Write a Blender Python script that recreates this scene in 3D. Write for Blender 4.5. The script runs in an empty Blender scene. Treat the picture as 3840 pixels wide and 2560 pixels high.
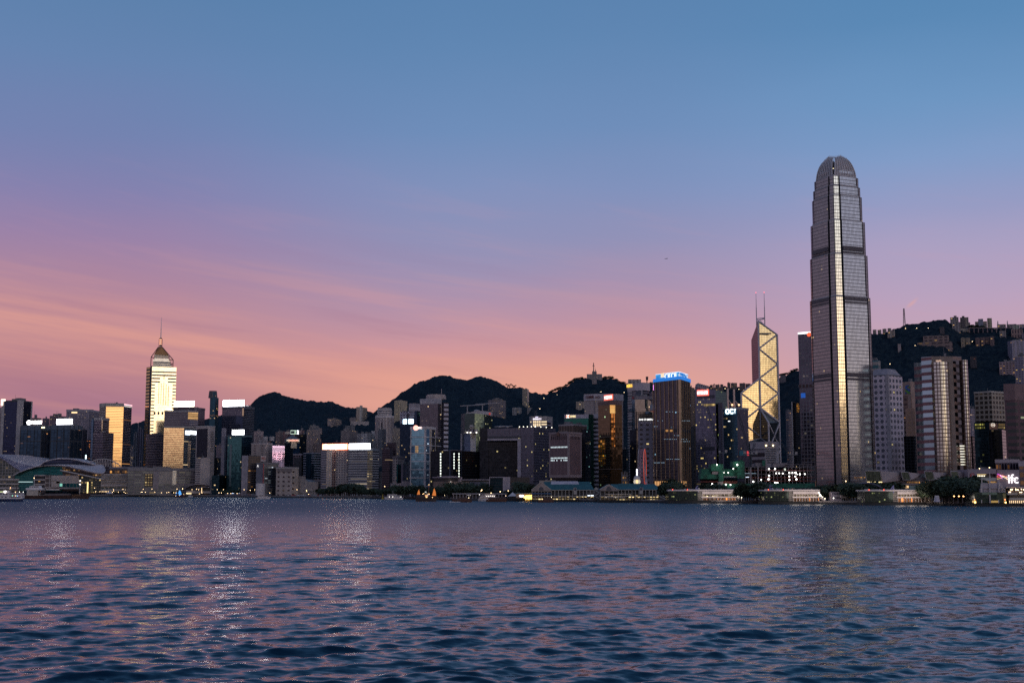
import bpy, math, random
import numpy as np
from mathutils import Vector, noise
random.seed(7)
R = math.radians
SC = bpy.context.scene
COL = SC.collection
# ---------------------------------------------------------------- camera
FP = 4693.0                 # focal length in survey pixels (3840 wide frame)
HOR = 1832.0                # survey row of the horizon
CH = 15.0                   # camera height above the water
TH = math.atan((HOR-1280)/FP)
CT, ST = math.cos(TH), math.sin(TH)
cd = bpy.data.cameras.new('camera'); cam = bpy.data.objects.new('camera', cd); COL.objects.link(cam)
cd.sensor_width = 36; cd.lens = FP/3840*36; cd.clip_start = 0.5; cd.clip_end = 30000
cam.location = (0, 0, CH); cam.rotation_euler = (R(90)+TH, 0, 0)
SC.camera = cam
SC.view_settings.view_transform = 'Standard'; SC.view_settings.look = 'None'
SC.view_settings.exposure = 0; SC.view_settings.gamma = 1
cy = SC.cycles
cy.use_denoising = False; cy.denoiser = 'OPENIMAGEDENOISE'; cy.denoising_input_passes = 'RGB_ALBEDO_NORMAL'; cy.denoising_prefilter = 'ACCURATE'
cy.max_bounces = 5; cy.diffuse_bounces = 2; cy.glossy_bounces = 3; cy.transparent_max_bounces = 4
cy.sample_clamp_indirect = 5
cy.caustics_reflective = False; cy.caustics_refractive = False
def lin(h):
 h = h.lstrip('#'); o = []
 if len(h) == 3: h = ''.join(c*2 for c in h)
 for i in (0, 2, 4):
  c = int(h[i:i+2], 16)/255; o.append(c/12.92 if c <= .04045 else ((c+.055)/1.055)**2.4)
 return tuple(o)
def c4(c): 
 if isinstance(c, str): c = lin(c)
 if isinstance(c, (int, float)): c = (c, c, c)
 return (c[0], c[1], c[2], 1.0)
class NB:                   # small node-tree builder
 def __init__(s, nt): s.nt = nt
 def n(s, t, **k):
  x = s.nt.nodes.new(t)
  for a, b in k.items(): setattr(x, a, b)
  return x
 def put(s, sock, v):
  if hasattr(v, 'bl_idname') or isinstance(v, bpy.types.NodeSocket): s.nt.links.new(v, sock)
  else:
   try: sock.default_value = v
   except Exception:
    sock.default_value = c4(v) if len(sock.default_value) == 4 else (v, v, v)
 def m(s, op, a, b=None, c=None, clamp=False):
  x = s.n('ShaderNodeMath', operation=op); x.use_clamp = clamp
  s.put(x.inputs[0], a)
  if b is not None: s.put(x.inputs[1], b)
  if c is not None: s.put(x.inputs[2], c)
  return x.outputs[0]
 def mix(s, f, a, b, bt='MIX'):
  x = s.n('ShaderNodeMix', data_type='RGBA', blend_type=bt)
  s.put(x.inputs[0], f)
  for i, v in ((6, a), (7, b)):
   if isinstance(v, bpy.types.NodeSocket): s.nt.links.new(v, x.inputs[i])
   else: x.inputs[i].default_value = c4(v)
  return x.outputs[2]
 def mr(s, v, a, b, c=0., d=1., t='SMOOTHSTEP'):
  x = s.n('ShaderNodeMapRange', interpolation_type=t)
  for i, q in enumerate((v, a, b, c, d)): s.put(x.inputs[i], q)
  return x.outputs[0]
 def xyz(s, a, b, c=0.):
  x = s.n('ShaderNodeCombineXYZ')
  for i, q in enumerate((a, b, c)): s.put(x.inputs[i], q)
  return x.outputs[0]
 def noise(s, vec, scale, detail=2., rough=.5, dim='3D'):
  x = s.n('ShaderNodeTexNoise', noise_dimensions=dim)
  if vec is not None: s.put(x.inputs['Vector'], vec)
  x.inputs['Scale'].default_value = scale; x.inputs['Detail'].default_value = detail; x.inputs['Roughness'].default_value = rough
  return x.outputs['Fac']
 def ramp(s, f, stops, interp='EASE'):
  x = s.n('ShaderNodeValToRGB'); cr = x.color_ramp; cr.interpolation = interp
  stops = sorted(stops)
  cr.elements[0].position = stops[0][0]; cr.elements[0].color = c4(stops[0][1])
  cr.elements[1].position = stops[-1][0]; cr.elements[1].color = c4(stops[-1][1])
  for p, c in stops[1:-1]:
   e = cr.elements.new(p); e.color = c4(c)
  s.put(x.inputs[0], f)
  return x.outputs[0]
# ---------------------------------------------------------------- sky
wd = bpy.data.worlds.new('World'); SC.world = wd; wd.use_nodes = True
nt = wd.node_tree; nt.nodes.clear(); nb = NB(nt)
tc = nb.n('ShaderNodeTexCoord'); sp = nb.n('ShaderNodeSeparateXYZ'); nt.links.new(tc.outputs['Generated'], sp.inputs[0])
X, Y, Z = sp.outputs
DEG = 180/math.pi
az = nb.m('MULTIPLY', nb.m('ARCTAN2', X, Y), DEG)          # 0 ahead, + to the right
el = nb.m('MULTIPLY', nb.m('ARCSINE', Z), DEG)
# slow waviness of the dusk bands
wv = nb.noise(nb.xyz(nb.m('MULTIPLY', az, .05), nb.m('MULTIPLY', el, .16), 3.1), 1.0, 3., .5)
el2 = nb.m('ADD', el, nb.m('MULTIPLY', nb.m('SUBTRACT', wv, .5), 2.6))
t = nb.m('DIVIDE', el2, 30.0, clamp=True)
def RS(l): return [(e/30., c) for e, c in l]
rL = nb.ramp(t, RS([(0, '#8f6d88'), (2.4, '#9a7089'), (4, '#aa788a'), (5.4, '#b8828c'), (6.8, '#c08b92'), (7.8, '#bd8b96'), (9, '#ad869e'), (10.8, '#9a83a8'), (12.8, '#8682ae'), (15, '#7483b0'), (18.5, '#6684b0'), (22, '#5a80ab'), (30, '#41709f')]), 'LINEAR')
rC = nb.ramp(t, RS([(0, '#dc9f8c'), (2.8, '#eaa68c'), (4, '#e8a68f'), (5.4, '#de9f93'), (6.5, '#cf989c'), (7.8, '#ba93a6'), (9.5, '#a592b0'), (11.3, '#9292b7'), (13.5, '#8192bc'), (16, '#6f8eba'), (20, '#6187b3'), (24, '#557fac'), (30, '#3f6f9f')]), 'LINEAR')
rR = nb.ramp(t, RS([(0, '#cda3a8'), (4, '#cca2ad'), (6.5, '#c4a3b5'), (8, '#baa2bd'), (10, '#aba0c1'), (12, '#979cc3'), (14.5, '#819cc7'), (17, '#6e96c2'), (20, '#5b89b6'), (24, '#4f80ae'), (30, '#3b6f9f')]), 'LINEAR')
a1 = nb.mr(az, -19., -1.); a2 = nb.mr(az, 4., 19.)
sky = nb.mix(a2, nb.mix(a1, rL, rC), rR)
# thin lit cloud streaks, tilted down to the right
sv = nb.xyz(nb.m('MULTIPLY', az, .055), nb.m('ADD', nb.m('MULTIPLY', el, .85), nb.m('MULTIPLY', az, .11)), 0.)
st1 = nb.noise(sv, 1.0, 5., .58); 
st2 = nb.noise(nb.xyz(nb.m('MULTIPLY', az, .16), nb.m('ADD', nb.m('MULTIPLY', el, 1.3), nb.m('MULTIPLY', az, .2)), 7.), .8, 4., .6)
low = nb.m('MULTIPLY', nb.mr(el, 13., 6.5), nb.mr(az, 16., -6.))
k1 = nb.m('MULTIPLY', nb.mr(st1, .47, .68), nb.m('MULTIPLY', low, .20))
sky = nb.mix(k1, sky, '#f0a890')
k2 = nb.m('MULTIPLY', nb.mr(st1, .46, .30), nb.m('MULTIPLY', low, .15))
sky = nb.mix(k2, sky, '#8f6385')
k3 = nb.m('MULTIPLY', nb.mr(st2, .5, .75), nb.m('MULTIPLY', nb.mr(el, 16., 9.), .12))
sky = nb.mix(k3, sky, '#d69aa6')
# the diagonal bright band, high at the left, low at the centre
bd = nb.m('ABSOLUTE', nb.m('SUBTRACT', el, nb.m('SUBTRACT', 3.4, nb.m('MULTIPLY', az, .19))))
kb = nb.m('MULTIPLY', nb.m('MULTIPLY', nb.mr(bd, 1.9, 0.), nb.mr(az, 6., -9.)), nb.m('MULTIPLY', nb.mr(st1, .30, .62), .55))
sky = nb.mix(kb, sky, '#e6a392')
# small pink wisp right of the tallest tower
wx = nb.m('SUBTRACT', az, 17.9); wy = nb.m('SUBTRACT', nb.m('SUBTRACT', el, 8.05), nb.m('MULTIPLY', wx, .72))
kw = nb.m('MULTIPLY', nb.mr(nb.m('ABSOLUTE', wy), .16, 0.), nb.mr(nb.m('ABSOLUTE', wx), .34, 0.))
sky = nb.mix(nb.m('MULTIPLY', kw, .35), sky, '#f0a98f')
# high sky
sky = nb.mix(nb.mr(el, 26., 70.), sky, '#27507f')
# the half of the sky behind the camera: afterglow of the set sun, seen only in glass and water
aa = nb.m('ABSOLUTE', az)
back = nb.ramp(nb.m('DIVIDE', el, 40., clamp=True), [(0, (.345, .275, .345)), (.08, (.41, .325, .41)), (.25, (.39, .355, .48)), (.55, (.25, .33, .52)), (1, (.10, .17, .33))], 'LINEAR')
sky = nb.mix(nb.mr(aa, 27., 70.), sky, back)
azw = nb.m('SUBTRACT', az, 152.)
azw = nb.m('SUBTRACT', nb.m('MODULO', nb.m('ADD', azw, 900.), 360.), 180.)
def gauss(w):
 q = nb.m('DIVIDE', azw, w); return nb.m('EXPONENT', nb.m('MULTIPLY', nb.m('MULTIPLY', q, q), -1.))
GLOW_AZ_W = 15.
gl = nb.ramp(nb.m('DIVIDE', el, 30., clamp=True), [(0, (1., .64, .34)), (.12, (1., .78, .48)), (.21, (.74, .64, .44)), (.27, (.42, .42, .40)), (.34, (.28, .34, .40)), (.5, (.16, .24, .36)), (1, (.03, .05, .1))], 'LINEAR')
vm = nb.n('ShaderNodeVectorMath', operation='SCALE'); nt.links.new(gl, vm.inputs[0]); nb.put(vm.inputs['Scale'], nb.m('MULTIPLY', gauss(GLOW_AZ_W), 2.6))
ad = nb.n('ShaderNodeVectorMath', operation='ADD'); nt.links.new(sky, ad.inputs[0]); nt.links.new(vm.outputs[0], ad.inputs[1])
sky = ad.outputs[0]
vm = nb.n('ShaderNodeVectorMath', operation='SCALE'); nt.links.new(gl, vm.inputs[0]); nb.put(vm.inputs['Scale'], nb.m('MULTIPLY', gauss(48.), .42))
ad = nb.n('ShaderNodeVectorMath', operation='ADD'); nt.links.new(sky, ad.inputs[0]); nt.links.new(vm.outputs[0], ad.inputs[1])
sky = ad.outputs[0]
# dark far skyline of the shore behind the camera
wn = nb.n('ShaderNodeTexWhiteNoise', noise_dimensions='1D'); nb.put(wn.inputs['W'], nb.m('FLOOR', nb.m('DIVIDE', az, .42)))
wn2 = nb.n('ShaderNodeTexWhiteNoise', noise_dimensions='1D'); nb.put(wn2.inputs['W'], nb.m('FLOOR', nb.m('DIVIDE', az, 2.3)))
tallb = nb.m('ADD', nb.m('MULTIPLY', nb.m('LESS_THAN', nb.m('ABSOLUTE', nb.m('SUBTRACT', az, 144.2)), 2.2), 2.3), nb.m('ADD', nb.m('MULTIPLY', nb.m('LESS_THAN', nb.m('ABSOLUTE', nb.m('SUBTRACT', az, 119.)), 12.), 1.1), nb.m('MULTIPLY', nb.m('LESS_THAN', nb.m('ABSOLUTE', nb.m('SUBTRACT', az, 148.)), 1.5), .8)))
sh = nb.m('ADD', nb.m('ADD', .25, tallb), nb.m('ADD', nb.m('MULTIPLY', wn.outputs[0], .9), nb.m('MULTIPLY', wn2.outputs[0], 1.0)))
ICC_AZ = 0.0
msk = nb.m('MULTIPLY', nb.m('LESS_THAN', el, sh), nb.m('GREATER_THAN', aa, 70.))
sky = nb.mix(msk, sky, (.018, .020, .032))
icc = nb.m('MULTIPLY', nb.m('LESS_THAN', nb.m('ABSOLUTE', nb.m('SUBTRACT', az, 147.3)), .15), nb.m('LESS_THAN', el, 6.55))
sky = nb.mix(icc, sky, (.02, .025, .045))
sky = nb.mix(nb.mr(el, -.1, -.6), sky, (.02, .03, .05))
bg = nb.n('ShaderNodeBackground'); nt.links.new(sky, bg.inputs[0]); bg.inputs[1].default_value = 1.0
wo = nb.n('ShaderNodeOutputWorld'); nt.links.new(bg.outputs[0], wo.inputs[0])
# faint directional remainder of the afterglow
sd = bpy.data.lights.new('sun', 'SUN'); sd.energy = .12; sd.angle = R(70); sd.color = (1., .72, .45); sd.specular_factor = 0
so = bpy.data.objects.new('sun', sd); COL.objects.link(so)
_a, _e = R(135), R(28)
so.rotation_euler = Vector((math.sin(_a)*math.cos(_e), math.cos(_a)*math.cos(_e), math.sin(_e))).to_track_quat('Z', 'Y').to_euler()
# ---------------------------------------------------------------- survey helpers
VW = {0: (0, 0, 1.), 1: (0, 1400, 3.1364), 2: (500, 1400, 3.1364), 3: (900, 1400, 3.1364), 4: (1350, 1400, 3.1364), 5: (1800, 1400, 3.1364),
      6: (2250, 1360, 2.9036), 7: (2650, 1360, 2.9036), 8: (3200, 1360, 2.8), 9: (2950, 520, 2.24), 10: (2950, 1180, 2.24), 11: (500, 1150, 4.48), 12: (2750, 1050, 2.412), 13: (3240, 1120, 3.92)}
def sv(v, x, y=0):
 o = VW[v]; return o[0]+x/o[2], o[1]+y/o[2]
def Zat(py, Y):
 t = (1280-py)/FP; return CH+Y*(t*CT+ST)/(CT-t*ST)
def Xat(px, Y, Z): return (px-1920)/FP*(Y*CT+(Z-CH)*ST)
def YW(py):                 # distance at which the water shows on a survey row
 return CH/math.tan(math.atan((py-1280)/FP)-TH)
# ---------------------------------------------------------------- mesh builder
class MB:
 def __init__(s): s.v = []; s.f = []; s.uv = []; s.mi = []; s.sm = []
 def face(s, pts, uv=None, mi=0, sm=False):
  b = len(s.v); s.v += [tuple(p) for p in pts]; s.f.append(tuple(range(b, b+len(pts))))
  s.uv.append(uv if uv else [(0., 0.)]*len(pts)); s.mi.append(mi); s.sm.append(sm)
 def prism(s, poly, z0, z1, mis=None, top=None, uv0=0., topmi=None, zf=None):
  """poly: xy list; top: xy list or None; z1 may be a list per vertex"""
  n = len(poly); tp = top or poly; zt = z1 if isinstance(z1, (list, tuple)) else [z1]*n
  zb = z0 if isinstance(z0, (list, tuple)) else [z0]*n
  ar = sum(poly[i][0]*poly[(i+1) % n][1]-poly[(i+1) % n][0]*poly[i][1] for i in range(n))
  u = uv0
  for i in range(n):
   j = (i+1) % n
   L = math.hypot(poly[j][0]-poly[i][0], poly[j][1]-poly[i][1])
   a = (poly[i][0], poly[i][1], zb[i]); b = (poly[j][0], poly[j][1], zb[j]); c = (tp[j][0], tp[j][1], zt[j]); d = (tp[i][0], tp[i][1], zt[i])
   q = [(u, zb[i]), (u+L, zb[j]), (u+L, zt[j]), (u, zt[i])]
   mi = 0 if mis is None else (mis[i] if isinstance(mis, (list, tuple)) else mis)
   if ar > 0: s.face([a, b, c, d], q, mi)
   else: s.face([d, c, b, a], q[::-1], mi)
   u += L
  cap = [(tp[i][0], tp[i][1], zt[i]) for i in range(n)]; bot = [(poly[i][0], poly[i][1], zb[i]) for i in range(n)]
  tm = topmi if topmi is not None else (0 if mis is None or isinstance(mis, (list, tuple)) else mis)
  uvz = [(-5., -5.)]*n
  if ar > 0: s.face(cap, uvz, tm); s.face(bot[::-1], uvz, tm)
  else: s.face(cap[::-1], uvz, tm); s.face(bot, uvz, tm)
 def box(s, x0, x1, y0, y1, z0, z1, mi=0):
  s.prism([(x0, y0), (x1, y0), (x1, y1), (x0, y1)], z0, z1, mi)
 def bar(s, a, b, r, n=4, r2=None, mi=0):
  a = Vector(a); b = Vector(b); d = (b-a)
  if d.length < 1e-6: return
  d.normalize(); u = d.orthogonal().normalized(); w = d.cross(u); r2 = r if r2 is None else r2
  A = [a+(u*math.cos(6.2832*i/n+.785)+w*math.sin(6.2832*i/n+.785))*r for i in range(n)]
  B = [b+(u*math.cos(6.2832*i/n+.785)+w*math.sin(6.2832*i/n+.785))*r2 for i in range(n)]
  for i in range(n):
   j = (i+1) % n; s.face([A[i], A[j], B[j], B[i]], None, mi, n > 5)
  s.face(A[::-1], None, mi); s.face(B, None, mi)
 def ball(s, c, r, n=6, mi=0, sz=1.):
  c = Vector(c); k = n//2+1
  def P(i, j):
   th = math.pi*i/k; ph = 6.28318*j/n
   return c+Vector((math.sin(th)*math.cos(ph)*r, math.sin(th)*math.sin(ph)*r, math.cos(th)*r*sz))
  for i in range(k):
   for j in range(n):
    if i == 0: s.face([P(0, 0), P(1, j), P(1, j+1)], None, mi, True)
    elif i == k-1: s.face([P(i, j), P(k, 0), P(i, j+1)], None, mi, True)
    else: s.face([P(i, j), P(i+1, j), P(i+1, j+1), P(i, j+1)], None, mi, True)
 def strip(s, rows, mi=0, sm=True, uv=False):
  for i in range(len(rows)-1):
   for j in range(len(rows[i])-1):
    s.face([rows[i][j], rows[i][j+1], rows[i+1][j+1], rows[i+1][j]], [(j, i), (j+1, i), (j+1, i+1), (j, i+1)] if uv else None, mi, sm)
 def mesh(s, name, mats, org=(0, 0, 0), weld=False):
  me = bpy.data.meshes.new(name)
  v = np.array(s.v, dtype=np.float64)
  if len(v): v = v-np.array(org)
  me.from_pydata([tuple(p) for p in v], [], s.f)
  ul = me.uv_layers.new(name='UVMap')
  fl = [c for q in s.uv for p in q for c in p]
  ul.data.foreach_set('uv', fl)
  me.polygons.foreach_set('material_index', s.mi)
  me.polygons.foreach_set('use_smooth', s.sm)
  for m in (mats if isinstance(mats, (list, tuple)) else [mats]): me.materials.append(m)
  if weld:
   import bmesh
   b = bmesh.new(); b.from_mesh(me); bmesh.ops.remove_doubles(b, verts=b.verts, dist=1e-4); b.to_mesh(me); b.free()
  me.update(); return me
def thing(name, label, cat, loc=(0, 0, 0), group=None):
 o = bpy.data.objects.new(name, None); COL.objects.link(o); o.location = loc
 o['label'] = label; o['category'] = cat
 if group: o['group'] = group
 return o
def part(root, name, mb, mats, label=None, weld=False):
 """one mesh child of a thing (or of a part of it)"""
 org = Vector((0, 0, 0)); p = root
 while p is not None: org += p.location; p = p.parent
 me = mb.mesh(name, mats, org, weld)
 o = bpy.data.objects.new(name, me); COL.objects.link(o); o.parent = root
 if label: o['label'] = label
 return o
def solo(name, mb, mats, label, cat, group=None, weld=False, loc=(0, 0, 0)):
 me = mb.mesh(name, mats, loc, weld); o = bpy.data.objects.new(name, me); COL.objects.link(o); o.location = loc
 o['label'] = label; o['category'] = cat
 if group: o['group'] = group
 return o
def struct(name, mb, mats, weld=False, kind='structure'):
 me = mb.mesh(name, mats, (0, 0, 0), weld); o = bpy.data.objects.new(name, me); COL.objects.link(o); o['kind'] = kind
 return o
def copy_tree(o, parent=None):
 c = o.copy(); COL.objects.link(c); c.parent = parent
 for k in o.children: copy_tree(k, c)
 return c
# ---------------------------------------------------------------- materials
_mc = {}
def M(col, rough=.7, metal=0., name='paint', emis=None, estr=0., var=.12, vs=.15):
 key = (str(col), rough, metal, str(emis), estr, var, vs)
 if key in _mc: return _mc[key]
 m = bpy.data.materials.new(name); m.use_nodes = True; nt = m.node_tree; b = nt.nodes['Principled BSDF']; q = NB(nt)
 if var and not estr:
  tc = q.n('ShaderNodeTexCoord'); f = q.noise(tc.outputs['Object'], vs, 4., .6)
  cc = lin(col) if isinstance(col, str) else col
  a = tuple(x*(1-var*1.6) for x in cc); bb = tuple(min(1, x*(1+var*1.3)) for x in cc)
  nt.links.new(q.mix(q.mr(f, .3, .7), a, bb), b.inputs['Base Color'])
 else: b.inputs['Base Color'].default_value = c4(col)
 b.inputs['Roughness'].default_value = rough; b.inputs['Metallic'].default_value = metal
 if estr:
  b.inputs['Emission Color'].default_value = c4(emis if emis is not None else col); b.inputs['Emission Strength'].default_value = estr
 _mc[key] = m; return m
# facade group: storeys and bays from UV in metres, glass that mirrors, a few lit rooms
fg = bpy.data.node_groups.new('facade', 'ShaderNodeTree')
_in = [('FH', 3.8), ('BW', 3.), ('GV', .6), ('GH', .8), ('Wall', (.3, .3, .3, 1)), ('Glass', (.3, .3, .35, 1)), ('Metal', .9), ('GRough', .06), ('Lit', .05), ('LitCol', (1., .75, .42, 1)), ('LitStr', 1.6), ('Seed', 0.), ('Jit', .012), ('Sky', 0.), ('Circ', 0.)]
for n_, v_ in _in:
 s_ = fg.interface.new_socket(n_, in_out='INPUT', socket_type='NodeSocketColor' if isinstance(v_, tuple) else 'NodeSocketFloat'); s_.default_value = v_
fg.interface.new_socket('BSDF', in_out='OUTPUT', socket_type='NodeSocketShader')
q = NB(fg); gi = q.n('NodeGroupInput'); go = q.n('NodeGroupOutput'); I = gi.outputs
uvn = q.n('ShaderNodeUVMap'); us = q.n('ShaderNodeSeparateXYZ'); fg.links.new(uvn.outputs[0], us.inputs[0])
uu = q.m('DIVIDE', us.outputs[0], I['BW']); vv = q.m('DIVIDE', us.outputs[1], I['FH'])
fu = q.m('SUBTRACT', uu, q.m('FLOOR', uu)); fv = q.m('SUBTRACT', vv, q.m('FLOOR', vv))
du = q.m('ABSOLUTE', q.m('SUBTRACT', fu, .5)); dv = q.m('ABSOLUTE', q.m('SUBTRACT', fv, .5))
mk = q.m('MULTIPLY', q.m('LESS_THAN', du, q.m('MULTIPLY', I['GH'], .5)), q.m('LESS_THAN', dv, q.m('MULTIPLY', I['GV'], .5)))
ru = q.m('MULTIPLY', du, I['BW']); rv = q.m('MULTIPLY', dv, I['FH'])
rr = q.m('SQRT', q.m('ADD', q.m('MULTIPLY', ru, ru), q.m('MULTIPLY', rv, rv)))
ck = q.m('LESS_THAN', rr, q.m('MULTIPLY', I['Circ'], 1.))
isc = q.m('GREATER_THAN', I['Circ'], .01)
mk = q.m('ADD', q.m('MULTIPLY', mk, q.m('SUBTRACT', 1., isc)), q.m('MULTIPLY', ck, isc))
onw = q.m('GREATER_THAN', us.outputs[1], -3.)
mk = q.m('MULTIPLY', mk, onw)
cu = q.m('FLOOR', uu); cv = q.m('FLOOR', vv)
w1 = q.n('ShaderNodeTexWhiteNoise', noise_dimensions='3D'); fg.links.new(q.xyz(cu, cv, I['Seed']), w1.inputs['Vector'])
w2 = q.n('ShaderNodeTexWhiteNoise', noise_dimensions='3D'); fg.links.new(q.xyz(q.m('FLOOR', q.m('DIVIDE', cu, 5.)), cv, q.m('ADD', I['Seed'], 9.)), w2.inputs['Vector'])
thr = q.m('MULTIPLY', q.m('MULTIPLY', I['Lit'], 3.8), q.m('MULTIPLY', w2.outputs[0], w2.outputs[0]))
lit = q.m('MULTIPLY', q.m('LESS_THAN', w1.outputs[0], thr), mk)
ws = q.n('ShaderNodeSeparateXYZ'); fg.links.new(w1.outputs['Color'], ws.inputs[0])
litb = q.m('ADD', .07, q.m('MULTIPLY', q.m('POWER', ws.outputs[1], 3.), 1.0))
small = q.m('MULTIPLY', q.m('LESS_THAN', q.m('ABSOLUTE', q.m('SUBTRACT', fv, .52)), q.m('MULTIPLY', I['GV'], .30)), q.m('LESS_THAN', du, q.m('MULTIPLY', I['GH'], .42)))
lit = q.m('MULTIPLY', lit, small)
geo = q.n('ShaderNodeNewGeometry')
off = q.n('ShaderNodeVectorMath', operation='SUBTRACT'); fg.links.new(w1.outputs['Color'], off.inputs[0]); off.inputs[1].default_value = (.5, .5, .5)
of2 = q.n('ShaderNodeVectorMath', operation='SCALE'); fg.links.new(off.outputs[0], of2.inputs[0]); q.put(of2.inputs['Scale'], q.m('MULTIPLY', I['Jit'], mk))
na = q.n('ShaderNodeVectorMath', operation='ADD'); fg.links.new(geo.outputs['Normal'], na.inputs[0]); fg.links.new(of2.outputs[0], na.inputs[1])
nn = q.n('ShaderNodeVectorMath', operation='NORMALIZE'); fg.links.new(na.outputs[0], nn.inputs[0])
tc = q.n('ShaderNodeTexCoord')
dirt = q.mr(q.noise(tc.outputs['Object'], .06, 4., .6), .3, .7, .82, 1.12)
dv2 = q.n('ShaderNodeVectorMath', operation='SCALE'); fg.links.new(I['Wall'], dv2.inputs[0]); q.put(dv2.inputs['Scale'], dirt)
gv2 = q.n('ShaderNodeVectorMath', operation='SCALE'); fg.links.new(I['Glass'], gv2.inputs[0]); q.put(gv2.inputs['Scale'], q.m('ADD', .86, q.m('MULTIPLY', ws.outputs[2], .26)))
base = q.mix(mk, dv2.outputs[0], gv2.outputs[0])
pb = q.n('ShaderNodeBsdfPrincipled'); fg.links.new(base, pb.inputs['Base Color'])
q.put(pb.inputs['Metallic'], q.m('MULTIPLY', mk, I['Metal']))
q.put(pb.inputs['Roughness'], q.m('ADD', q.m('MULTIPLY', mk, I['GRough']), q.m('MULTIPLY', q.m('SUBTRACT', 1., mk), .62)))
fg.links.new(nn.outputs[0], pb.inputs['Normal']); fg.links.new(I['LitCol'], pb.inputs['Emission Color'])
q.put(pb.inputs['Emission Strength'], q.m('MULTIPLY', q.m('MULTIPLY', lit, litb), I['LitStr']))
fg.links.new(pb.outputs[0], go.inputs[0])
_seed = [1.]
def F(wall='#8f8078', glass='#5a6a80', fh=3.8, bw=3., gv=.6, gh=.8, metal=.9, rough=.06, lit=.03, lc='#ffd9a0', ls=1.5, jit=.012, circ=0.):
 m = bpy.data.materials.new('facade'); m.use_nodes = True; nt = m.node_tree; nt.nodes.remove(nt.nodes['Principled BSDF'])
 g = nt.nodes.new('ShaderNodeGroup'); g.node_tree = fg; nt.links.new(g.outputs[0], nt.nodes['Material Output'].inputs[0])
 _seed[0] += 3.7
 for k, v in dict(FH=fh, BW=bw, GV=gv, GH=gh, Wall=c4(wall), Glass=c4(glass), Metal=metal, GRough=rough, Lit=lit, LitCol=c4(lc), LitStr=ls*.68, Seed=_seed[0], Jit=jit, Circ=circ).items(): g.inputs[k].default_value = v
 return m
def E(col, s=3.): return M(col, .5, 0., 'light', col, s, 0)
# ---------------------------------------------------------------- lettering
_dg = [None]
def text_mesh(txt, w, h, depth=.4, bold=.0, font=None):
 c = bpy.data.curves.new('lettering', 'FONT'); c.body = txt; c.extrude = depth/2; c.offset = bold; c.resolution_u = 3
 c.align_x = 'CENTER'; c.align_y = 'CENTER'
 o = bpy.data.objects.new('tmp', c); COL.objects.link(o)
 bpy.context.view_layer.update(); dg = bpy.context.evaluated_depsgraph_get()
 me = bpy.data.meshes.new_from_object(o.evaluated_get(dg)); bpy.data.objects.remove(o); bpy.data.curves.remove(c)
 n = len(me.vertices); 
 if n == 0: return None
 co = np.zeros(n*3); me.vertices.foreach_get('co', co); co = co.reshape(-1, 3)
 mn = co.min(0); mx = co.max(0); s = [w/(mx[0]-mn[0]) if w else h/(mx[1]-mn[1]), h/(mx[1]-mn[1])]
 co[:, 0] = (co[:, 0]-(mn[0]+mx[0])/2)*s[0]; co[:, 1] = (co[:, 1]-(mn[1]+mx[1])/2)*s[1]
 me.vertices.foreach_set('co', co.ravel()); return me
def put_text(root, txt, cx, cy, cz, dirx, w, h, mat, name='lettering', depth=.5, bold=0., label=None):
 """dirx: unit xy vector along the writing; outward normal = (dirx.y,-dirx.x)"""
 me = text_mesh(txt, w, h, depth, bold)
 if me is None: return None
 me.materials.clear(); me.materials.append(mat)
 o = bpy.data.objects.new(name, me); COL.objects.link(o)
 org = Vector((0, 0, 0)); p = root
 while p is not None: org += p.location; p = p.parent
 o.parent = root; o.location = Vector((cx, cy, cz))-org
 o.rotation_euler = (R(90), 0, math.atan2(dirx[1], dirx[0]))
 if label: o['label'] = label
 return o
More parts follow.
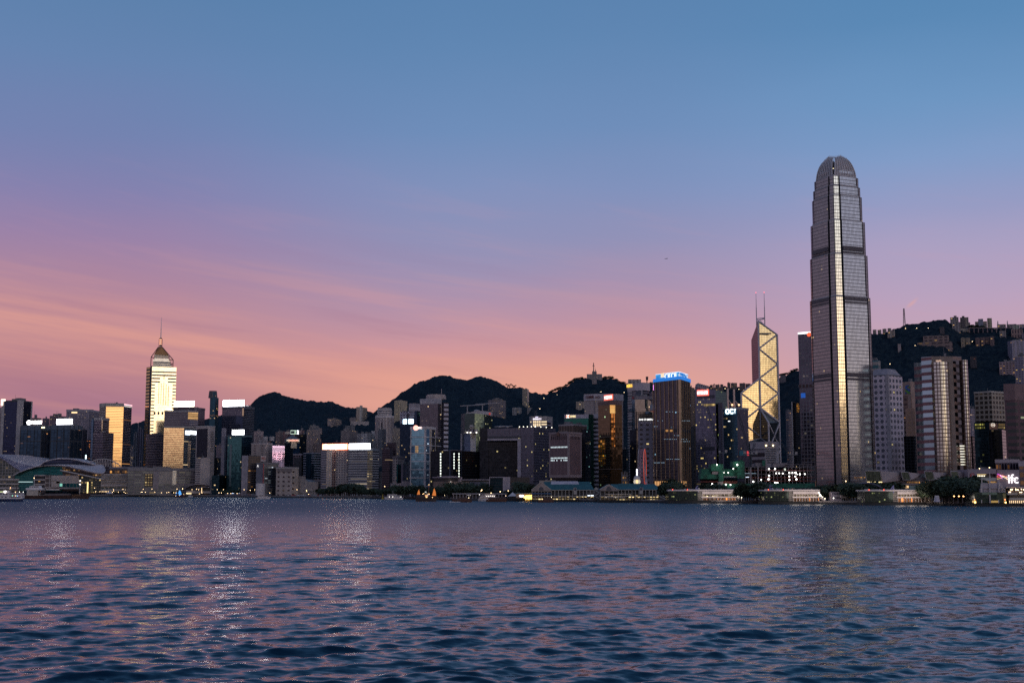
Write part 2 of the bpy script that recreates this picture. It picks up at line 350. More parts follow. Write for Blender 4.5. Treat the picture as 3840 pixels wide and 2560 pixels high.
# ---------------------------------------------------------------- water
def make_water():
 rng = np.random.default_rng(5)
 az = np.concatenate([-np.radians(np.linspace(75, 25.5, 22)), np.radians(np.linspace(-25, 25, 1150)), np.radians(np.linspace(25.5, 75, 22))])
 ds = [4.]
 while ds[-1] < 90: ds.append(ds[-1]*1.12)
 while ds[-1] < 3600:
  D = ds[-1]; ds.append(D+max(.27, .27*(D/90)**1.4))
 ds = np.array(ds); A, D = np.meshgrid(az, ds)
 X = np.sin(A)*D; Y = np.cos(A)*D
 sp = np.gradient(ds)[:, None]*np.ones_like(A)
 gust = np.zeros_like(X)
 for k in range(9):
  L = 60*1.45**k*.8; th = rng.uniform(0, 6.28); gust += np.sin(2*np.pi*(X*np.cos(th)*.35+Y*np.sin(th))/L+rng.uniform(0, 6.28))
 gust = 1+.22*gust/2.1; gust = np.clip(gust, .45, 1.7)
 Zz = np.zeros_like(X); dX = np.zeros_like(X); dY = np.zeros_like(X)
 N = 110
 for i in range(N):
  lam = .5*(11/.5)**((i+rng.uniform(0, 1))/N)
  th = R(-90)+rng.normal(0, .50)+.25
  k = 2*np.pi/lam; kx, ky = k*np.cos(th), k*np.sin(th)
  ste = .20/np.sqrt(N)*1.25*(1.15 if lam < 3 else 1. if lam < 6 else (6/lam)**1.0)
  a = ste/k*1.35
  w = np.clip((lam/(sp*2.2)-1)/1., 0, 1)
  ph = kx*X+ky*Y+rng.uniform(0, 6.28)
  Zz += w*a*np.cos(ph); dX += -w*a*np.cos(th)*np.sin(ph)*.9; dY += -w*a*np.sin(th)*np.sin(ph)*.9
 m = np.clip((D-20)/60, .3, 1)
 Zz *= gust*m; X = X+dX*gust*m; Y = Y+dY*gust*m
 nr, nc = A.shape
 v = np.stack([X, Y, Zz], -1).reshape(-1, 3)
 idx = np.arange(nr*nc).reshape(nr, nc)
 f = np.stack([idx[:-1, :-1], idx[:-1, 1:], idx[1:, 1:], idx[1:, :-1]], -1).reshape(-1, 4)
 me = bpy.data.meshes.new('water'); me.vertices.add(len(v)); me.vertices.foreach_set('co', v.ravel())
 me.loops.add(len(f)*4); me.loops.foreach_set('vertex_index', f.ravel())
 me.polygons.add(len(f)); me.polygons.foreach_set('loop_start', np.arange(len(f))*4); me.polygons.foreach_set('loop_total', np.full(len(f), 4))
 me.polygons.foreach_set('use_smooth', np.ones(len(f), bool)); me.update(); me.validate()
 m = bpy.data.materials.new('sea_water'); m.use_nodes = True; nt = m.node_tree; b = nt.nodes['Principled BSDF']; q = NB(nt)
 geo = q.n('ShaderNodeNewGeometry')
 mp = q.n('ShaderNodeMapping'); nt.links.new(geo.outputs['Position'], mp.inputs[0]); mp.inputs['Rotation'].default_value = (0, 0, R(12)); mp.inputs['Scale'].default_value = (.42, 1., 1.)
 def nv(scale, det, rough):
  x = q.n('ShaderNodeTexNoise'); nt.links.new(mp.outputs[0], x.inputs['Vector']); x.inputs['Scale'].default_value = scale; x.inputs['Detail'].default_value = det; x.inputs['Roughness'].default_value = rough
  sb = q.n('ShaderNodeVectorMath', operation='SUBTRACT'); nt.links.new(x.outputs['Color'], sb.inputs[0]); sb.inputs[1].default_value = (.5, .5, .5); return sb.outputs[0]
 ps = q.n('ShaderNodeVectorMath', operation='LENGTH'); nt.links.new(geo.outputs['Position'], ps.inputs[0]); dist = ps.outputs['Value']
 cur = geo.outputs['Normal']
 for (scale, det, ro, k0, k1, d0, d1) in ((.75, 3., .6, .42, .2, 160., 700.), (1.6, 5., .66, .50, .28, 160., 900.), (.33, 2., .5, .10, .45, 150., 500.), (.07, 2., .5, .0, .30, 300., 900.), (.012, 2., .5, .0, .14, 500., 1500.)):
  sc_ = q.n('ShaderNodeVectorMath', operation='MULTIPLY'); nt.links.new(nv(scale, det, ro), sc_.inputs[0]); k = q.mr(dist, d0, d1, k0, k1); nt.links.new(q.xyz(k, k, 0.), sc_.inputs[1])
  ad_ = q.n('ShaderNodeVectorMath', operation='ADD'); nt.links.new(cur, ad_.inputs[0]); nt.links.new(sc_.outputs[0], ad_.inputs[1]); cur = ad_.outputs[0]
 nz = q.n('ShaderNodeVectorMath', operation='NORMALIZE'); nt.links.new(cur, nz.inputs[0])
 b.inputs['Base Color'].default_value = (.003, .014, .030, 1)
 nt.links.new(nz.outputs[0], b.inputs['Normal']); nt.links.new(q.mr(dist, 150., 1100., .14, .46), b.inputs['Roughness'])
 b.inputs['IOR'].default_value = 1.34
 me.materials.append(m)
 o = bpy.data.objects.new('water', me); COL.objects.link(o); o['kind'] = 'structure'
make_water()
# ---------------------------------------------------------------- ground and sea wall
SHORE = [(-900, 2560), (0, 2530), (300, 2514), (700, 2480), (860, 2330), (1050, 2166), (1500, 1903), (1900, 1560), (2150, 1490), (2550, 1345), (2950, 1262), (3400, 1190), (3840, 1100), (4600, 1000)]
def shoreY(px):
 for (a, ya), (b, yb) in zip(SHORE, SHORE[1:]):
  if a <= px <= b: return ya+(yb-ya)*(px-a)/(b-a)
 return SHORE[0][1] if px < SHORE[0][0] else SHORE[-1][1]
conc = M((.20, .17, .16), .8, name='quay_concrete', var=.2)
wall_dark = M((.03, .03, .035), .8, name='wet_concrete', var=.3)
gmat = M((.09, .085, .085), .85, name='paving', var=.3, vs=.05)
mb = MB()
pl = [(Xat(p, y, 3), y) for p, y in SHORE]
far = [(Xat(p, 6500, 3), 6500) for p, y in SHORE]
for i in range(len(pl)-1):
 mb.face([(*pl[i], 2.6), (*pl[i+1], 2.6), (*far[i+1], 2.6), (*far[i], 2.6)])
struct('ground', mb, gmat)
mb = MB()
for i in range(len(pl)-1):
 a, b = pl[i], pl[i+1]
 mb.prism([(a[0], a[1]-.5), (b[0], b[1]-.5), (b[0], b[1]+3), (a[0], a[1]+3)], -1., 1.9, 1)
 mb.prism([(a[0], a[1]-.9), (b[0], b[1]-.9), (b[0], b[1]+3), (a[0], a[1]+3)], 1.9, 3.4, 0)
solo('sea_wall', mb, [conc, wall_dark], 'long low concrete quay wall along the waterfront, dark at the waterline', 'sea wall')
# ---------------------------------------------------------------- hills
RG = [
 # far left ridge
 dict(Y=5200, w=2200, p=[(-200, 1650), (300, 1640), (440, 1606), (491, 1591), (541, 1577), (660, 1572), (768, 1574), (800, 1564), (833, 1555), (900, 1540), (960, 1600), (1100, 1700)]),
 dict(Y=4700, w=2000, p=[(820, 1660), (900, 1560), (932, 1524), (950, 1506), (964, 1492), (985, 1482), (1005, 1474), (1026, 1471), (1047, 1472), (1066, 1484), (1090, 1490), (1123, 1496), (1160, 1501), (1196, 1505), (1238, 1505), (1260, 1512), (1279, 1520), (1314, 1528), (1335, 1530), (1378, 1540), (1399, 1548), (1440, 1570), (1600, 1640)]),
 dict(Y=4200, w=1800, p=[(1250, 1640), (1350, 1585), (1399, 1548), (1411, 1540), (1430, 1526), (1478, 1496), (1509, 1470), (1541, 1451), (1573, 1432), (1605, 1422), (1637, 1409), (1656, 1407), (1685, 1411), (1707, 1418), (1729, 1424), (1758, 1422), (1777, 1415), (1796, 1410), (1812, 1412), (1844, 1421), (1876, 1435), (1905, 1453), (1925, 1450), (1943, 1448), (1959, 1453), (1991, 1469), (2020, 1474), (2049, 1478), (2090, 1492), (2200, 1530), (2500, 1600)]),
 dict(Y=3150, w=700, p=[(1900, 1640), (1990, 1520), (2049, 1479), (2060, 1472), (2074, 1465), (2097, 1458), (2119, 1449), (2132, 1441), (2144, 1432), (2160, 1421), (2180, 1418), (2199, 1419), (2259, 1421), (2272, 1417), (2288, 1415), (2310, 1426), (2323, 1436), (2353, 1435), (2415, 1433), (2450, 1437), (2530, 1446), (2605, 1459), (2640, 1452), (2660, 1450), (2708, 1448), (2760, 1450), (2801, 1452), (2860, 1425), (2895, 1411), (2925, 1408), (2950, 1402), (2972, 1394), (2994, 1384), (3100, 1350), (3200, 1320), (3400, 1300)]),
 dict(Y=2950, w=560, p=[(2800, 1560), (2940, 1450), (3040, 1340), (3150, 1280), (3267, 1250), (3317, 1249), (3335, 1240), (3355, 1230), (3393, 1213), (3425, 1209), (3457, 1205), (3490, 1200), (3521, 1195), (3545, 1199), (3566, 1208), (3600, 1224), (3700, 1228), (3840, 1227), (4100, 1230), (4600, 1260)]),
 dict(Y=3300, w=400, p=[(1180, 1640), (1260, 1600), (1300, 1585), (1395, 1590), (1430, 1600), (1520, 1640)], ), 
 dict(Y=3050, w=350, p=[(1060, 1700), (1180, 1650), (1230, 1612), (1290, 1590), (1400, 1592), (1440, 1600), (1500, 1620), (1560, 1680)]),
]
def crest(r, px):
 P = r['p']
 if px <= P[0][0] or px >= P[-1][0]: return -1e3
 for (a, ya), (b, yb) in zip(P, P[1:]):
  if a <= px <= b:
   return Zat(ya+(yb-ya)*(px-a)/(b-a), r['Y'])
def terrain(px, Y):
 z = 0.; best = 0.
 for r in RG:
  d = (Y-r['Y'])/r['w']
  if d < -1 or d > 1.5: continue
  c = crest(r, px)
  if c < 5: continue
  t = 1+d if d <= 0 else max(0., 1-d/1.5)
  h = c*(t**.85 if d <= 0 else t)
  if h > z:
   X = Xat(px, Y, h)
   n = noise.fractal(Vector((X*.0022, Y*.0022, 1.3)), .9, 2.1, 5)
   e = min(1, abs(d)*5)*t
   h2 = h+n*c*.16*e*min(1, t*2)
   if d < 0: h2 = min(h2, c*(t**.7)+2)
   h = h2
  z = max(z, h)
 return z
def hill_hit(px, py, y0=1900, y1=5200):
 Y = y0
 while Y < y1:
  if terrain(px, Y) > Zat(py, Y): return Y
  Y += 12
 return None
def make_hills():
 pxs = np.linspace(-250, 4500, 880); ys = np.concatenate([np.linspace(1850, 3300, 120), np.linspace(3320, 6300, 90)])
 v = []; nr, nc = len(ys), len(pxs)
 Hc = np.zeros((nr, nc))
 for i, Y in enumerate(ys):
  for j, p in enumerate(pxs):
   z = terrain(p, Y)
   X = Xat(p, Y, z)
   if z > 8:
    z += 5.5*noise.noise(Vector((X*.05, Y*.02, 0)))+4.6*noise.noise(Vector((X*.13, Y*.05, 5)))
   else: z -= 6
   v.append((X, Y, z))
 idx = np.arange(nr*nc).reshape(nr, nc)
 f = np.stack([idx[:-1, :-1], idx[:-1, 1:], idx[1:, 1:], idx[1:, :-1]], -1).reshape(-1, 4)
 me = bpy.data.meshes.new('hills'); me.from_pydata(v, [], f.tolist()); me.polygons.foreach_set('use_smooth', [True]*len(f)); me.update()
 m = bpy.data.materials.new('forest'); m.use_nodes = True; nt = m.node_tree; b = nt.nodes['Principled BSDF']; q = NB(nt)
 geo = q.n('ShaderNodeNewGeometry')
 n1 = q.noise(geo.outputs['Position'], .012, 5., .6); n2 = q.noise(geo.outputs['Position'], .09, 4., .65)
 c = q.mix(q.mr(n2, .35, .65), (.009, .017, .027), (.023, .035, .043))
 c = q.mix(q.m('MULTIPLY', q.mr(n1, .60, .72), .5), c, (.075, .055, .045))
 nt.links.new(c, b.inputs['Base Color']); b.inputs['Roughness'].default_value = 1.; b.inputs['Specular IOR Level'].default_value = .05
 bp = q.n('ShaderNodeBump'); bp.inputs['Distance'].default_value = 9.; nt.links.new(n2, bp.inputs['Height']); nt.links.new(bp.outputs[0], b.inputs['Normal'])
 me.materials.append(m); o = bpy.data.objects.new('hills', me); COL.objects.link(o); o['kind'] = 'structure'
make_hills()
# ---------------------------------------------------------------- building kit
GREY = M((.16, .14, .14), .75, name='roof_grey', var=.25)
PALE = M((.34, .29, .28), .7, name='pale_concrete', var=.1)
DARK = M((.035, .035, .042), .5, name='dark_metal', var=.2)
METAL = M((.30, .27, .27), .35, .7, name='steel', var=.1)
class B: pass
def offs(poly, d):
 """move a closed polygon outward by d"""
 n = len(poly); ar = sum(poly[i][0]*poly[(i+1) % n][1]-poly[(i+1) % n][0]*poly[i][1] for i in range(n)); s = 1 if ar > 0 else -1
 out = []
 for i in range(n):
  p0, p1, p2 = Vector(poly[i-1]), Vector(poly[i]), Vector(poly[(i+1) % n])
  a = (p1-p0).normalized(); b = (p2-p1).normalized()
  na = Vector((a.y, -a.x))*s; nb_ = Vector((b.y, -b.x))*s
  m = na+nb_
  if m.length < .2: m = na
  m = m.normalized(); c = max(.35, m.dot(na)); q = p1+m*(d/c); out.append((q.x, q.y))
 return out
def foot(v, pts, ytop, depth):
 """plan of a building from surveyed corner columns; returns front polyline and closed polygon"""
 if pts[0] == 'r':
  _, xl, xc, xr, Y, rel = pts
  pl_, pc, pr = [sv(v, x)[0] for x in (xl, xc, xr)]
  z = Zat(sv(v, 0, ytop)[1], Y)
  k = lambda px: (px-1920)/FP
  zz = (z-CH)*ST
  C = Vector((k(pc)*(Y*CT+zz), Y)); av = math.atan(k(pc)); a = av+R(rel)
  dl = Vector((-math.cos(a), math.sin(a))); dr = Vector((math.sin(a), math.cos(a)))
  def solve(d, px):       # C.x+L d.x = k*((C.y+L d.y)*CT+zz)
   kk = k(px); return (kk*(C.y*CT+zz)-C.x)/(d.x-kk*d.y*CT)
  L1 = solve(dl, pl_) if xl != xc else depth; L2 = solve(dr, pr) if xr != xc else depth
  L1 = abs(L1); L2 = abs(L2)
  A = C+dl*L1; D = C+dr*L2
  if xl == xc: front = [C, D]; poly = [C, D, D+dl*L1, A]
  elif xr == xc: front = [A, C]; poly = [A, C, C+dr*L2, A+dr*L2]
  else: front = [A, C, D]; poly = [A, C, D, A+dr*L2]
  return [tuple(p) for p in front], [tuple(p) for p in poly]
 front = []
 for x, Y in pts:
  z = Zat(sv(v, 0, ytop)[1], Y); front.append((Xat(sv(v, x)[0], Y, z), Y))
 a, b = Vector(front[0]), Vector(front[-1])
 ua, ub = a.normalized(), b.normalized(); w = (b-a).length
 A2 = a+ua*depth+(b-a)*.04; B2 = b+ub*depth-(b-a)*.04
 return front, front+[tuple(B2), tuple(A2)]
def plant(root, poly, z, n=4, hh=5., mat=None, seed=None, name='roof_plant'):
 rnd = random.Random(seed if seed is not None else int(abs(poly[0][0]*7+poly[0][1]*3+z)))
 P = [Vector(p) for p in poly]; c = sum(P, Vector((0, 0)))/len(P)
 e = (P[1]-P[0]).normalized(); f = Vector((-e.y, e.x))
 r1 = min(abs((p-c).dot(e)) for p in P); r2 = min(abs((p-c).dot(f)) for p in P)
 r1 = max(r1, 4); r2 = max(r2, 4)
 mb = MB()
 for k in range(n):
  u = rnd.uniform(-.6, .6)*r1; w = rnd.uniform(-.5, .5)*r2; a = r1*rnd.uniform(.1, .34); b = r2*rnd.uniform(.1, .34); h = hh*rnd.uniform(.35, 1.)
  q = [c+e*(u-a)+f*(w-b), c+e*(u+a)+f*(w-b), c+e*(u+a)+f*(w+b), c+e*(u-a)+f*(w+b)]
  mb.prism([tuple(x) for x in q], z-.2+k*.013, z+h)
  if rnd.random() < .3: mb.bar((q[0].x, q[0].y, z), (q[0].x, q[0].y, z+h*2.1), .22)
 return part(root, name, mb, mat or GREY)
def bl(v, pts, yt, label, fac, name='office_tower', cat='building', zb=3., depth=32, pl=4, ph=5., par=None, group=None, cap=None, wname='wall', zt=None, parout=.5):
 b = B(); b.v = v
 b.front, b.poly = foot(v, pts, yt if not isinstance(yt, (list, tuple)) else min(yt), depth)
 n = len(b.poly)
 if isinstance(yt, (list, tuple)):
  zs = [Zat(sv(v, 0, y)[1], b.front[i][1]) for i, y in enumerate(yt)]
  zs = zs+[zs[-1]]*1+[zs[0]]*(n-len(zs)-1)
 else:
  Yc = min(p[1] for p in b.front); z = Zat(sv(v, 0, yt)[1], Yc) if zt is None else zt; zs = [z]*n
 b.zt = max(zs); b.zb = zb
 c = sum((Vector(p) for p in b.poly), Vector((0, 0)))/n; b.c = c
 b.root = thing(name, label, cat, (c.x, c.y, zb), group)
 mats = list(fac) if isinstance(fac, (list, tuple)) else [fac]
 nf = len(b.front)-1
 mis = [min(i, len(mats)-1) for i in range(nf)]+[0]*(n-nf)
 mats.append(cap or GREY)
 mb = MB(); mb.prism(b.poly, zb, zs, mis, topmi=len(mats)-1)
 b.wall = part(b.root, wname, mb, mats)
 if pl: plant(b.root, b.poly, min(zs), pl, ph)
 if par:
  h, pm = par; mb = MB(); mb.prism(offs(b.poly, parout), b.zt-h, b.zt+.6); part(b.root, 'parapet', mb, pm)
 return b
def face(b, i):
 P, Q = Vector(b.front[i]), Vector(b.front[i+1]); L = (Q-P).length; d = (Q-P)/L; return P, d, L, Vector((d.y, -d.x))
def on(b, i, x, y, v=None):
 """survey column/row -> (metres along face i, height)"""
 px, py = sv(b.v if v is None else v, x, y); P, d, L, n = face(b, i); k = (px-1920)/FP; z = b.zt*.5
 for _ in range(5):
  zz = (z-CH)*ST; s = (k*(P.y*CT+zz)-P.x)/(d.x-k*d.y*CT); z = Zat(py, P.y+s*d.y)
 return s, z
def fbox(b, i, s0, s1, z0, z1, out, thick=.6, mb=None, mi=0):
 P, d, L, n = face(b, i); mb = mb or MB()
 a = P+d*s0+n*out; c = P+d*s1+n*out; e = P+d*s1+n*(out-thick); f = P+d*s0+n*(out-thick)
 mb.prism([tuple(a), tuple(c), tuple(e), tuple(f)], z0, z1, mi); return mb
def vbox(b, i, x0, y0, x1, y1, out=.6, thick=.8, mb=None, v=None, mi=0):
 s0, z1 = on(b, i, x0, y0, v); s1, z0 = on(b, i, x1, y1, v); return fbox(b, i, s0, s1, z0, z1, out, thick, mb, mi)
def ftext(b, i, txt, x0, y0, x1, y1, mat, out=.8, depth=.6, bold=0., v=None, name='lettering', w=True, label=None, root=None):
 s0, z1 = on(b, i, x0, y0, v); s1, z0 = on(b, i, x1, y1, v); P, d, L, n = face(b, i)
 c = P+d*(s0+s1)/2+n*(out+depth/2)
 return put_text(root or b.root, txt, c.x, c.y, (z0+z1)/2, d, abs(s1-s0) if w else None, abs(z1-z0), mat, name, depth, bold, label)
def ring(b, y0, y1, out, mat, name, v=None, Yr=None):
 Yc = Yr or min(p[1] for p in b.front); v = b.v if v is None else v
 mb = MB(); mb.prism(offs(b.poly, out), Zat(sv(v, 0, y1)[1], Yc), Zat(sv(v, 0, y0)[1], Yc)); return part(b.root, name, mb, mat)
def mast(root, x, y, z0, z1, r=.35, mat=None, name='antenna'):
 mb = MB(); mb.bar((x, y, z0), (x, y, z1), r, 5, r*.5); return part(root, name, mb, mat or METAL)
def hillb(v, x0, x1, yt, yb, label, fac, name='apartment_block', group=None, pl=2, ph=3., xc=None, rel=0, depth=22, ymax=5200, y0=1900, **k):
 px, py = sv(v, (x0+x1)/2, yb); Y = (hill_hit(px, py, y0, ymax) or 3000)-24
 zb = Zat(py, Y)-13
 pts = ('r', x0, x1 if xc is None else xc, x1, Y, rel)
 return bl(v, pts, yt, label, fac, name, zb=zb, pl=pl, ph=ph, group=group, depth=depth, **k)
# ================================================================ Wan Chai shore (left third)
WHITE_SIGN = E((1., .96, .93), 5.)
resi = lambda w='#8a6c66', l=.05: F(w, '#3c3a44', 3., 3.4, .5, .5, .5, .2, l, '#ffd08a', 1.6)
# --- far housing blocks behind the hotels
bl(1, ('r', 375, 430, 490, 3500, 30), 520, 'pink brown housing block just beyond the lit bank lettering', resi(), 'apartment_block', pl=3, ph=9)
bl(1, ('r', 500, 540, 582, 3450, 30), 525, 'small brown housing block between the bank lettering and the tall housing slab', resi('#6f5a62'), 'apartment_block', pl=2, ph=6)
bl(1, ('r', 585, 670, 780, 3400, 35), 495, 'tall purple brown housing slab behind the white rooftop screen', resi('#775f66', .08), 'apartment_block', pl=5, ph=10)
bl(1, [(-70, 2760), (22, 2770)], 395, 'pale tower cut off by the picture edge', F('#b09a98', '#777', 3.6, 3, .3, .5, .5, .3, .02), depth=30)
# dark glass tower with pale corner piers
b = bl(1, ('r', 28, 252, 380, 2700, 32), 318, 'black glass tower with pale corner piers at the end of the row', F('#1a1a24', '#2c3350', 3.6, 2.2, .8, .9, .85, .08, .02), pl=6, ph=7, par=(2.5, DARK))
mb = MB(); P, d, L, n = face(b, 0); fbox(b, 0, L-9, L+.6, 3, b.zt+1, .7, 1.2, mb); fbox(b, 1, -.6, 8, 3, b.zt+1, .7, 1.2, mb)
part(b.root, 'corner_pier', mb, PALE)
mb = fbox(b, 0, -.5, 6, 3, b.zt, .8, 1.4); part(b.root, 'corner_pier', mb, PALE)
mb = fbox(b, 1, face(b, 1)[2]-4, face(b, 1)[2]+.4, 3, b.zt+1, .8, 1.4); part(b.root, 'corner_pier', mb, PALE)
mb = vbox(b, 0, 18, 305, 64, 322, 1.2, 1.); vbox(b, 0, 18, 322, 36, 376, 1.2, 1., mb); part(b.root, 'lit_sign', mb, E((1., .8, .6), 4.))
# ribbed tower
rib = F('#8d7f86', '#3a3f50', 60, 3.6, 1., .5, .7, .2, .0)
rib2 = F('#94858a', '#4a4a58', 3.7, 3.4, .82, .52, .7, .15, .02)
b = bl(1, ('r', 782, 1052, 1168, 2980, 22), 425, 'grey office slab with close vertical ribs behind the hotel towers', rib2, pl=4, par=(4, M((.30, .26, .28), .7)))
mb = vbox(b, 0, 842, 450, 908, 466, .4, .5); part(b.root, 'lit_window', mb, E((1., .7, .35), 1.4))
b = bl(1, ('r', 958, 1000, 1028, 2860, 30), 660, 'dark narrow block with pale ribs behind the twin hotels', F('#4c4754', '#22242e', 60, 3.4, 1., .6, .7, .2, 0), pl=2)
b = bl(1, ('r', 1020, 1060, 1092, 2800, 30), 778, 'low dark block with scattered lit rooms beside the banded tower', F('#2a2833', '#20242f', 3.5, 3, .5, .6, .7, .2, .16, '#ff9a5a'), pl=2)
b = bl(1, ('r', 1078, 1100, 1150, 2790, 60), 530, 'slim blue glass tower squeezed beside the brown banded tower', F('#40424f', '#4a6a86', 3.6, 3, .7, .9, .9, .06, .02), pl=2)
# twin dark hotels
def hotel(xl, xc, xr, yt, Y, label):
 m = F('#191c28', '#334a5e', 3.4, 8.2, .86, .86, .8, .12, .015, '#ffb070')
 b = bl(1, ('r', xl, xc, xr, Y, 34), yt, label, m, 'hotel_tower', pl=6, ph=4, par=(9, M((.07, .085, .11), .5)))
 mb = MB()
 for i in (0, 1):
  L = face(b, i)[2]; k = max(2, int(L/13))
  for j in range(k+1): fbox(b, i, j*L/k-.5, j*L/k+.5, 3, b.zt, .8, .9, mb)
 part(b.root, 'facade_rib', mb, DARK)
 for y0, y1 in ((645, 655), (788, 798)): ring(b, y0, y1, .25, DARK, 'mechanical_floor')
 return b
b = hotel(245, 490, 600, 612, 2640, 'dark blue glass hotel block carrying a round lit emblem and bank lettering')
mb = MB(); s, z = on(b, 0, 342, 577); P, d, L, n = face(b, 0); c = P+d*s+n*1.2
rr_ = [(c.x+d.x*math.cos(t)*4.9, c.y+d.y*math.cos(t)*4.9, z+math.sin(t)*4.9) for t in [i*6.2832/20 for i in range(20)]]
rb_ = [(x-n.x, y-n.y, zz) for x, y, zz in rr_]
mb.face(rr_); mb.face(rb_[::-1])
for i in range(20): mb.face([rr_[i], rb_[i], rb_[(i+1) % 20], rr_[(i+1) % 20]])
part(b.root, 'lit_emblem', mb, WHITE_SIGN)
ftext(b, 0, '兴业银行', 368, 553, 497, 594, WHITE_SIGN, bold=.02, name='lettering')
mb = vbox(b, 0, 372, 596, 496, 602, .6, .8); part(b.root, 'sign_frame', mb, DARK)
mb = vbox(b, 0, 490, 627, 528, 641, .9, .5); part(b.root, 'lit_sign', mb, E((1., .8, .45), 3))
b = hotel(601, 828, 968, 606, 2600, 'dark blue glass hotel block with a blank white rooftop screen')
mb = vbox(b, 0, 668, 536, 850, 597, .6, 1.); part(b.root, 'lit_screen', mb, E((.95, .94, 1.), 8.))
mb = vbox(b, 0, 664, 597, 854, 604, .4, .8); part(b.root, 'sign_frame', mb, DARK)
# gold banded tower
GA = lambda av: 0
goldg = F('#6a5a50', '#c4a67c', 3.6, 60, .74, 1.0, .95, .10, .0, jit=.006)
dimb = F('#8b7a80', '#3a3444', 3.6, 60, .62, 1., .8, .10, .03, '#ffb060')
sidb = F('#a5968c', '#3c3438', 3.6, 60, .55, 1., .8, .15, .01)
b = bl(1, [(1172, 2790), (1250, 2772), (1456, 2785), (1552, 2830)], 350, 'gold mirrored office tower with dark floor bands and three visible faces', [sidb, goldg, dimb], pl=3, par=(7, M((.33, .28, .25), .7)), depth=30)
mb = vbox(b, 2, 1458, 356, 1551, 384, .9, 1.); part(b.root, 'lit_sign', mb, E((1., .55, .6), 1.6))
mb = vbox(b, 2, 1458, 384, 1551, 398, .9, 1.); part(b.root, 'lit_sign', mb, E((1., .93, .85), 4))
mast(b.root, b.front[1][0]+35, 2800, b.zt, b.zt+9)
b = bl(1, ('r', 1110, 1205, 1286, 2740, 38), 520, 'brown banded office tower standing against the gold mirrored tower', [dimb, dimb], pl=3, par=(5, M((.30, .25, .24), .7)))
mb = vbox(b, 0, 1198, 545, 1206, 688, .3, .4); part(b.root, 'lit_window', mb, F('#8a7a60', '#ffe0b0', 3.6, 60, .7, 1, .95, .1, 0))  # no lit room: a gold reflection put into the strip's glass tint
bl(1, ('r', 1094, 1215, 1338, 2725, 30), 690, 'lower brown stepped block in front of the gold mirrored tower', dimb, pl=3)
# gap buildings
bl(1, ('r', 1530, 1550, 1578, 3050, 30), 860, 'small pale block with coloured lights between gold and pale towers', F('#8a7f85', '#445', 3.2, 3, .5, .6, .6, .2, .2), pl=2)
b = bl(1, ('r', 1574, 1600, 1622, 3000, 30), 700, 'narrow black block with a white frame between gold and pale towers', F('#77727c', '#20303c', 3.4, 8, .8, .7, .8, .1, .04), pl=1)
b = bl(1, ('r', 1620, 1652, 1690, 3020, 30), 648, 'slim grey tower with a spike beside the tall spired tower', F('#5b5664', '#343848', 3.4, 9, 1., .4, .7, .2, .01), pl=1)
mast(b.root, b.c.x-6, b.c.y, b.zt, b.zt+14, .8)
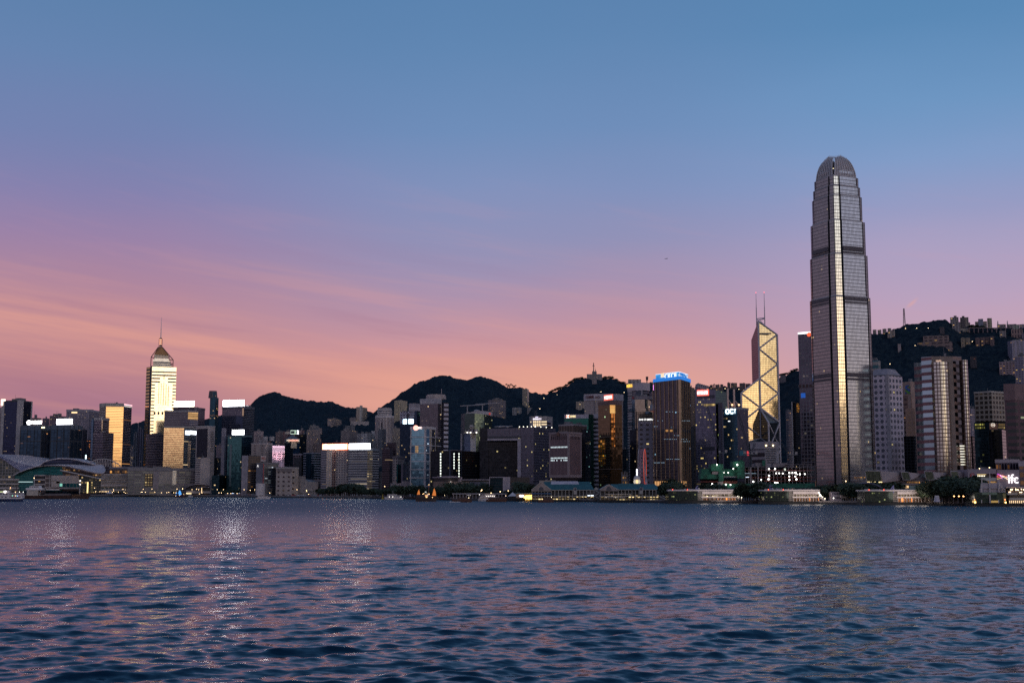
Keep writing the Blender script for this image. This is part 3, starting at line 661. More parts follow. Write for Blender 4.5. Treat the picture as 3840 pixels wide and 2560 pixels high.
# ---------------------------------------------------------------- spired tower (three-sided plan)
def central_tower():
 Yc = 2800
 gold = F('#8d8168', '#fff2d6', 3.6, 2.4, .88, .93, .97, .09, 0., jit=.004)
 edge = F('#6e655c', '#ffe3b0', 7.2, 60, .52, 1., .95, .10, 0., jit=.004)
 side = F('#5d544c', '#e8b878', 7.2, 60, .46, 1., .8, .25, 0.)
 dark = M((.035, .035, .05), .5, name='recess')
 P = lambda px, py, Y: (Xat(px, Y, Zat(py, Y)), Y)
 A = P(549.5, 1372, Yc+14); A2 = P(563, 1372, Yc+2); C = P(566, 1375, Yc+8); D = P(571, 1372, Yc-2); 
 L = 84/FP*Yc; ang = R(72)
 Eb = (D[0]+L*1.0, D[1]+L/math.tan(ang)); E2 = (Eb[0]-5, Eb[1]+10); T = ((A[0]+Eb[0])/2+12, Yc+58)
 poly = [A, A2, C, D, Eb, E2, T]
 z1 = Zat(1375, Yc); z1s = Zat(1371, Yc+10)
 root = thing('spired_tower', 'very tall gold mirrored tower with stepped crown and long spire', 'building', (D[0]+20, Yc+20, 3))
 b = B(); b.v = 0; b.front = [A, A2, C, D, Eb]; b.poly = poly; b.zt = z1; b.root = root; b.zb = 3
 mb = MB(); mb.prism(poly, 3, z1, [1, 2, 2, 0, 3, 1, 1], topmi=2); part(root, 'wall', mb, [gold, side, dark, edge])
 # banded strips up both edges of the gold face, as in the photograph
 Pf, d, Lf, n = face(b, 3)
 mb = MB(); z = 30
 k = 0
 while z < z1-6:
  w = 7.5 if z < z1-42 else (18 if z < z1-22 else Lf/2)
  fbox(b, 3, .2, w, z, z+3.0, .35, .4, mb)
  if z > 3: fbox(b, 3, Lf-w, Lf-.2, z, z+3.0, .35, .4, mb)
  z += 7.4
 part(root, 'stripe', mb, M((.36, .29, .20), .6, name='spandrel'))
 mb = MB()
 for j, (h0, h1) in enumerate(((1428, 1513), (1436, 1516), (1432, 1518), (1440, 1518), (1446, 1520))):
  s = Lf*(.30+.10*j); fbox(b, 3, s-.55, s+.55, Zat(h1, Yc), Zat(h0, Yc), .4, .5, mb)
 for j in range(3):
  s = Lf*.5; zz = Zat(1405+j*6.5, Yc); fbox(b, 3, s-1.1, s+1.1, zz-1.2, zz+1.2, .4, .5, mb)
 part(root, 'vertical_fin', mb, M((.30, .22, .12), .6, name='fin'))
 mb = MB()
 for j in range(5):
  s = Lf*(.12+.16*j); fbox(b, 3, s, s+4.2, Zat(1554, Yc), Zat(1543, Yc), .35, .4, mb)
 part(root, 'vent_opening', mb, dark)
 # dark corner column
 mb = MB(); mb.bar((D[0]-2, D[1]+1, 3), (D[0]-2, D[1]+1, z1+2), 2.2, 6); part(root, 'corner_column', mb, dark)
 # stepped crown
 cx = (571+654)/2; yy = [1375, 1368, 1354, 1345, 1327]
 def tier(x0, x1, y0, y1, mat, name='crown_tier', dy=6):
  q0 = P(x0, y1, Yc+dy); q1 = P(x1, y1, Yc+dy+12.5); 
  mb = MB(); mb.prism([q0, q1, (q1[0]-4, q1[1]+26), ((q0[0]+q1[0])/2, q0[1]+42), (q0[0]+2, q0[1]+24)], Zat(y0, Yc), Zat(y1, Yc), 0); part(root, name, mb, mat)
 wm = F('#efe2c4', '#d8c8a8', 40, 60, .1, 1, .2, .3, 0); gm = M((.10, .085, .09), .4, name='louvre'); wl = M((.66, .60, .52), .28, .75, name='pale_cladding')
 tier(573, 642, 1375.5, 1370, gm); tier(573, 642, 1370, 1367, wl, dy=5.6); tier(574, 641, 1367, 1362.5, gm); tier(574, 639, 1362.5, 1360, wl, dy=5.6); tier(574, 638, 1360, 1354, gm, dy=6.4)
 tier(573, 638, 1354, 1346, wl, dy=7); tier(577.5, 632.5, 1346, 1341, wl, dy=9); tier(578, 632, 1341, 1327.5, M((.42, .33, .25), .4, .5, name='bronze'), dy=10)
 # pyramid roof
 q0 = P(578, 1327, Yc+10); q1 = P(632, 1327, Yc+18); ap = (Xat(602, Yc+22, Zat(1298, Yc)), Yc+22, Zat(1296, Yc))
 pg = F('#5a4030', '#c88850', 2.4, 2.4, .85, .85, .9, .45, 0.)
 mb = MB(); zb = Zat(1327, Yc); bk = ((q0[0]+q1[0])/2, q0[1]+36, zb)
 Lp = q1[0]-q0[0]
 t0 = 4.5
 a0 = (ap[0]-t0, ap[1]-1, ap[2]); a1 = (ap[0]+t0, ap[1]-1, ap[2]); a2 = (ap[0], ap[1]+4, ap[2])
 mb.face([(*q0, zb), (*q1, zb), a1, a0], [(0, 0), (Lp, 0), (Lp*.6, 20), (Lp*.4, 20)]); mb.face([(*q1, zb), bk, a2, a1], [(0, 0), (30, 0), (20, 20), (10, 20)]); mb.face([bk, (*q0, zb), a0, a2], [(0, 0), (30, 0), (20, 20), (10, 20)])
 part(root, 'pyramid_roof', mb, pg)
 br = M((.13, .055, .045), .5, name='red_brown_steel')
 # outrigger frame
 mb = MB()
 cz = Zat(1342, Yc); tp = (ap[0]-5, ap[1]-2, Zat(1298, Yc)); tpr = (ap[0]+5, ap[1]-2, Zat(1298, Yc))
 l0 = (*P(567, 1338, Yc+2), Zat(1338, Yc)); l1 = (l0[0]-.5, l0[1], Zat(1372, Yc)); r0 = (*P(649.5, 1345, Yc+16), Zat(1346, Yc)); r1 = (r0[0], r0[1], Zat(1375, Yc))
 for a, c in ((tp, l0), (l0, l1), (tpr, r0), (r0, r1), (l0, (*P(578, 1341, Yc+10), Zat(1341, Yc))), (r0, (*P(636, 1346, Yc+14), Zat(1346, Yc))), ((r0[0], r0[1], Zat(1362, Yc)), (*P(640, 1363, Yc+14), Zat(1363, Yc)))): mb.bar(a, c, .95, 5)
 part(root, 'crown_frame', mb, br)
 # lantern with four lit bands, then the spire
 mb = MB(); x, y = ap[0], ap[1]
 for dx, dy in ((-3.2, -1), (3.2, -1), (0, 3.5)): mb.bar((x+dx, y+dy, Zat(1299, Yc)), (x+dx, y+dy, Zat(1267, Yc)), .9, 5)
 for dx, dy in ((-3.2, -1), (3.2, -1), (0, 3.5)): mb.bar((x+dx, y+dy, Zat(1267, Yc)), (x, y, Zat(1261, Yc)), .8, 5)
 part(root, 'lantern', mb, br)
 mb = MB()
 for yv in (1270, 1277.5, 1285): mb.bar((x, y, Zat(yv+1.2, Yc)), (x, y, Zat(yv-1.2, Yc)), 3.4, 8)
 part(root, 'light_band', mb, E((1., .45, .28), 1.8))
 mb = MB(); mb.bar((x, y, Zat(1298, Yc)), (x, y, Zat(1265, Yc)), 1.7, 8); part(root, 'lantern_core', mb, M((.35, .25, .2), .5))
 mb = MB(); tx = Xat(604.4, Yc+22, Zat(1185, Yc)); mb.bar((x, y, Zat(1262, Yc)), (x, y, Zat(1228, Yc)), 1.15, 6, .8); mb.bar((x, y, Zat(1228, Yc)), (x, y, Zat(1185, Yc)), .75, 6, .35); part(root, 'spire', mb, M((.62, .52, .50), .4, name='spire_paint'))
central_tower()
# ---------------------------------------------------------------- convention centre
def convention():
 root = thing('convention_centre', 'harbour convention centre with sweeping curved metal roofs over a glass hall', 'building', (Xat(170, 2560, 3), 2570, 3))
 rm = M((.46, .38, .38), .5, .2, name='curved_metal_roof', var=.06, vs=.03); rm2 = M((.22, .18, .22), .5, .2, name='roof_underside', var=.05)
 def pt(px, py, Y): z = Zat(py, Y); return (Xat(px, Y, z), Y, z)
 def interp(P, x):
  for (a, ya), (b, yb) in zip(P, P[1:]):
   if a <= x <= b:
    t = (x-a)/(b-a); t = t*t*(3-2*t)*.35+t*.65
    return ya+(yb-ya)*t
  return P[-1][1] if x > P[-1][0] else P[0][1]
 def sheet(top, bot, Yt, Yb, x0, x1, mat, name, n=40, bulge=0.):
  rows = []
  for j in range(7):
   t = j/6; row = []
   for i in range(n+1):
    x = x0+(x1-x0)*i/n; a = interp(top, x); c = interp(bot, x); y = a+(c-a)*t-bulge*math.sin(t*math.pi)*(c-a)
    row.append(pt(x, y, Yt+(Yb-Yt)*t))
   rows.append(row)
  mb = MB(); mb.strip(rows[::-1])
  # thickness edge
  e = [(p[0], p[1]+.2, p[2]-1.4) for p in rows[-1]]
  mb.strip([e, rows[-1]], sm=False)
  return part(root, name, mb, mat, weld=True)
 L = lambda P: [(x/3.1364, 1400+y/3.1364) for x, y in P]
 # rear wing: long descending ridge and saddle
 sheet(L([(-80, 945), (0, 949), (60, 950), (200, 955), (330, 962), (450, 980), (600, 1000), (640, 1010)]), L([(-80, 950), (0, 962), (60, 990), (200, 1040), (330, 1078), (430, 1095), (500, 1070), (640, 1030)]), 2640, 2590, -25, 200, rm, 'roof')
 # left plane, darker
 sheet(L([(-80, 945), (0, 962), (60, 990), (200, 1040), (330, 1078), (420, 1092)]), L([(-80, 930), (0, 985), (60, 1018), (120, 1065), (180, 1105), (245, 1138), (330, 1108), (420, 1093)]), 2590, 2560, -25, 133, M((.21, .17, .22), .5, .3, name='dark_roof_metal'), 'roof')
 # upper eyebrow roof above clerestory
 sheet(L([(455, 1083), (520, 1032), (600, 1005), (700, 990), (800, 991), (900, 996), (1000, 1010), (1130, 1048)]), L([(455, 1086), (520, 1037), (600, 1010), (700, 996), (800, 999), (900, 1012), (1000, 1040), (1130, 1070)]), 2600, 2570, 146, 361, rm, 'roof')
 # clerestory glass
 cg = F('#6b6470', '#26304a', 3.4, 60, .86, 1., .85, .08, 0.)
 mb = MB(); xs = [(470, 1080, 1082), (520, 1037, 1078), (600, 1010, 1070), (700, 997, 1064), (800, 1000, 1062), (900, 1013, 1064), (1000, 1040, 1070), (1130, 1070, 1082)]
 for (x0, a0, c0), (x1, a1, c1) in zip(xs, xs[1:]):
  p = [pt(x0/3.1364, 1400+c0/3.1364, 2572), pt(x1/3.1364, 1400+c1/3.1364, 2572), pt(x1/3.1364, 1400+a1/3.1364, 2572), pt(x0/3.1364, 1400+a0/3.1364, 2572)]
  mb.face(p, [(q_[0], q_[2]) for q_ in p])
 part(root, 'clerestory', mb, cg)
 # main lower wave roof
 sheet(L([(150, 1192), (245, 1140), (330, 1108), (430, 1095), (560, 1074), (700, 1064), (800, 1062), (930, 1066), (1050, 1075), (1140, 1068), (1200, 1072), (1235, 1095), (1243, 1130)]),
          L([(150, 1194), (245, 1148), (330, 1118), (430, 1090), (560, 1076), (700, 1078), (800, 1088), (930, 1118), (1050, 1150), (1140, 1170), (1200, 1172), (1235, 1158), (1243, 1132)]), 2575, 2535, 48, 396, rm, 'roof', n=70, bulge=.0)
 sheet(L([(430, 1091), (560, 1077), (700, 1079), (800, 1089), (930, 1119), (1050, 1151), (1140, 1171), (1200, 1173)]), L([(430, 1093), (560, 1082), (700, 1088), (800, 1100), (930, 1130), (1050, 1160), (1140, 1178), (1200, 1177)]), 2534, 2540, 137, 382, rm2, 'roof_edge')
 # glass hall behind/under the wave roof
 teal = F('#2b5a5c', '#1c6468', 2.6, 13, .8, .93, .75, .12, .02, '#bfe8dd', .8); brn = F('#5a4c48', '#3a3030', 5, 5, .86, .86, .6, .2, .22, '#ffc27a', 1.0); gl2 = F('#857a74', '#4a5150', 6, 6, .8, .8, .6, .15, .10, '#ffd8a0', .9)
 def wallp(xs, mat, name, Y=2550, yb=1380):
  mb = MB()
  for (x0, a0), (x1, a1) in zip(xs, xs[1:]):
   p = [pt(x0/3.1364, 1400+yb/3.1364, Y), pt(x1/3.1364, 1400+yb/3.1364, Y), pt(x1/3.1364, 1400+a1/3.1364, Y), pt(x0/3.1364, 1400+a0/3.1364, Y)]
   mb.face(p, [(q_[0], q_[2]) for q_ in p])
  part(root, name, mb, mat)
 wallp([(-80, 960), (0, 990), (60, 1022), (120, 1068), (190, 1112), (245, 1145)], gl2, 'glass_wall', 2562)
 wallp([(175, 1188), (245, 1152), (385, 1106)], F('#4f6f6c', '#1d6466', 3.4, 60, .7, 1., .7, .12, .03, '#dff', 1.2), 'glass_wall')
 wallp([(385, 1106), (430, 1096), (560, 1082), (735, 1090)], teal, 'glass_wall')
 wallp([(735, 1090), (800, 1100), (930, 1130), (1050, 1160), (1190, 1178)], brn, 'glass_wall')
 # terraces, front blocks with white louvre bands
 lou = F('#c5b0a4', '#4a4a4c', 4.2, 60, .45, 1., .5, .2, .0); louw = F('#c8b4a8', '#504c50', 2.4, 60, .42, 1., .5, .2, .0)
 def fb(x0, x1, y0, y1, mat, name, Y, dep=14):
  z1 = Zat(1400+y0/3.1364, Y); z0 = Zat(1400+y1/3.1364, Y); xa = Xat(x0/3.1364, Y, z0); xb = Xat(x1/3.1364, Y, z0)
  mb = MB(); mb.prism([(xa, Y), (xb, Y), (xb, Y+dep), (xa, Y+dep)], z0, z1); return part(root, name, mb, mat)
 slab = M((.45, .37, .34), .7, name='white_terrace')
 dk = F('#3a3436', '#332f34', 4, 6, .7, .8, .5, .2, .1, '#ffc27a', 1.)
 fb(-40, 210, 1238, 1405, gl2, 'terrace_wall', 2549, 10)
 for y in (1238, 1290, 1340): fb(-40, 220, y, y+15, slab, 'terrace', 2546)
 fb(403, 525, 1195, 1410, dk, 'terrace_wall', 2545, 4)
 for y in (1190, 1242, 1296): fb(401, 527, y, y+13, slab, 'terrace', 2542)
 fb(527, 925, 1194, 1350, F('#a89890', '#57504f', 9, 9, .85, .85, .5, .2, .06, '#ffd8a0', .8), 'hall_wall', 2543, 6)
 fb(600, 660, 1200, 1262, louw, 'louvre_panel', 2541, 2); fb(660, 924, 1196, 1290, louw, 'louvre_panel', 2540, 2); fb(600, 700, 1268, 1340, louw, 'louvre_panel', 2540, 2)
 fb(695, 925, 1292, 1356, F('#8a7c78', '#14565c', 15, 7, .62, .9, .7, .1, .25, '#a8ffe8', 1.1), 'glass_box', 2538, 6)
 fb(540, 700, 1352, 1372, slab, 'terrace', 2540)
 fb(925, 1185, 1215, 1400, F('#5a5450', '#2f3a3a', 5, 4, .8, .8, .6, .15, .2, '#ffd890', 1.2), 'glass_wall', 2541, 6)
 mb = MB()
 a = pt(705/3.1364, 1400+1137/3.1364, 2530); c = pt(1215/3.1364, 1400+1243/3.1364, 2530); mb.bar(a, c, 1.3, 4); d_ = pt(1240/3.1364, 1400+1218/3.1364, 2530); mb.bar(c, d_, .8); mb.bar(d_, pt(1130/3.1364, 1400+1200/3.1364, 2534), .5)
 part(root, 'canopy_beam', mb, slab)
 mb = MB(); a = pt(1033/3.1364, 1400+1275/3.1364, 2528); mb.bar((a[0], a[1], 4), a, 1.3, 6); part(root, 'light_column', mb, E((1., .75, .3), 1.6))
 fb(1002, 1012, 958, 1003, E((.7, .95, 1.), 3), 'lit_sign', 2560, 2)
 # right wing
 fb(1185, 1705, 1200, 1395, F('#b8a69c', '#4f5a56', 6.5, 8, .7, .9, .6, .15, .12, '#ffdca0', 1.), 'hall_wall', 2541, 18)
 for y, h, x1 in ((1180, 14, 1700), (1206, 6, 1560), (1222, 6, 1630), (1238, 6, 1600), (1262, 6, 1630), (1278, 6, 1560), (1302, 14, 1500), (1320, 6, 1570), (1360, 14, 1640)): fb(1187, x1, y, y+h, slab, 'louvre_panel' if h < 10 else 'terrace', 2538, 4)
 fb(1290, 1640, 1118, 1172, F('#6f6568', '#453c38', 14, 5, .55, .9, .5, .2, .3, '#ffb25e', 1.3), 'upper_storey', 2560, 20)
 fb(1285, 1730, 1096, 1120, M((.16, .14, .16), .7), 'upper_storey', 2556, 30)
 # arch truss on the roof
 mb = MB(); pr = None; bt = None
 for i in range(15):
  t = i/14; x = 1000+420*t; y = 1092-88*math.sin(math.pi*min(1, max(0, (x-1000)/420)))**.75
  p = pt(x/3.1364, 1400+y/3.1364, 2575)
  if pr: mb.bar(pr, p, 1.0)
  if 3 < i < 13:
   qd = pt(x/3.1364, 1400+1096/3.1364, 2575); mb.bar(p, qd, .55)
   if bt: mb.bar(bt, p, .5)
   bt = qd
  pr = p
 part(root, 'arch_truss', mb, slab)
convention()
# ================================================================ Wan Chai, east of the spired tower
br_ = F('#85757a', '#39344a', 3.5, 60, .6, 1., .8, .1, .02, '#ffb060')
pale_side = F('#9a8d88', '#554a50', 3.5, 60, .5, 1., .6, .2, .01)
bl(2, ('r', 152, 160, 368, 2690, 84), 712, 'brown banded office block directly in front of the spired tower base', br_, pl=4)
b = bl(2, ('r', 470, 715, 843, 2650, 30), 398, 'dark office tower topped by a glowing cream rooftop screen', F('#4f4650', '#2a3144', 3.7, 60, .7, 1., .8, .1, .01), pl=4, par=(4, M((.07, .045, .06), .6)))
mb = vbox(b, 0, 484, 328, 718, 389, 1., 1.); part(b.root, 'lit_screen', mb, E((1., .86, .66), 7.))
mb = vbox(b, 0, 481, 389, 722, 396, .8, .8); part(b.root, 'sign_frame', mb, M((.25, .05, .03), .5))
b = bl(2, [(366, 2600), (645, 2592), (762, 2604)], [445, 437, 440], 'grey banded office tower with a gold mirrored corner behind the cream mirrored block', [F('#867a78', '#4d4a55', 3.6, 60, .6, 1., .8, .1, .02), F('#6b5a44', '#f0cf90', 3.6, 60, .72, 1., .95, .1, 0)], pl=4, par=(3, M((.28, .24, .23), .7)))
bl(2, [(568, 2585), (668, 2580), (762, 2592)], [536, 540, 545], 'grey block with strong white floor bands behind the cream mirrored block', [F('#7d7276', '#47434f', 3.6, 60, .6, 1., .8, .1, .01), F('#a89a9c', '#262a3c', 3.6, 60, .6, 1., .8, .08, .01)], pl=2)
cream = F('#6e5a4c', '#ffdcae', 3.6, 2.6, .74, .96, .95, .11, .004, jit=.004)
b = bl(2, [(362, 2520), (598, 2528), (668, 2540), (757, 2575)], [622, 624, 630, 640], 'cream gold mirrored office block above the waterfront podium', [cream, F('#7a7c80', '#565f66', 3.6, 60, .6, 1., .85, .1, .03), F('#70767e', '#39414e', 3.6, 60, .6, 1., .85, .1, .06, '#ffd080')], pl=4, par=(3, M((.30, .25, .22), .7)))
mb = vbox(b, 1, 612, 670, 667, 722, .6, .8); part(b.root, 'lit_screen', mb, E((.75, .85, 1.), 2.6)); mb = vbox(b, 2, 669, 670, 753, 722, .6, .8); part(b.root, 'lit_screen', mb, E((.9, .93, 1.), 3.6))
mb = vbox(b, 1, 646, 795, 664, 1105, .4, .5); part(b.root, 'lit_window', mb, F('#7a5a44', '#ffe0c0', 3.6, 60, .7, 1, .6, .2, .9, '#ffcf9a', 1.))
mb = MB()
for k in range(7):
 x = 390+k*22
 for (a0, b0, a1, b1) in ((x, 1078, x+16, 1081), (x, 1101, x+16, 1104), (x, 1078, x+2.5, 1104), (x+13.5, 1078, x+16, 1104)): vbox(b, 0, a0, b0, a1, b1, .6, .7, mb)
part(b.root, 'steel_frame', mb, DARK)
# waterfront podium (long stepped block)
pod = F('#77696a', '#3a434e', 5., 14, .6, .9, .6, .15, .10, '#ffd890', 1.)
b = bl(2, ('r', -70, -60, 742, 2470, 88), 1112, 'long grey podium of stacked floors running along the promenade', pod, 'podium_block', pl=3, ph=4, depth=40, par=(5, M((.2, .17, .17), .7)))
mb = MB()
for (x0, y0, x1, y1) in ((235, 1150, 295, 1360), (500, 1300, 740, 1312), (505, 1190, 740, 1199), (505, 1225, 740, 1234), (505, 1262, 740, 1271)): vbox(b, 1, x0, y0, x1, y1, 1.0, 1.6, mb)
part(b.root, 'concrete_pier', mb, M((.24, .19, .19), .7))
mb = vbox(b, 1, 135, 1180, 232, 1330, .5, .6); part(b.root, 'lit_atrium', mb, F('#2a2420', '#6b5a40', 5, 5, .6, .7, .5, .3, .55, '#ffe09a', 1.3))
mb = vbox(b, 1, 462, 1140, 502, 1306, .8, 1.); part(b.root, 'stair_tower', mb, F('#b0a49c', '#d8ccb8', 3, 3, .8, .9, .3, .3, 0))
mb = vbox(b, 1, 298, 1150, 460, 1300, .5, .7); part(b.root, 'lattice_screen', mb, F('#9a8d88', '#4a4a50', 1.4, 60, .4, 1., .4, .2, 0))
# white slab with side stair windows
slabw = F('#a79690', '#4a4048', 3.5, 8, .0, 0., .5, .3, 0)
b = bl(2, [(742, 2500), (862, 2492), (962, 2512)], [622, 624, 622], 'pale slab tower with a black front panel and a column of slot windows', [slabw, slabw], pl=2, ph=3, par=(2, PALE), depth=30)
mb = vbox(b, 0, 752, 650, 866, 985, .5, .7); part(b.root, 'dark_panel', mb, F('#1d1a26', '#1f2030', 3.5, 3, .7, .8, .7, .1, 0))
mb = MB()
for k in range(12): vbox(b, 1, 908, 683+k*20.5, 945, 692+k*20.5, .4, .5, mb)
part(b.root, 'slot_window', mb, DARK)
bl(2, [(734, 2462), (792, 2460), (905, 2468)], [992, 992, 990], 'pale lower block with banded left edge below the slab tower', [F('#b3a39c', '#3d3a44', 3.5, 60, .55, 1., .5, .2, .02), slabw], pl=1, depth=30)
# slim tapered black-glass spire building
def taper():
 Y = 3300; lab = 'slim dark teal residential tower with a narrower rounded crown'
 m = F('#20303a', '#2c5262', 3.3, 4.5, .75, .8, .85, .12, .05, '#ffcf90')
 b = bl(2, ('r', 902, 965, 1004, Y, 35), 282, lab, m, 'residential_tower', pl=0)
 bb, pp = foot(2, ('r', 917, 955, 982, Y+8, 35), 215, 20)
 mb = MB(); mb.prism(pp, b.zt, Zat(sv(2, 0, 214)[1], Y)); part(b.root, 'upper_shaft', mb, m)
 cx = sum(p[0] for p in pp)/4; mb = MB(); mb.bar((cx-4, Y+20, b.zt), (cx-4, Y+20, Zat(sv(2, 0, 199)[1], Y)), 12, 14, 10); part(b.root, 'crown', mb, M((.06, .05, .055), .5))
 ring(b, 488, 497, .5, F('#504030', '#806040', 3, 6, .9, .8, .3, .3, .6, '#ffb878', 1.4), 'lit_band')
taper()
# dark tower with big white screen
b = bl(2, ('r', 1046, 1290, 1424, 2650, 32), 386, 'tall dark glass tower topped by a bright white rooftop screen', [F('#3d3b4c', '#2f3a50', 3.6, 5, .75, .86, .85, .08, .02), F('#53525c', '#3a4856', 3.6, 60, .62, 1., .85, .08, .01)], pl=4, par=(5, M((.05, .055, .07), .5)))
mb = vbox(b, 0, 1059, 318, 1303, 382, 1., 1.); part(b.root, 'lit_screen', mb, E((.93, .92, 1.), 12.))
mb = vbox(b, 0, 1048, 410, 1284, 497, .5, .7); part(b.root, 'louvre_band', mb, F('#6d6068', '#5a5260', 2, 60, .6, 1., .5, .2, 0))
mb = vbox(b, 0, 1284, 408, 1299, 497, .6, .9); part(b.root, 'gold_fin', mb, M((.8, .62, .36), .15, .95, name='gold_sheen', var=0))
b = bl(2, [(1040, 2470), (1078, 2466), (1096, 2480)], 640, 'thin pale fin wall beside the teal glass tower', M((.20, .17, .19), .7), 'wall_slab', 'building', pl=0, depth=16)
b = bl(2, [(1112, 2440), (1275, 2430), (1395, 2462)], [728, 730, 735], 'teal glass office tower carrying a small white screen', [F('#1c3640', '#3f6a6c', 3.6, 2.4, .88, .9, .85, .08, .01), F('#162834', '#20445a', 3.6, 60, .8, 1., .85, .08, .02)], pl=3, par=(3, M((.05, .08, .09), .5)))
mb = vbox(b, 0, 1167, 664, 1305, 717, 1., 1.); part(b.root, 'lit_screen', mb, E((.98, .97, 1.), 9.))
mb = vbox(b, 0, 1138, 835, 1148, 1330, .7, .9); part(b.root, 'glass_fin', mb, M((.12, .16, .17), .3, .6))
bl(2, ('r', 925, 1010, 1120, 2420, 20), 1195, 'low dark teal glass annex at the foot of the teal tower', F('#122028', '#173843', 4, 4, .8, .9, .8, .1, .02), pl=2, ph=2)
bl(2, ('r', 945, 990, 1050, 2560, 20), 990, 'dark block behind the pale slab tower', F('#141a24', '#1a2733', 3.6, 4, .7, .8, .7, .1, .03), pl=1, ph=2)
bl(2, ('r', 975, 1000, 1040, 3000, 30), 840, 'small pale apartment block seen between slab and teal towers', resi('#8a7478'), 'apartment_block', pl=1)
# ---------------------------------------------------------------- view 3 cluster
bl(3, ('r', 158, 222, 277, 3050, 35), 675, 'pale apartment tower rising just right of the dark screen tower', resi('#a8908c', .02), 'residential_tower', pl=3, ph=6)
bl(3, ('r', 175, 240, 287, 3000, 35), 735, 'lower shoulder apartment block under the pale apartment tower', resi('#9a8480', .03), 'residential_tower', pl=1)
b = bl(3, ('r', 285, 330, 372, 2900, 30), 790, 'pale water tank tower with two round tanks on top', resi('#a08c8a', .02), 'apartment_block', pl=0)
mb = MB()
for dx in (-6, 9): mb.bar((b.c.x+dx, b.c.y, b.zt), (b.c.x+dx, b.c.y, b.zt+10), 6, 10)
part(b.root, 'water_tank', mb, PALE)
ht = F('#8b7c76', '#3a3038', 3.4, 15, .36, .34, .6, .2, .0)
b = bl(3, [(134, 2420), (300, 2415), (384, 2422)], [823, 823, 828], 'wide pale hotel block with paired dark slot windows', ht, 'hotel_block', pl=5, ph=9, par=(1.5, PALE))
hw = F('#e2bfc8', '#4a2c38', 3.9, 8.6, .34, .7, .3, .3, .0)
b = bl(3, [(383, 2380), (525, 2384)], [850, 855], 'white floodlit hotel tower with three columns of dark windows', hw, 'hotel_tower', pl=2, ph=4, par=(12, M((.80, .62, .68), .6)), depth=26, parout=.3)
mb = vbox(b, 0, 384, 850, 524, 872, .6, .9); part(b.root, 'lit_parapet', mb, E((1., .72, .82), .35))
ftext(b, 0, '電', 503, 944, 512, 962, DARK, out=.5); ftext(b, 0, '氣', 503, 968, 512, 986, DARK, out=.5); ftext(b, 0, '大', 503, 992, 512, 1009, DARK, out=.5); ftext(b, 0, '廈', 503, 1014, 512, 1032, DARK, out=.5)
# floodlights that wash the white hotel facade from the podium roof in front of it
P_, d_, L_, n_ = face(b, 0)
for k in range(2):
 c = P_+d_*L_*(.3+.4*k)+n_*26
 ld = bpy.data.lights.new('floodlight', 'SPOT'); ld.energy = 22000; ld.color = (1., .72, .80); ld.spot_size = R(75); ld.spot_blend = .7; ld.shadow_soft_size = 1.
 lo = bpy.data.objects.new('floodlight', ld); COL.objects.link(lo); lo.location = (c.x, c.y, Zat(sv(3, 0, 1060)[1], 2380))
 tgt = Vector((P_.x+d_.x*L_*.5, P_.y, Zat(sv(3, 0, 900)[1], 2380))); lo.rotation_euler = (Vector(lo.location)-tgt).to_track_quat('Z', 'Y').to_euler()
# banded youth hotel with red lettering board
b = bl(3, [(22, 2350), (88, 2344), (240, 2352)], [964, 963, 968], 'dark banded hotel with a pale lift shaft and red lettered roof board', [F('#7d6e70', '#554', 4, 60, 0, 0, .3, .3, 0), F('#3c3438', '#241c22', 4.2, 5., .62, .9, .6, .2, .10, '#ffb05e', .9)], 'hotel_block', pl=1, ph=2)
mb = vbox(b, 0, 26, 964, 87, 1370, .5, .6); part(b.root, 'lift_shaft', mb, M((.29, .24, .25), .7))
mb = vbox(b, 1, 247, 968, 302, 1032, 1., 2.); part(b.root, 'sign_board', mb, M((.45, .36, .33), .7))
ftext(b, 1, 'YMCA', 250, 980, 299, 1014, M((.45, .03, .02), .5), out=1.2)
b = bl(3, [(192, 2310), (282, 2304), (455, 2312)], [1052, 1056, 1058], 'grey concrete block with a white letter A on its blank wall', [M((.13, .12, .14), .7), F('#59545c', '#2f3440', 5, 20, .6, .9, .6, .2, .06, '#cfe0ff')], 'arts_block', pl=3, ph=3, par=(2, GREY))
ftext(b, 0, 'A', 204, 1072, 223, 1099, E((1, .95, .9), .8))
mb = vbox(b, 1, 290, 1098, 385, 1300, .5, .7); part(b.root, 'glass_front', mb, F('#3a3c46', '#242c3a', 4, 6, .75, .9, .8, .1, .15, '#e8f4ff', 1.2))
mb = vbox(b, 1, 272, 1060, 277, 1290, .8, 1.); part(b.root, 'red_fin', mb, M((.3, .03, .04), .5))
b = bl(3, [(383, 2280), (428, 2276)], 1110, 'narrow black glass slot between two concrete blocks', F('#12141c', '#161c26', 4, 4, .8, .9, .8, .1, 0), 'stair_block', pl=0, depth=12)
acad = F('#9d8c84', '#3a2c30', 8.0, 9.5, .34, .40, .5, .3, .06, '#ffd28a', .8)
b = bl(3, [(426, 2250), (612, 2246), (692, 2256)], [1112, 1110, 1106], 'cream concrete academy with a grid of small square windows', [acad, F('#a39287', '#4a3c3a', 10, 13, .3, .35, .4, .3, .02)], 'academy_building', pl=2, ph=3, par=(2, M((.33, .28, .26), .7)))
mb = vbox(b, 0, 432, 1116, 610, 1156, .5, .6); part(b.root, 'ribbed_storey', mb, F('#8c7d78', '#554a4a', 30, 2.4, 1., .5, .3, .3, 0))
b = bl(3, [(690, 2262), (770, 2258)], 1205, 'blank cream auditorium wall next to the academy', M((.29, .24, .22), .8), 'auditorium', pl=0, depth=30, ph=2)
mb = MB(); fr = [(768, 1240), (800, 1270), (922, 1272)]
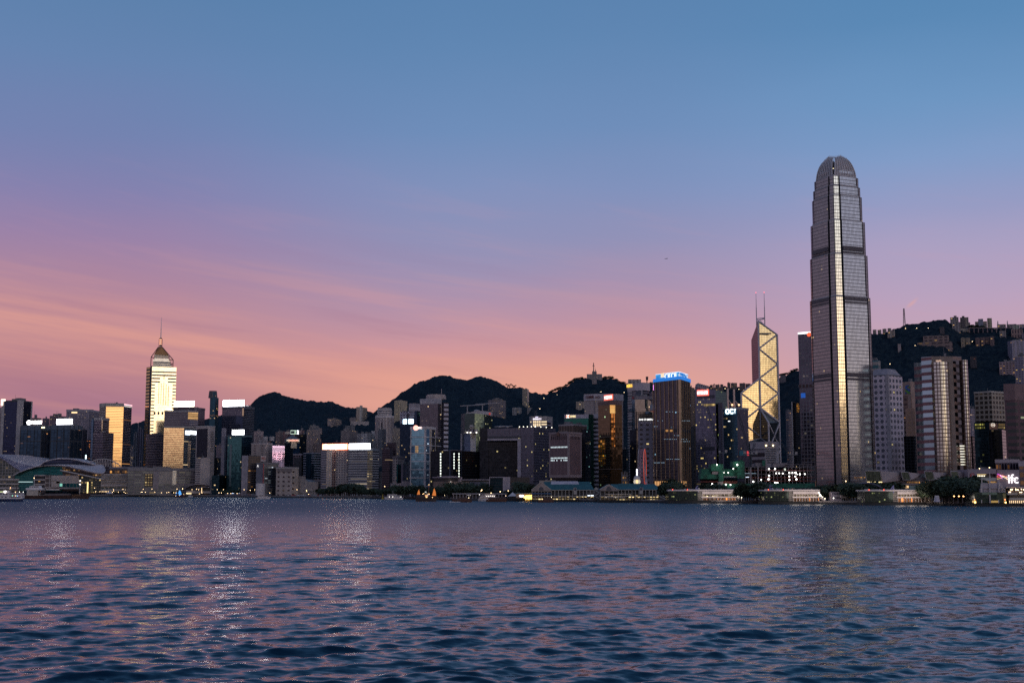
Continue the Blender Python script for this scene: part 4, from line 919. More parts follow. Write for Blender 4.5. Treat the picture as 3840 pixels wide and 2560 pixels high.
bl(3, [(765, 2256), (800, 2256), (922, 2258)], [1236, 1270, 1272], 'blank cream auditorium wing with a sloping shoulder', M((.27, .225, .21), .8), 'auditorium', pl=0, depth=30)
bl(3, [(868, 2290), (972, 2288)], 1240, 'pale gallery block recessed between auditorium and stair tower', F('#85787a', '#3a3440', 5, 7, .3, .8, .4, .3, .02), 'gallery_block', pl=1, ph=2, depth=20)
bl(3, [(966, 2262), (1042, 2260)], 1222, 'plain pale stair tower of the arts building', M((.26, .22, .22), .8), 'stair_tower', pl=0, depth=20)
b = bl(3, [(1040, 2266), (1246, 2262)], 1236, 'pale arts building with two rows of large lit square windows', M((.25, .21, .21), .8), 'arts_building', pl=2, ph=2, depth=30)
mb = vbox(b, 0, 1054, 1296, 1166, 1342, .3, .4); part(b.root, 'window_row', mb, F('#8c7c7a', '#3a2a2c', 7.3, 5.6, .84, .86, .5, .2, .18, '#ffcf7a', .8))
mb = vbox(b, 0, 1054, 1254, 1205, 1272, .3, .4); part(b.root, 'window_row', mb, F('#8c7c7a', '#4a3a34', 7, 6, .95, .8, .5, .2, .5, '#c8a070', .5))
mb = vbox(b, 0, 1050, 1241, 1205, 1251, 1.6, 2.4); part(b.root, 'canopy', mb, M((.5, .42, .4), .7))
# exhaust cylinder
Yc = 2230; x0 = Xat(sv(3, 175)[0], Yc, 10); x1 = Xat(sv(3, 283)[0], Yc, 10)
mb = MB(); cx, rr0 = (x0+x1)/2, (x1-x0)/2; mb.bar((cx, Yc+rr0, 3), (cx, Yc+rr0, Zat(sv(3, 0, 1290)[1], Yc)), rr0, 40)
solo('ventilation_shaft', mb, M((.52, .44, .42), .7, name='white_render', var=.08), 'plain white cylindrical ventilation shaft on the promenade', 'shaft')
# pointed-roof tower with gold T reflection
b = bl(3, [(524, 2600), (630, 2586), (706, 2602)], [812, 815, 775], 'dark blue office tower with pointed roof, red name band and gold T-shaped painted reflection', [F('#0f1a26', '#13273a', 3.6, 3, .8, .9, .8, .1, .01), F('#1a3046', '#1f4a70', 3.6, 3, .8, .92, .85, .1, .01)], pl=0)
P, d, L, n = face(b, 0); z = b.zt
mb = MB(); q_ = [Vector(p) for p in b.poly]; apx = (Xat(sv(3, 625)[0], 2600, 250), 2606, Zat(sv(3, 0, 716)[1], 2600))
for i in range(4):
 a, c = q_[i], q_[(i+1) % 4]; mb.face([(a.x, a.y, Zat(sv(3, 0, 778)[1], 2600)), (c.x, c.y, Zat(sv(3, 0, 778)[1], 2600)), apx])
mb.prism(b.poly, b.zt-8, Zat(sv(3, 0, 778)[1], 2600))
part(b.root, 'pointed_roof', mb, M((.09, .085, .09), .5))
Yf = 2582
def fr(v, x0, y0, x1, y1, Y, dep=1.5, mb=None):
 px0, py0 = sv(v, x0, y0); px1, py1 = sv(v, x1, y1); z1 = Zat(py0, Y); z0 = Zat(py1, Y); mb = mb or MB()
 mb.prism([(Xat(px0, Y, (z0+z1)/2), Y), (Xat(px1, Y, (z0+z1)/2), Y), (Xat(px1, Y, (z0+z1)/2), Y+dep), (Xat(px0, Y, (z0+z1)/2), Y+dep)], z0, z1); return mb
mb = fr(3, 600, 796, 662, 877, Yf, 8); fr(3, 571, 776, 686, 798, Yf+.4, 8, mb); fr(3, 568, 796, 584, 812, Yf+.4, 8, mb); fr(3, 674, 796, 690, 812, Yf+.4, 8, mb)
part(b.root, 'gold_reflection_bay', mb, M((.62, .46, .30), .5, name='gold_reflection_paint', var=.2, vs=.3))  # gold reflection on the glass, put in as a raised gold-coloured shape
mb = fr(3, 583, 775, 686, 795, Yf-1, 1.2); part(b.root, 'name_band', mb, E((.55, .06, .03), .55))
put_text(b.root, 'HEANGRONG', Xat(sv(3, 634)[0], Yf-1.6, 200), Yf-1.6, Zat(sv(3, 0, 785)[1], Yf), (1, 0), 26, 3.8, E((1., .8, .6), 1.2))
bl(3, ('r', 420, 470, 518, 2960, 30), 688, 'brown apartment tower with round balconies, leftmost beside the billboards', resi('#7c655f'), 'residential_tower', pl=3, ph=6)
b = bl(3, ('r', 505, 560, 602, 2920, 30), 680, 'brown apartment tower with a cream roof panel beside the black billboard', resi('#6e4c4c'), 'residential_tower', pl=2)
mb = vbox(b, 0, 531, 688, 590, 713, 1.2, 1.); part(b.root, 'roof_panel', mb, M((.55, .42, .33), .6))
b = bl(3, ('r', 600, 650, 712, 2880, 30), 716, 'dark apartment block carrying a black billboard with glowing edge', resi('#3c3038'), 'residential_tower', pl=0)
mb = vbox(b, 0, 598, 668, 648, 712, 1., 1.); vbox(b, 1, 648, 668, 668, 712, 1., 1., mb); part(b.root, 'billboard_edge', mb, E((.75, .95, .75), .9))
mb = vbox(b, 0, 602, 674, 648, 706, 1.6, .8); vbox(b, 1, 648, 674, 664, 706, 1.6, .8, mb); part(b.root, 'billboard', mb, M((.04, .07, .065), .3))
mb = vbox(b, 1, 671, 668, 683, 712, 1.2, 1.); part(b.root, 'lit_sign', mb, E((.85, .9, 1.), 3.5))
bl(3, ('r', 692, 725, 762, 2900, 30), 664, 'pinkish brown apartment block right of the black billboard', resi('#7d5f60'), 'residential_tower', pl=2)
bl(3, ('r', 700, 745, 784, 2780, 30), 712, 'dark blue glass tower behind the pointed roof tower', F('#0f1a24', '#142838', 3.6, 3, .8, .9, .8, .1, .02), pl=2, ph=3)
b = bl(3, ('r', 628, 722, 748, 2440, 20), 945, 'brown stone block with a black recessed front', F('#6e5d62', '#16161e', 4, 5, .6, .7, .6, .2, .02), pl=1, ph=2, par=(3, M((.2, .16, .17), .7)))
mb = vbox(b, 0, 640, 992, 722, 1200, .4, .5); part(b.root, 'dark_panel', mb, DARK)
b = bl(3, [(746, 2420), (868, 2410), (957, 2424)], [932, 928, 936], 'teal glass office tower striped with pale floor bands', F('#83808a', '#123040', 4.6, 60, .68, 1., .85, .08, .02), pl=4, ph=4)
mb = vbox(b, 0, 780, 940, 835, 1230, .5, .7); vbox(b, 0, 842, 1075, 868, 1240, .5, .7, mb); part(b.root, 'dark_bay', mb, F('#0e2430', '#103646', 4, 4, .85, .9, .85, .08, .01))
bl(3, ('r', 826, 885, 930, 2900, 30), 610, 'grey apartment tower, tallest of the mid slope cluster', resi('#77706f'), 'residential_tower', pl=2)
bl(3, ('r', 786, 870, 946, 2840, 30), 660, 'cream apartment tower wrapped around the tallest of its cluster', resi('#98847c', .04), 'residential_tower', pl=3, ph=8)
bl(3, ('r', 782, 880, 955, 2700, 30), 760, 'tan apartment tower with deep balconies above the striped teal tower', resi('#86706a', .05), 'residential_tower', pl=3, ph=5)
bl(3, ('r', 855, 905, 980, 2620, 30), 822, 'tan apartment block just left of the orange framed sign', resi('#7c6862', .05), 'residential_tower', pl=3, ph=4)
hillb(3, 925, 965, 643, 690, 'tiny pale house above the tan apartment towers', resi('#8a7570'), 'house')
hillb(3, 1030, 1196, 528, 622, 'broad pale apartment block with lit rooms on the lower hillside', resi('#97847e', .16), xc=1080, rel=20, pl=3, ph=5)
hillb(3, 1290, 1364, 520, 565, 'low pale house tucked left of the white hillside tower', resi('#80706e'), 'house')
b = hillb(3, 1367, 1497, 392, 575, 'white hillside apartment tower with a taller central shaft', F('#b49e8c', '#5a5048', 3.1, 5, .45, .55, .4, .3, .05, '#ffd890'), 'residential_tower', xc=1410, rel=25, pl=0)
bb, pp = foot(3, ('r', 1408, 1425, 1442, b.front[1][1]-2, 25), 378, 8); mb = MB(); mb.prism(pp, b.zb, Zat(sv(3, 0, 376)[1], b.front[1][1])); part(b.root, 'lift_shaft', mb, M((.50, .42, .36), .7))
hillb(3, 1300, 1515, 562, 600, 'pale retaining podium under the white hillside tower', M((.32, .26, .24), .8), 'podium_block', pl=0)
bl(3, ('r', 1240, 1290, 1352, 2860, 30), 612, 'grey green apartment tower with a narrow top storey', resi('#6e6c6c'), 'residential_tower', pl=2)
bl(3, ('r', 1188, 1290, 1385, 2780, 30), 668, 'broad tan and grey apartment tower behind the twin screen offices', resi('#7d6f6c', .04), 'residential_tower', pl=5, ph=8)
b = bl(3, ('r', 1378, 1430, 1484, 2750, 30), 704, 'pale ribbed office block right of the tan apartment tower', F('#8d8685', '#4a4a50', 40, 3.2, 1., .5, .6, .2, 0), pl=2)
b = bl(3, ('r', 1424, 1500, 1588, 2700, 30), 706, 'pale office block with white crown fins left of the round tower', F('#a09a98', '#5a6068', 3.8, 6, .6, .6, .6, .2, .03), pl=3)
bl(3, ('r', 1545, 1565, 1585, 2850, 30), 676, 'thin white lift tower left of the round tower', M((.36, .32, .32), .7), 'lift_tower', pl=0)
bl(3, ('r', 1100, 1150, 1186, 2760, 30), 802, 'small red brown block above the orange framed sign', resi('#5c3434'), 'apartment_block', pl=1)
# twin office blocks with the two long rooftop screens
w1 = F('#a3958f', '#55525c', 4.2, 5.2, .46, .62, .6, .15, .03, '#ffe0b0'); w1b = F('#8d7470', '#574448', 4.2, 5.2, .46, .62, .6, .15, .02)
b = bl(3, [(955, 2235), (1020, 2222), (1085, 2225), (1130, 2232), (1275, 2222)], [895, 893, 893, 893, 893], 'white office block with an orange framed rooftop sign', [F('#8f8588', '#4a4a55', 4.2, 60, .5, 1., .6, .15, .03), w1, w1b, w1], pl=0, depth=34)
mb = vbox(b, 3, 975, 827, 1272, 896, 2., 1.); part(b.root, 'sign_frame', mb, E((1., .17, .06), 1.8))
mb = vbox(b, 3, 979, 831, 1268, 892, 2.6, 1.); part(b.root, 'lit_screen', mb, E((1., .56, .36), 2.3))
mb = MB(); s_, z_ = on(b, 3, 1019, 862); Pq, dq, Lq, nq = face(b, 3); cc = Pq+dq*s_+nq*3.2; mb.bar((cc.x, cc.y, z_), (cc.x+nq.x, cc.y+nq.y, z_), 4.0, 20); part(b.root, 'lit_emblem', mb, E((1., .9, .8), 6))
ftext(b, 3, '立源银', 1064, 838, 1242, 890, E((1., .92, .85), 7.), out=2.9, bold=.035)
b = bl(3, [(1277, 2208), (1500, 2198), (1560, 2204), (1634, 2222)], [890, 887, 887, 892], 'white banded office block with a blank white rooftop screen', [F('#a09896', '#4a4e5a', 4.3, 60, .52, 1., .7, .12, .06, '#ffe6c0', 1.), F('#a09080', '#c0a880', 4.3, 5, .55, .9, .7, .12, .35, '#ffe2b0', 1.1), F('#aaa09e', '#343a48', 4.3, 60, .55, 1., .7, .1, .05, '#ffe6c0')], pl=0, depth=40, par=(3, M((.16, .17, .19), .6)))
mb = vbox(b, 0, 1287, 825, 1535, 889, 1.6, 1.); part(b.root, 'lit_screen', mb, E((.97, .97, 1.), 7.))
bl(3, [(1270, 2216), (1280, 2214)], 896, 'dark joint between the twin office blocks', DARK, 'wall_slab', pl=0, depth=20)
b = bl(3, [(1633, 2230), (1672, 2226)], 1150, 'low grey annex right of the white banded offices', GREY, 'annex', pl=0)
# ================================================================ Admiralty (middle)
# round tower with drum restaurant
def round_tower():
 Y = 2880; z1 = Zat(sv(4, 0, 503)[1], Y); x0 = Xat(sv(4, 168)[0], Y, z1); x1 = Xat(sv(4, 388)[0], Y, z1); cx = (x0+x1)/2; r = (x1-x0)/2; cyy = Y+r
 root = thing('round_tower', 'round white ribbed tower crowned by a stacked disc restaurant', 'building', (cx, cyy, 3))
 def circ(rad, n=40): return [(cx+rad*math.cos(6.28318*i/n), cyy+rad*math.sin(6.28318*i/n)) for i in range(n)]
 mb = MB(); mb.prism(circ(r), 3, z1); part(root, 'wall', mb, F('#b3a29c', '#42363c', 3.4, 3.6, 1., .45, .5, .25, .012, '#ffd890'))
 zz = lambda y: Zat(sv(4, 0, y)[1], Y)
 wh = M((.48, .40, .38), .6); dk = M((.05, .035, .045), .5)
 mb = MB(); mb.prism(circ(r*1.012), z1-3, z1+2.2); part(root, 'cornice', mb, wh)
 mb = MB(); mb.prism(circ(r*.74), z1, zz(400)); part(root, 'drum_core', mb, dk)
 for y0, y1, k in ((404, 416, .76), (422, 436, .80), (446, 462, .80), (472, 486, .77)):
  mb = MB(); mb.prism(circ(r*k), zz(y1), zz(y0)); part(root, 'disc', mb, wh)
 mb = MB(); mb.prism(circ(r*.70), zz(401), zz(395)); part(root, 'roof_cap', mb, GREY)
 mb = MB(); a = math.atan2(-cyy, -cx)
 for da, w in ((-.28, .13),):
  aa_ = a+da; mb.prism([(cx+r*1.01*math.cos(aa_-w/2), cyy+r*1.01*math.sin(aa_-w/2)), (cx+r*1.01*math.cos(aa_+w/2), cyy+r*1.01*math.sin(aa_+w/2)), (cx+r*.95*math.cos(aa_+w/2), cyy+r*.95*math.sin(aa_+w/2)), (cx+r*.95*math.cos(aa_-w/2), cyy+r*.95*math.sin(aa_-w/2))], 3, z1-14)
 part(root, 'dark_slot', mb, dk)
round_tower()
bl(4, ('r', 216, 262, 308, 2700, 30), 650, 'grey green apartment tower standing in front of the round tower', F('#625c60', '#3a5058', 3.1, 4, .5, .6, .6, .2, .03), 'residential_tower', pl=2, ph=4)
bl(4, ('r', 388, 420, 470, 2760, 30), 640, 'cream apartment tower right of the round tower', resi('#a38f7e', .05), 'residential_tower', pl=2, ph=5)
hillb(4, 403, 556, 316, 538, 'cream apartment tower with rounded bays high on the slope beside the dark peak', F('#a9987e', '#6a5a48', 3., 5.5, .5, .45, .3, .3, .10, '#ffd890', .9), 'residential_tower', xc=480, rel=30, pl=4, ph=5)
mb = MB()
b = bl(4, ('r', 574, 640, 712, 2620, 30), 350, 'pale office tower crown with vertical fins left of the big grey tower', F('#a4989a', '#6a6468', 14, 2., .6, .4, .4, .3, .0), pl=0, ph=3)
b = bl(4, ('r', 471, 600, 642, 2420, 25), 448, 'stepped white office tower crown above a dark blue shaft with a pale blue screen', F('#9c9298', '#4a4452', 5.5, 6, .5, .5, .5, .2, .0), pl=3, ph=3, zb=Zat(sv(4, 0, 590)[1], 2420))
b2 = bl(4, ('r', 470, 640, 706, 2414, 25), 590, 'dark blue glass shaft of the stepped white office tower', F('#141a28', '#1c2c40', 3.7, 3, .85, .9, .85, .1, .02), 'office_tower', pl=0)
# join: the shaft is one building with its crown
for o in list(b2.root.children):
 mw = o.location+b2.root.location-b.root.location; o.parent = b.root; o.location = mw; o.name = 'shaft'
bpy.data.objects.remove(b2.root)
mb = vbox(b, 0, 511, 540, 630, 590, 1.6, 1.); part(b.root, 'lit_screen', mb, E((.62, .86, 1.), 4.2))
mb = vbox(b, 0, 557, 470, 570, 985, 2.0, 1.); part(b.root, 'dark_fin', mb, DARK)
bl(4, ('r', 642, 670, 712, 2560, 30), 440, 'dark blue glass block tucked left of the big grey tower', F('#20283a', '#26364c', 3.7, 3, .8, .9, .8, .1, .05, '#a8ffd0'), pl=1, ph=2)
# big grey tower with ring crown and slatted wing
b = bl(4, [(708, 2300), (918, 2286), (956, 2296)], [303, 303, 308], 'big plain grey glass tower with ring crown and mast', [F('#6d6366', '#5a545c', 3.7, 3., .86, .93, .75, .16, .012), F('#5a4c50', '#2a2a38', 3.7, 4, .8, .8, .8, .15, .03)], pl=2, ph=3, par=(9, M((.33, .29, .30), .7)), parout=.4)
zt = b.zt; cx, cyy = Xat(sv(4, 890)[0], 2300, zt), 2312
mb = MB()
for k in range(4): 
 z = Zat(sv(4, 0, 293-14*k)[1], 2300); mb.bar((cx, cyy, z-1.0), (cx, cyy, z+.8), 18.5 if k < 3 else 17, 26)
mb.bar((cx, cyy, zt), (cx, cyy, Zat(sv(4, 0, 246)[1], 2300)), 14, 18)
part(b.root, 'crown_ring', mb, M((.42, .33, .30), .5, name='crown_paint'))
mast(b.root, Xat(sv(4, 958)[0], 2300, zt), 2300, zt-30, Zat(sv(4, 0, 178)[1], 2300), .9)
b = bl(4, [(957, 2302), (988, 2300), (1041, 2306)], [342, 342, 346], 'white slatted wing standing against the big grey tower', [F('#55505c', '#2c2c3a', 3.7, 4, .8, .8, .7, .15, 0), F('#b5a8ac', '#23232e', 8.4, 60, .45, 1., .6, .15, .0)], pl=1, ph=2)
# brown stepped tower, pale grid block etc
bl(4, ('r', 318, 420, 428, 2130, 10), 813, 'tall dark maroon tower slab with a flat top', F('#44303a', '#2a2028', 3.8, 60, .5, 1., .5, .2, .01), pl=1, ph=2)
bl(4, ('r', 284, 330, 362, 2110, 10), 845, 'middle step of the dark maroon stepped tower', F('#44303a', '#2a2028', 3.8, 60, .5, 1., .5, .2, .01), pl=0)
bl(4, ('r', 262, 350, 388, 2090, 15), 882, 'front step of the dark maroon stepped tower with banded floors', F('#4f3840', '#241f2a', 3.8, 60, .5, 1., .6, .2, .02), pl=2, ph=2)
b = bl(4, ('r', 386, 440, 522, 2070, 25), 975, 'cream gridded block with a green glass stair', F('#9a8a86', '#2c2a32', 4.4, 4.4, .62, .5, .6, .2, .05), pl=1, ph=2, par=(3, M((.14, .11, .12), .7)))
mb = vbox(b, 0, 434, 1068, 440, 1280, .8, .8); vbox(b, 1, 440, 1068, 482, 1280, .8, .8, mb); part(b.root, 'green_stair', mb, F('#20444a', '#1f5f62', 5, 4, .7, .85, .7, .2, .1, '#a0ffe0', .9))
bl(4, ('r', 484, 508, 592, 2050, 15), 1042, 'plain purple grey block left of the banded glass tower', F('#5d525c', '#3a3a48', 7, 20, .55, .3, .5, .2, .1, '#ffe0a0', .7), pl=1, ph=2, par=(3, GREY))
bl(4, ('r', 356, 360, 497, 2030, 86), 1290, 'low white three storey block behind the waterfront trees', F('#a59494', '#3c3842', 4.0, 3.4, .4, .6, .4, .3, .03), 'low_block', pl=2, ph=2)
bl(4, ('r', 494, 500, 592, 2025, 86), 1265, 'low blank white block beside the banded glass tower', F('#9d8d90', '#4a4650', 9, 20, .2, .1, .4, .3, .03), 'low_block', pl=1, ph=2)
# banded glass tower with red lettering
def citic():
 tg = F('#5a666e', '#6f9cb0', 3.5, 3.5, .9, .94, .9, .07, .004, jit=.006); gs = F('#a08a68', '#ffe0a0', 3.5, 2.8, .86, .9, .95, .1, 0.)
 dk = F('#6a6068', '#1c2230', 3.5, 2.4, .9, .78, .85, .1, .04, '#ffe0a0'); blu = F('#3c4a58', '#3a5a78', 3.5, 4, .85, .9, .9, .1, .05, '#cfe6ff')
 b = bl(4, [(597, 1990), (768, 1984), (820, 1990), (837, 1995), (888, 2020)], [640, 642, 642, 642, 642], 'teal glass tower ringed by white bands with small red and white lettering on top', [tg, blu, gs, dk], pl=0, depth=34)
 bnd = M((.52, .44, .42), .5, name='white_band')
 for y, h in ((745, 8), (845, 8), (935, 9), (1030, 9), (1127, 9), (1224, 9), (1325, 10)): ring(b, y-h/2+1, y+h/2+1, 1.3, bnd, 'band')
 ring(b, 622, 652, .9, bnd, 'crown_band')
 mb = MB()
 for i, s in ((0, 0.), (0, face(b, 0)[2]-1.5), (1, 0), (2, -.5), (3, 0.), (3, face(b, 3)[2]-1.2)): fbox(b, i, s, s+1.3, 3, b.zt, .9, 1.1, mb)
 part(b.root, 'vertical_fin', mb, bnd)
 mb = vbox(b, 0, 597, 846, 640, 932, .35, .4); part(b.root, 'reflection_panel', mb, blu)
 mb = vbox(b, 0, 650, 850, 686, 930, .4, .5); part(b.root, 'gold_sheen', mb, gs)  # gold reflection on the teal glass, put in as a tinted panel
 s, z = on(b, 0, 661, 639); P, d, L, n = face(b, 0); c = P+d*s+n*1.4
 mb = MB(); mb.bar((c.x, c.y, z), (c.x+n.x*.8, c.y+n.y*.8, z), 4.1, 16); part(b.root, 'lit_emblem', mb, E((1., .4, .32), 2))
 ftext(b, 0, 'CITIC', 673, 629, 730, 652, E((1., .82, .78), 1.6), out=1.2, bold=.02)
 mast(b.root, Xat(sv(4, 820)[0], 2000, b.zt), 2000, b.zt, Zat(sv(4, 0, 535)[1], 2000), .5, DARK)
 r = bl(4, [(888, 2035), (906, 2032), (950, 2046)], [748, 748, 750], 'lower curved glass block with one gold strip right of the white ringed tower', [gs, dk], pl=0, depth=24)
 for y in (752, 851): ring(r, y-4, y+5, 1., bnd, 'band')
citic()
# curved green tower
def sg():
 gg = F('#3c4646', '#404e4c', 3.8, 3.2, .86, .9, .8, .1, .05, '#f4f0b0', 1.2)
 b = bl(4, [(1190, 2440), (1232, 2410), (1350, 2396), (1460, 2400), (1556, 2420)], [478, 468, 470, 480, 500], 'curved green glass tower with a white sloping fin roof and a small red square sign', [F('#6a5a58', '#1c3048', 3.8, 20, .9, .8, .85, .1, 0), gg], pl=0, depth=40)
 # roof fin
 mb = MB(); pts = [(1240, 468), (1280, 458), (1340, 446), (1400, 440), (1450, 440), (1490, 444), (1556, 456)]
 lo = [(1240, 470), (1280, 468), (1340, 468), (1400, 474), (1450, 480), (1490, 487), (1556, 500)]
 for (a, c), (e, f_) in zip(zip(pts, lo), zip(pts[1:], lo[1:])):
  Y0 = 2412
  g = lambda p: (Xat(sv(4, p[0])[0], Y0, Zat(sv(4, 0, p[1])[1], Y0)), Y0, Zat(sv(4, 0, p[1])[1], Y0))
  A_, C_, E_, F_ = g(a), g(c), g(e), g(f_)
  mb.face([C_, F_, E_, A_]); bk = lambda p: (p[0], p[1]+9, p[2])
  mb.face([A_, E_, bk(E_), bk(A_)]); mb.face([bk(C_), bk(A_), bk(E_), bk(F_)])
 part(b.root, 'roof_fin', mb, M((.40, .34, .33), .6))
 mb = vbox(b, 3, 1510, 462, 1532, 486, 2.2, .8); vbox(b, 3, 1510, 462, 1532, 473, 2.4, .9, mb); part(b.root, 'red_sign', mb, E((.55, .04, .02), .5))
 for x in (1262, 1440):
  zb = Zat(sv(4, 0, 462 if x < 1300 else 442)[1], 2415); xx = Xat(sv(4, x)[0], 2415, zb); mb = MB(); mb.bar((xx, 2415, zb-6), (xx, 2415, zb+13), .9); mb.bar((xx-14, 2415, zb+13), (xx+34, 2415, zb+15.5), .8); part(b.root, 'roof_crane', mb, PALE)
 mb = MB(); zb = Zat(sv(4, 0, 440)[1], 2415); mb.ball((Xat(sv(4, 1372)[0], 2415, zb), 2418, zb), 6, 8, 0, .5); part(b.root, 'roof_dome', mb, PALE)
sg()
hillb(4, 1508, 1716, 310, 500, 'grey apartment block with lit balconies on the slope right of the curved green tower', F('#7d7070', '#38343e', 3.2, 4.6, .55, .55, .5, .2, .16, '#ffcf8a', 1.), xc=1550, rel=60, pl=6, ph=7)
# white clock-face tower
b = bl(4, [(1184, 2330), (1300, 2322), (1362, 2330)], [712, 706, 702], 'slender white tower with floodlit blank wall and a blue glass side', [F('#4a5060', '#46566e', 3.6, 3, .85, .9, .85, .08, .0), M((.44, .38, .36), .6, name='white_wall')], pl=0, depth=26)
mb = vbox(b, 0, 1184, 708, 1202, 915, .6, .8); part(b.root, 'white_pier', mb, M((.30, .26, .28), .6))
Pz = lambda y, Y=2330: Zat(sv(4, 0, y)[1], Y)
def box4(v, x0, y0, x1, y1, Y, dep, root, name, mat):
 mb = fr(v, x0, y0, x1, y1, Y, dep); return part(root, name, mb, mat)
box4(4, 1226, 692, 1398, 702, 2318, 24, b.root, 'roof_slab', PALE); box4(4, 1240, 660, 1362, 690, 2322, 18, b.root, 'roof_storey', F('#7d7480', '#1c1828', 9, 6, .7, .6, .5, .2, 0)); box4(4, 1360, 655, 1382, 694, 2320, 18, b.root, 'roof_block', PALE)
box4(4, 1290, 605, 1330, 655, 2326, 12, b.root, 'lift_shaft', PALE); box4(4, 1280, 622, 1348, 630, 2322, 18, b.root, 'roof_slab', PALE)
s, z = on(b, 1, 1329, 745); P, d, L, n = face(b, 1); c = P+d*s+n*.2
mb = MB(); mb.bar((c.x, c.y, z), (c.x+n.x*.7, c.y+n.y*.7, z), 3.6, 14); part(b.root, 'round_emblem', mb, M((.25, .2, .16), .5))
c = P+d*(L*.5)+n*5; ld = bpy.data.lights.new('floodlight', 'SPOT'); ld.energy = 9000; ld.color = (1., .95, .85); ld.spot_size = R(50); ld.spot_blend = .8; ld.shadow_soft_size = .5
lo = bpy.data.objects.new('floodlight', ld); COL.objects.link(lo); lo.location = (c.x, c.y, Pz(704)); lo.rotation_euler = (R(180)-R(174), 0, 0); lo.rotation_euler = (Vector((0, -.16, 1))).to_track_quat('Z', 'Y').to_euler()
mb = MB()
for x in (1262, 1300, 1370): mb.ball((Xat(sv(4, x)[0], 2316, Pz(697)), 2316, Pz(697)), 1.2)
part(b.root, 'roof_lamp', mb, E((1, .95, .8), 4))
# black government office blocks on the waterfront
blk = F('#0e0f17', '#151a26', 4, 3, .8, .85, .6, .12, .012, '#ffe7a0', 1.3)
b = bl(4, ('r', 832, 1090, 1408, 1880, 38), 905, 'black glass office block with dotted light columns, wider of the waterfront pair', blk, pl=2, ph=2, depth=40)
for x in (949, 1105, 1163):
 i = 0 if x < 1090 else 1
 mb = MB(); 
 for k in range(9 if x != 1105 else 6):
  y = 945+k*33; s, z = on(b, i, x, y); fbox(b, i, s-.9, s+.9, z-1.3, z+1.3, .4, .5, mb)
 part(b.root, 'light_column', mb, E((.85, .92, .8), 1.6))
for x in (1090, 1190):
 s, z = on(b, 1 if x > 1090 else 0, x if x > 1090 else 1060, 950); mb = fbox(b, 1 if x > 1090 else 0, s-1, s+1, 3, b.zt, .5, .6); part(b.root, 'glass_fin', mb, M((.06, .08, .12), .2, .6))
bl(4, ('r', 1395, 1500, 1560, 1930, 30), 790, 'black glass block filling the gap left of the gateway building', blk, pl=1, ph=2)
# low round council building
def council():
 Y = 1800; root = thing('council_building', 'low council building with a drum roof and a long ribbed screen wall', 'building', (Xat(1690, Y, 3), Y+20, 3))
 def arc(x0, x1, bul, Y, n=24):
  out = []
  for i in range(n+1):
   t = i/n; yy = Y-bul*math.sin(math.pi*t); out.append((Xat(sv(4, x0+(x1-x0)*t)[0], yy, 15), yy))
  return out
 def wall(x0, x1, y0, y1, bul, mat, name, Y=Y, thick=6):
  a = arc(x0, x1, bul, Y); mb = MB(); poly = a+[(p[0], p[1]+thick+bul) for p in a[::-1]]; mb.prism(poly, max(2.8, Zat(sv(4, 0, y1)[1], Y)), Zat(sv(4, 0, y0)[1], Y)); part(root, name, mb, mat)
 z = lambda y: Zat(sv(4, 0, y)[1], Y)
 wall(858, 1290, 1268, 1400, 14, F('#8d7468', '#3c2c28', 60, 2.2, 1., .45, .3, .3, .0), 'screen_wall')
 wall(1285, 1520, 1272, 1400, 2, F('#6a6470', '#2c2c34', 60, 2.2, 1., .5, .3, .3, .0), 'screen_wall')
 mb = MB(); a = arc(1010, 1075, 13, Y-2); mb.prism(a+[(p[0], p[1]+1) for p in a[::-1]], z(1322), z(1315)); part(root, 'lit_slot', mb, E((1., .95, .8), 1.2))
 wall(875, 1165, 1232, 1264, 8, M((.03, .025, .035), .4), 'drum', Y+6)
 wall(850, 1190, 1215, 1226, 12, M((.26, .20, .22), .6), 'roof', Y+2); wall(905, 1150, 1206, 1216, 6, M((.24, .19, .21), .6), 'roof', Y+6)
 wall(1150, 1200, 1218, 1270, 1, M((.30, .24, .26), .6), 'pier', Y+4)
 wall(1190, 1528, 1243, 1252, 1, M((.32, .26, .28), .6), 'roof', Y+2); wall(1200, 1510, 1255, 1272, 1, M((.03, .025, .03), .5), 'dark_recess', Y+8)
 mb = MB(); x = Xat(sv(4, 1060)[0], Y-16, 15); mb.prism([(x, Y-16), (x+.9, Y-16), (x+.9, Y-15), (x, Y-15)], z(1295), z(1272)); part(root, 'lit_sign', mb, E((1., .95, .9), 4))
council()
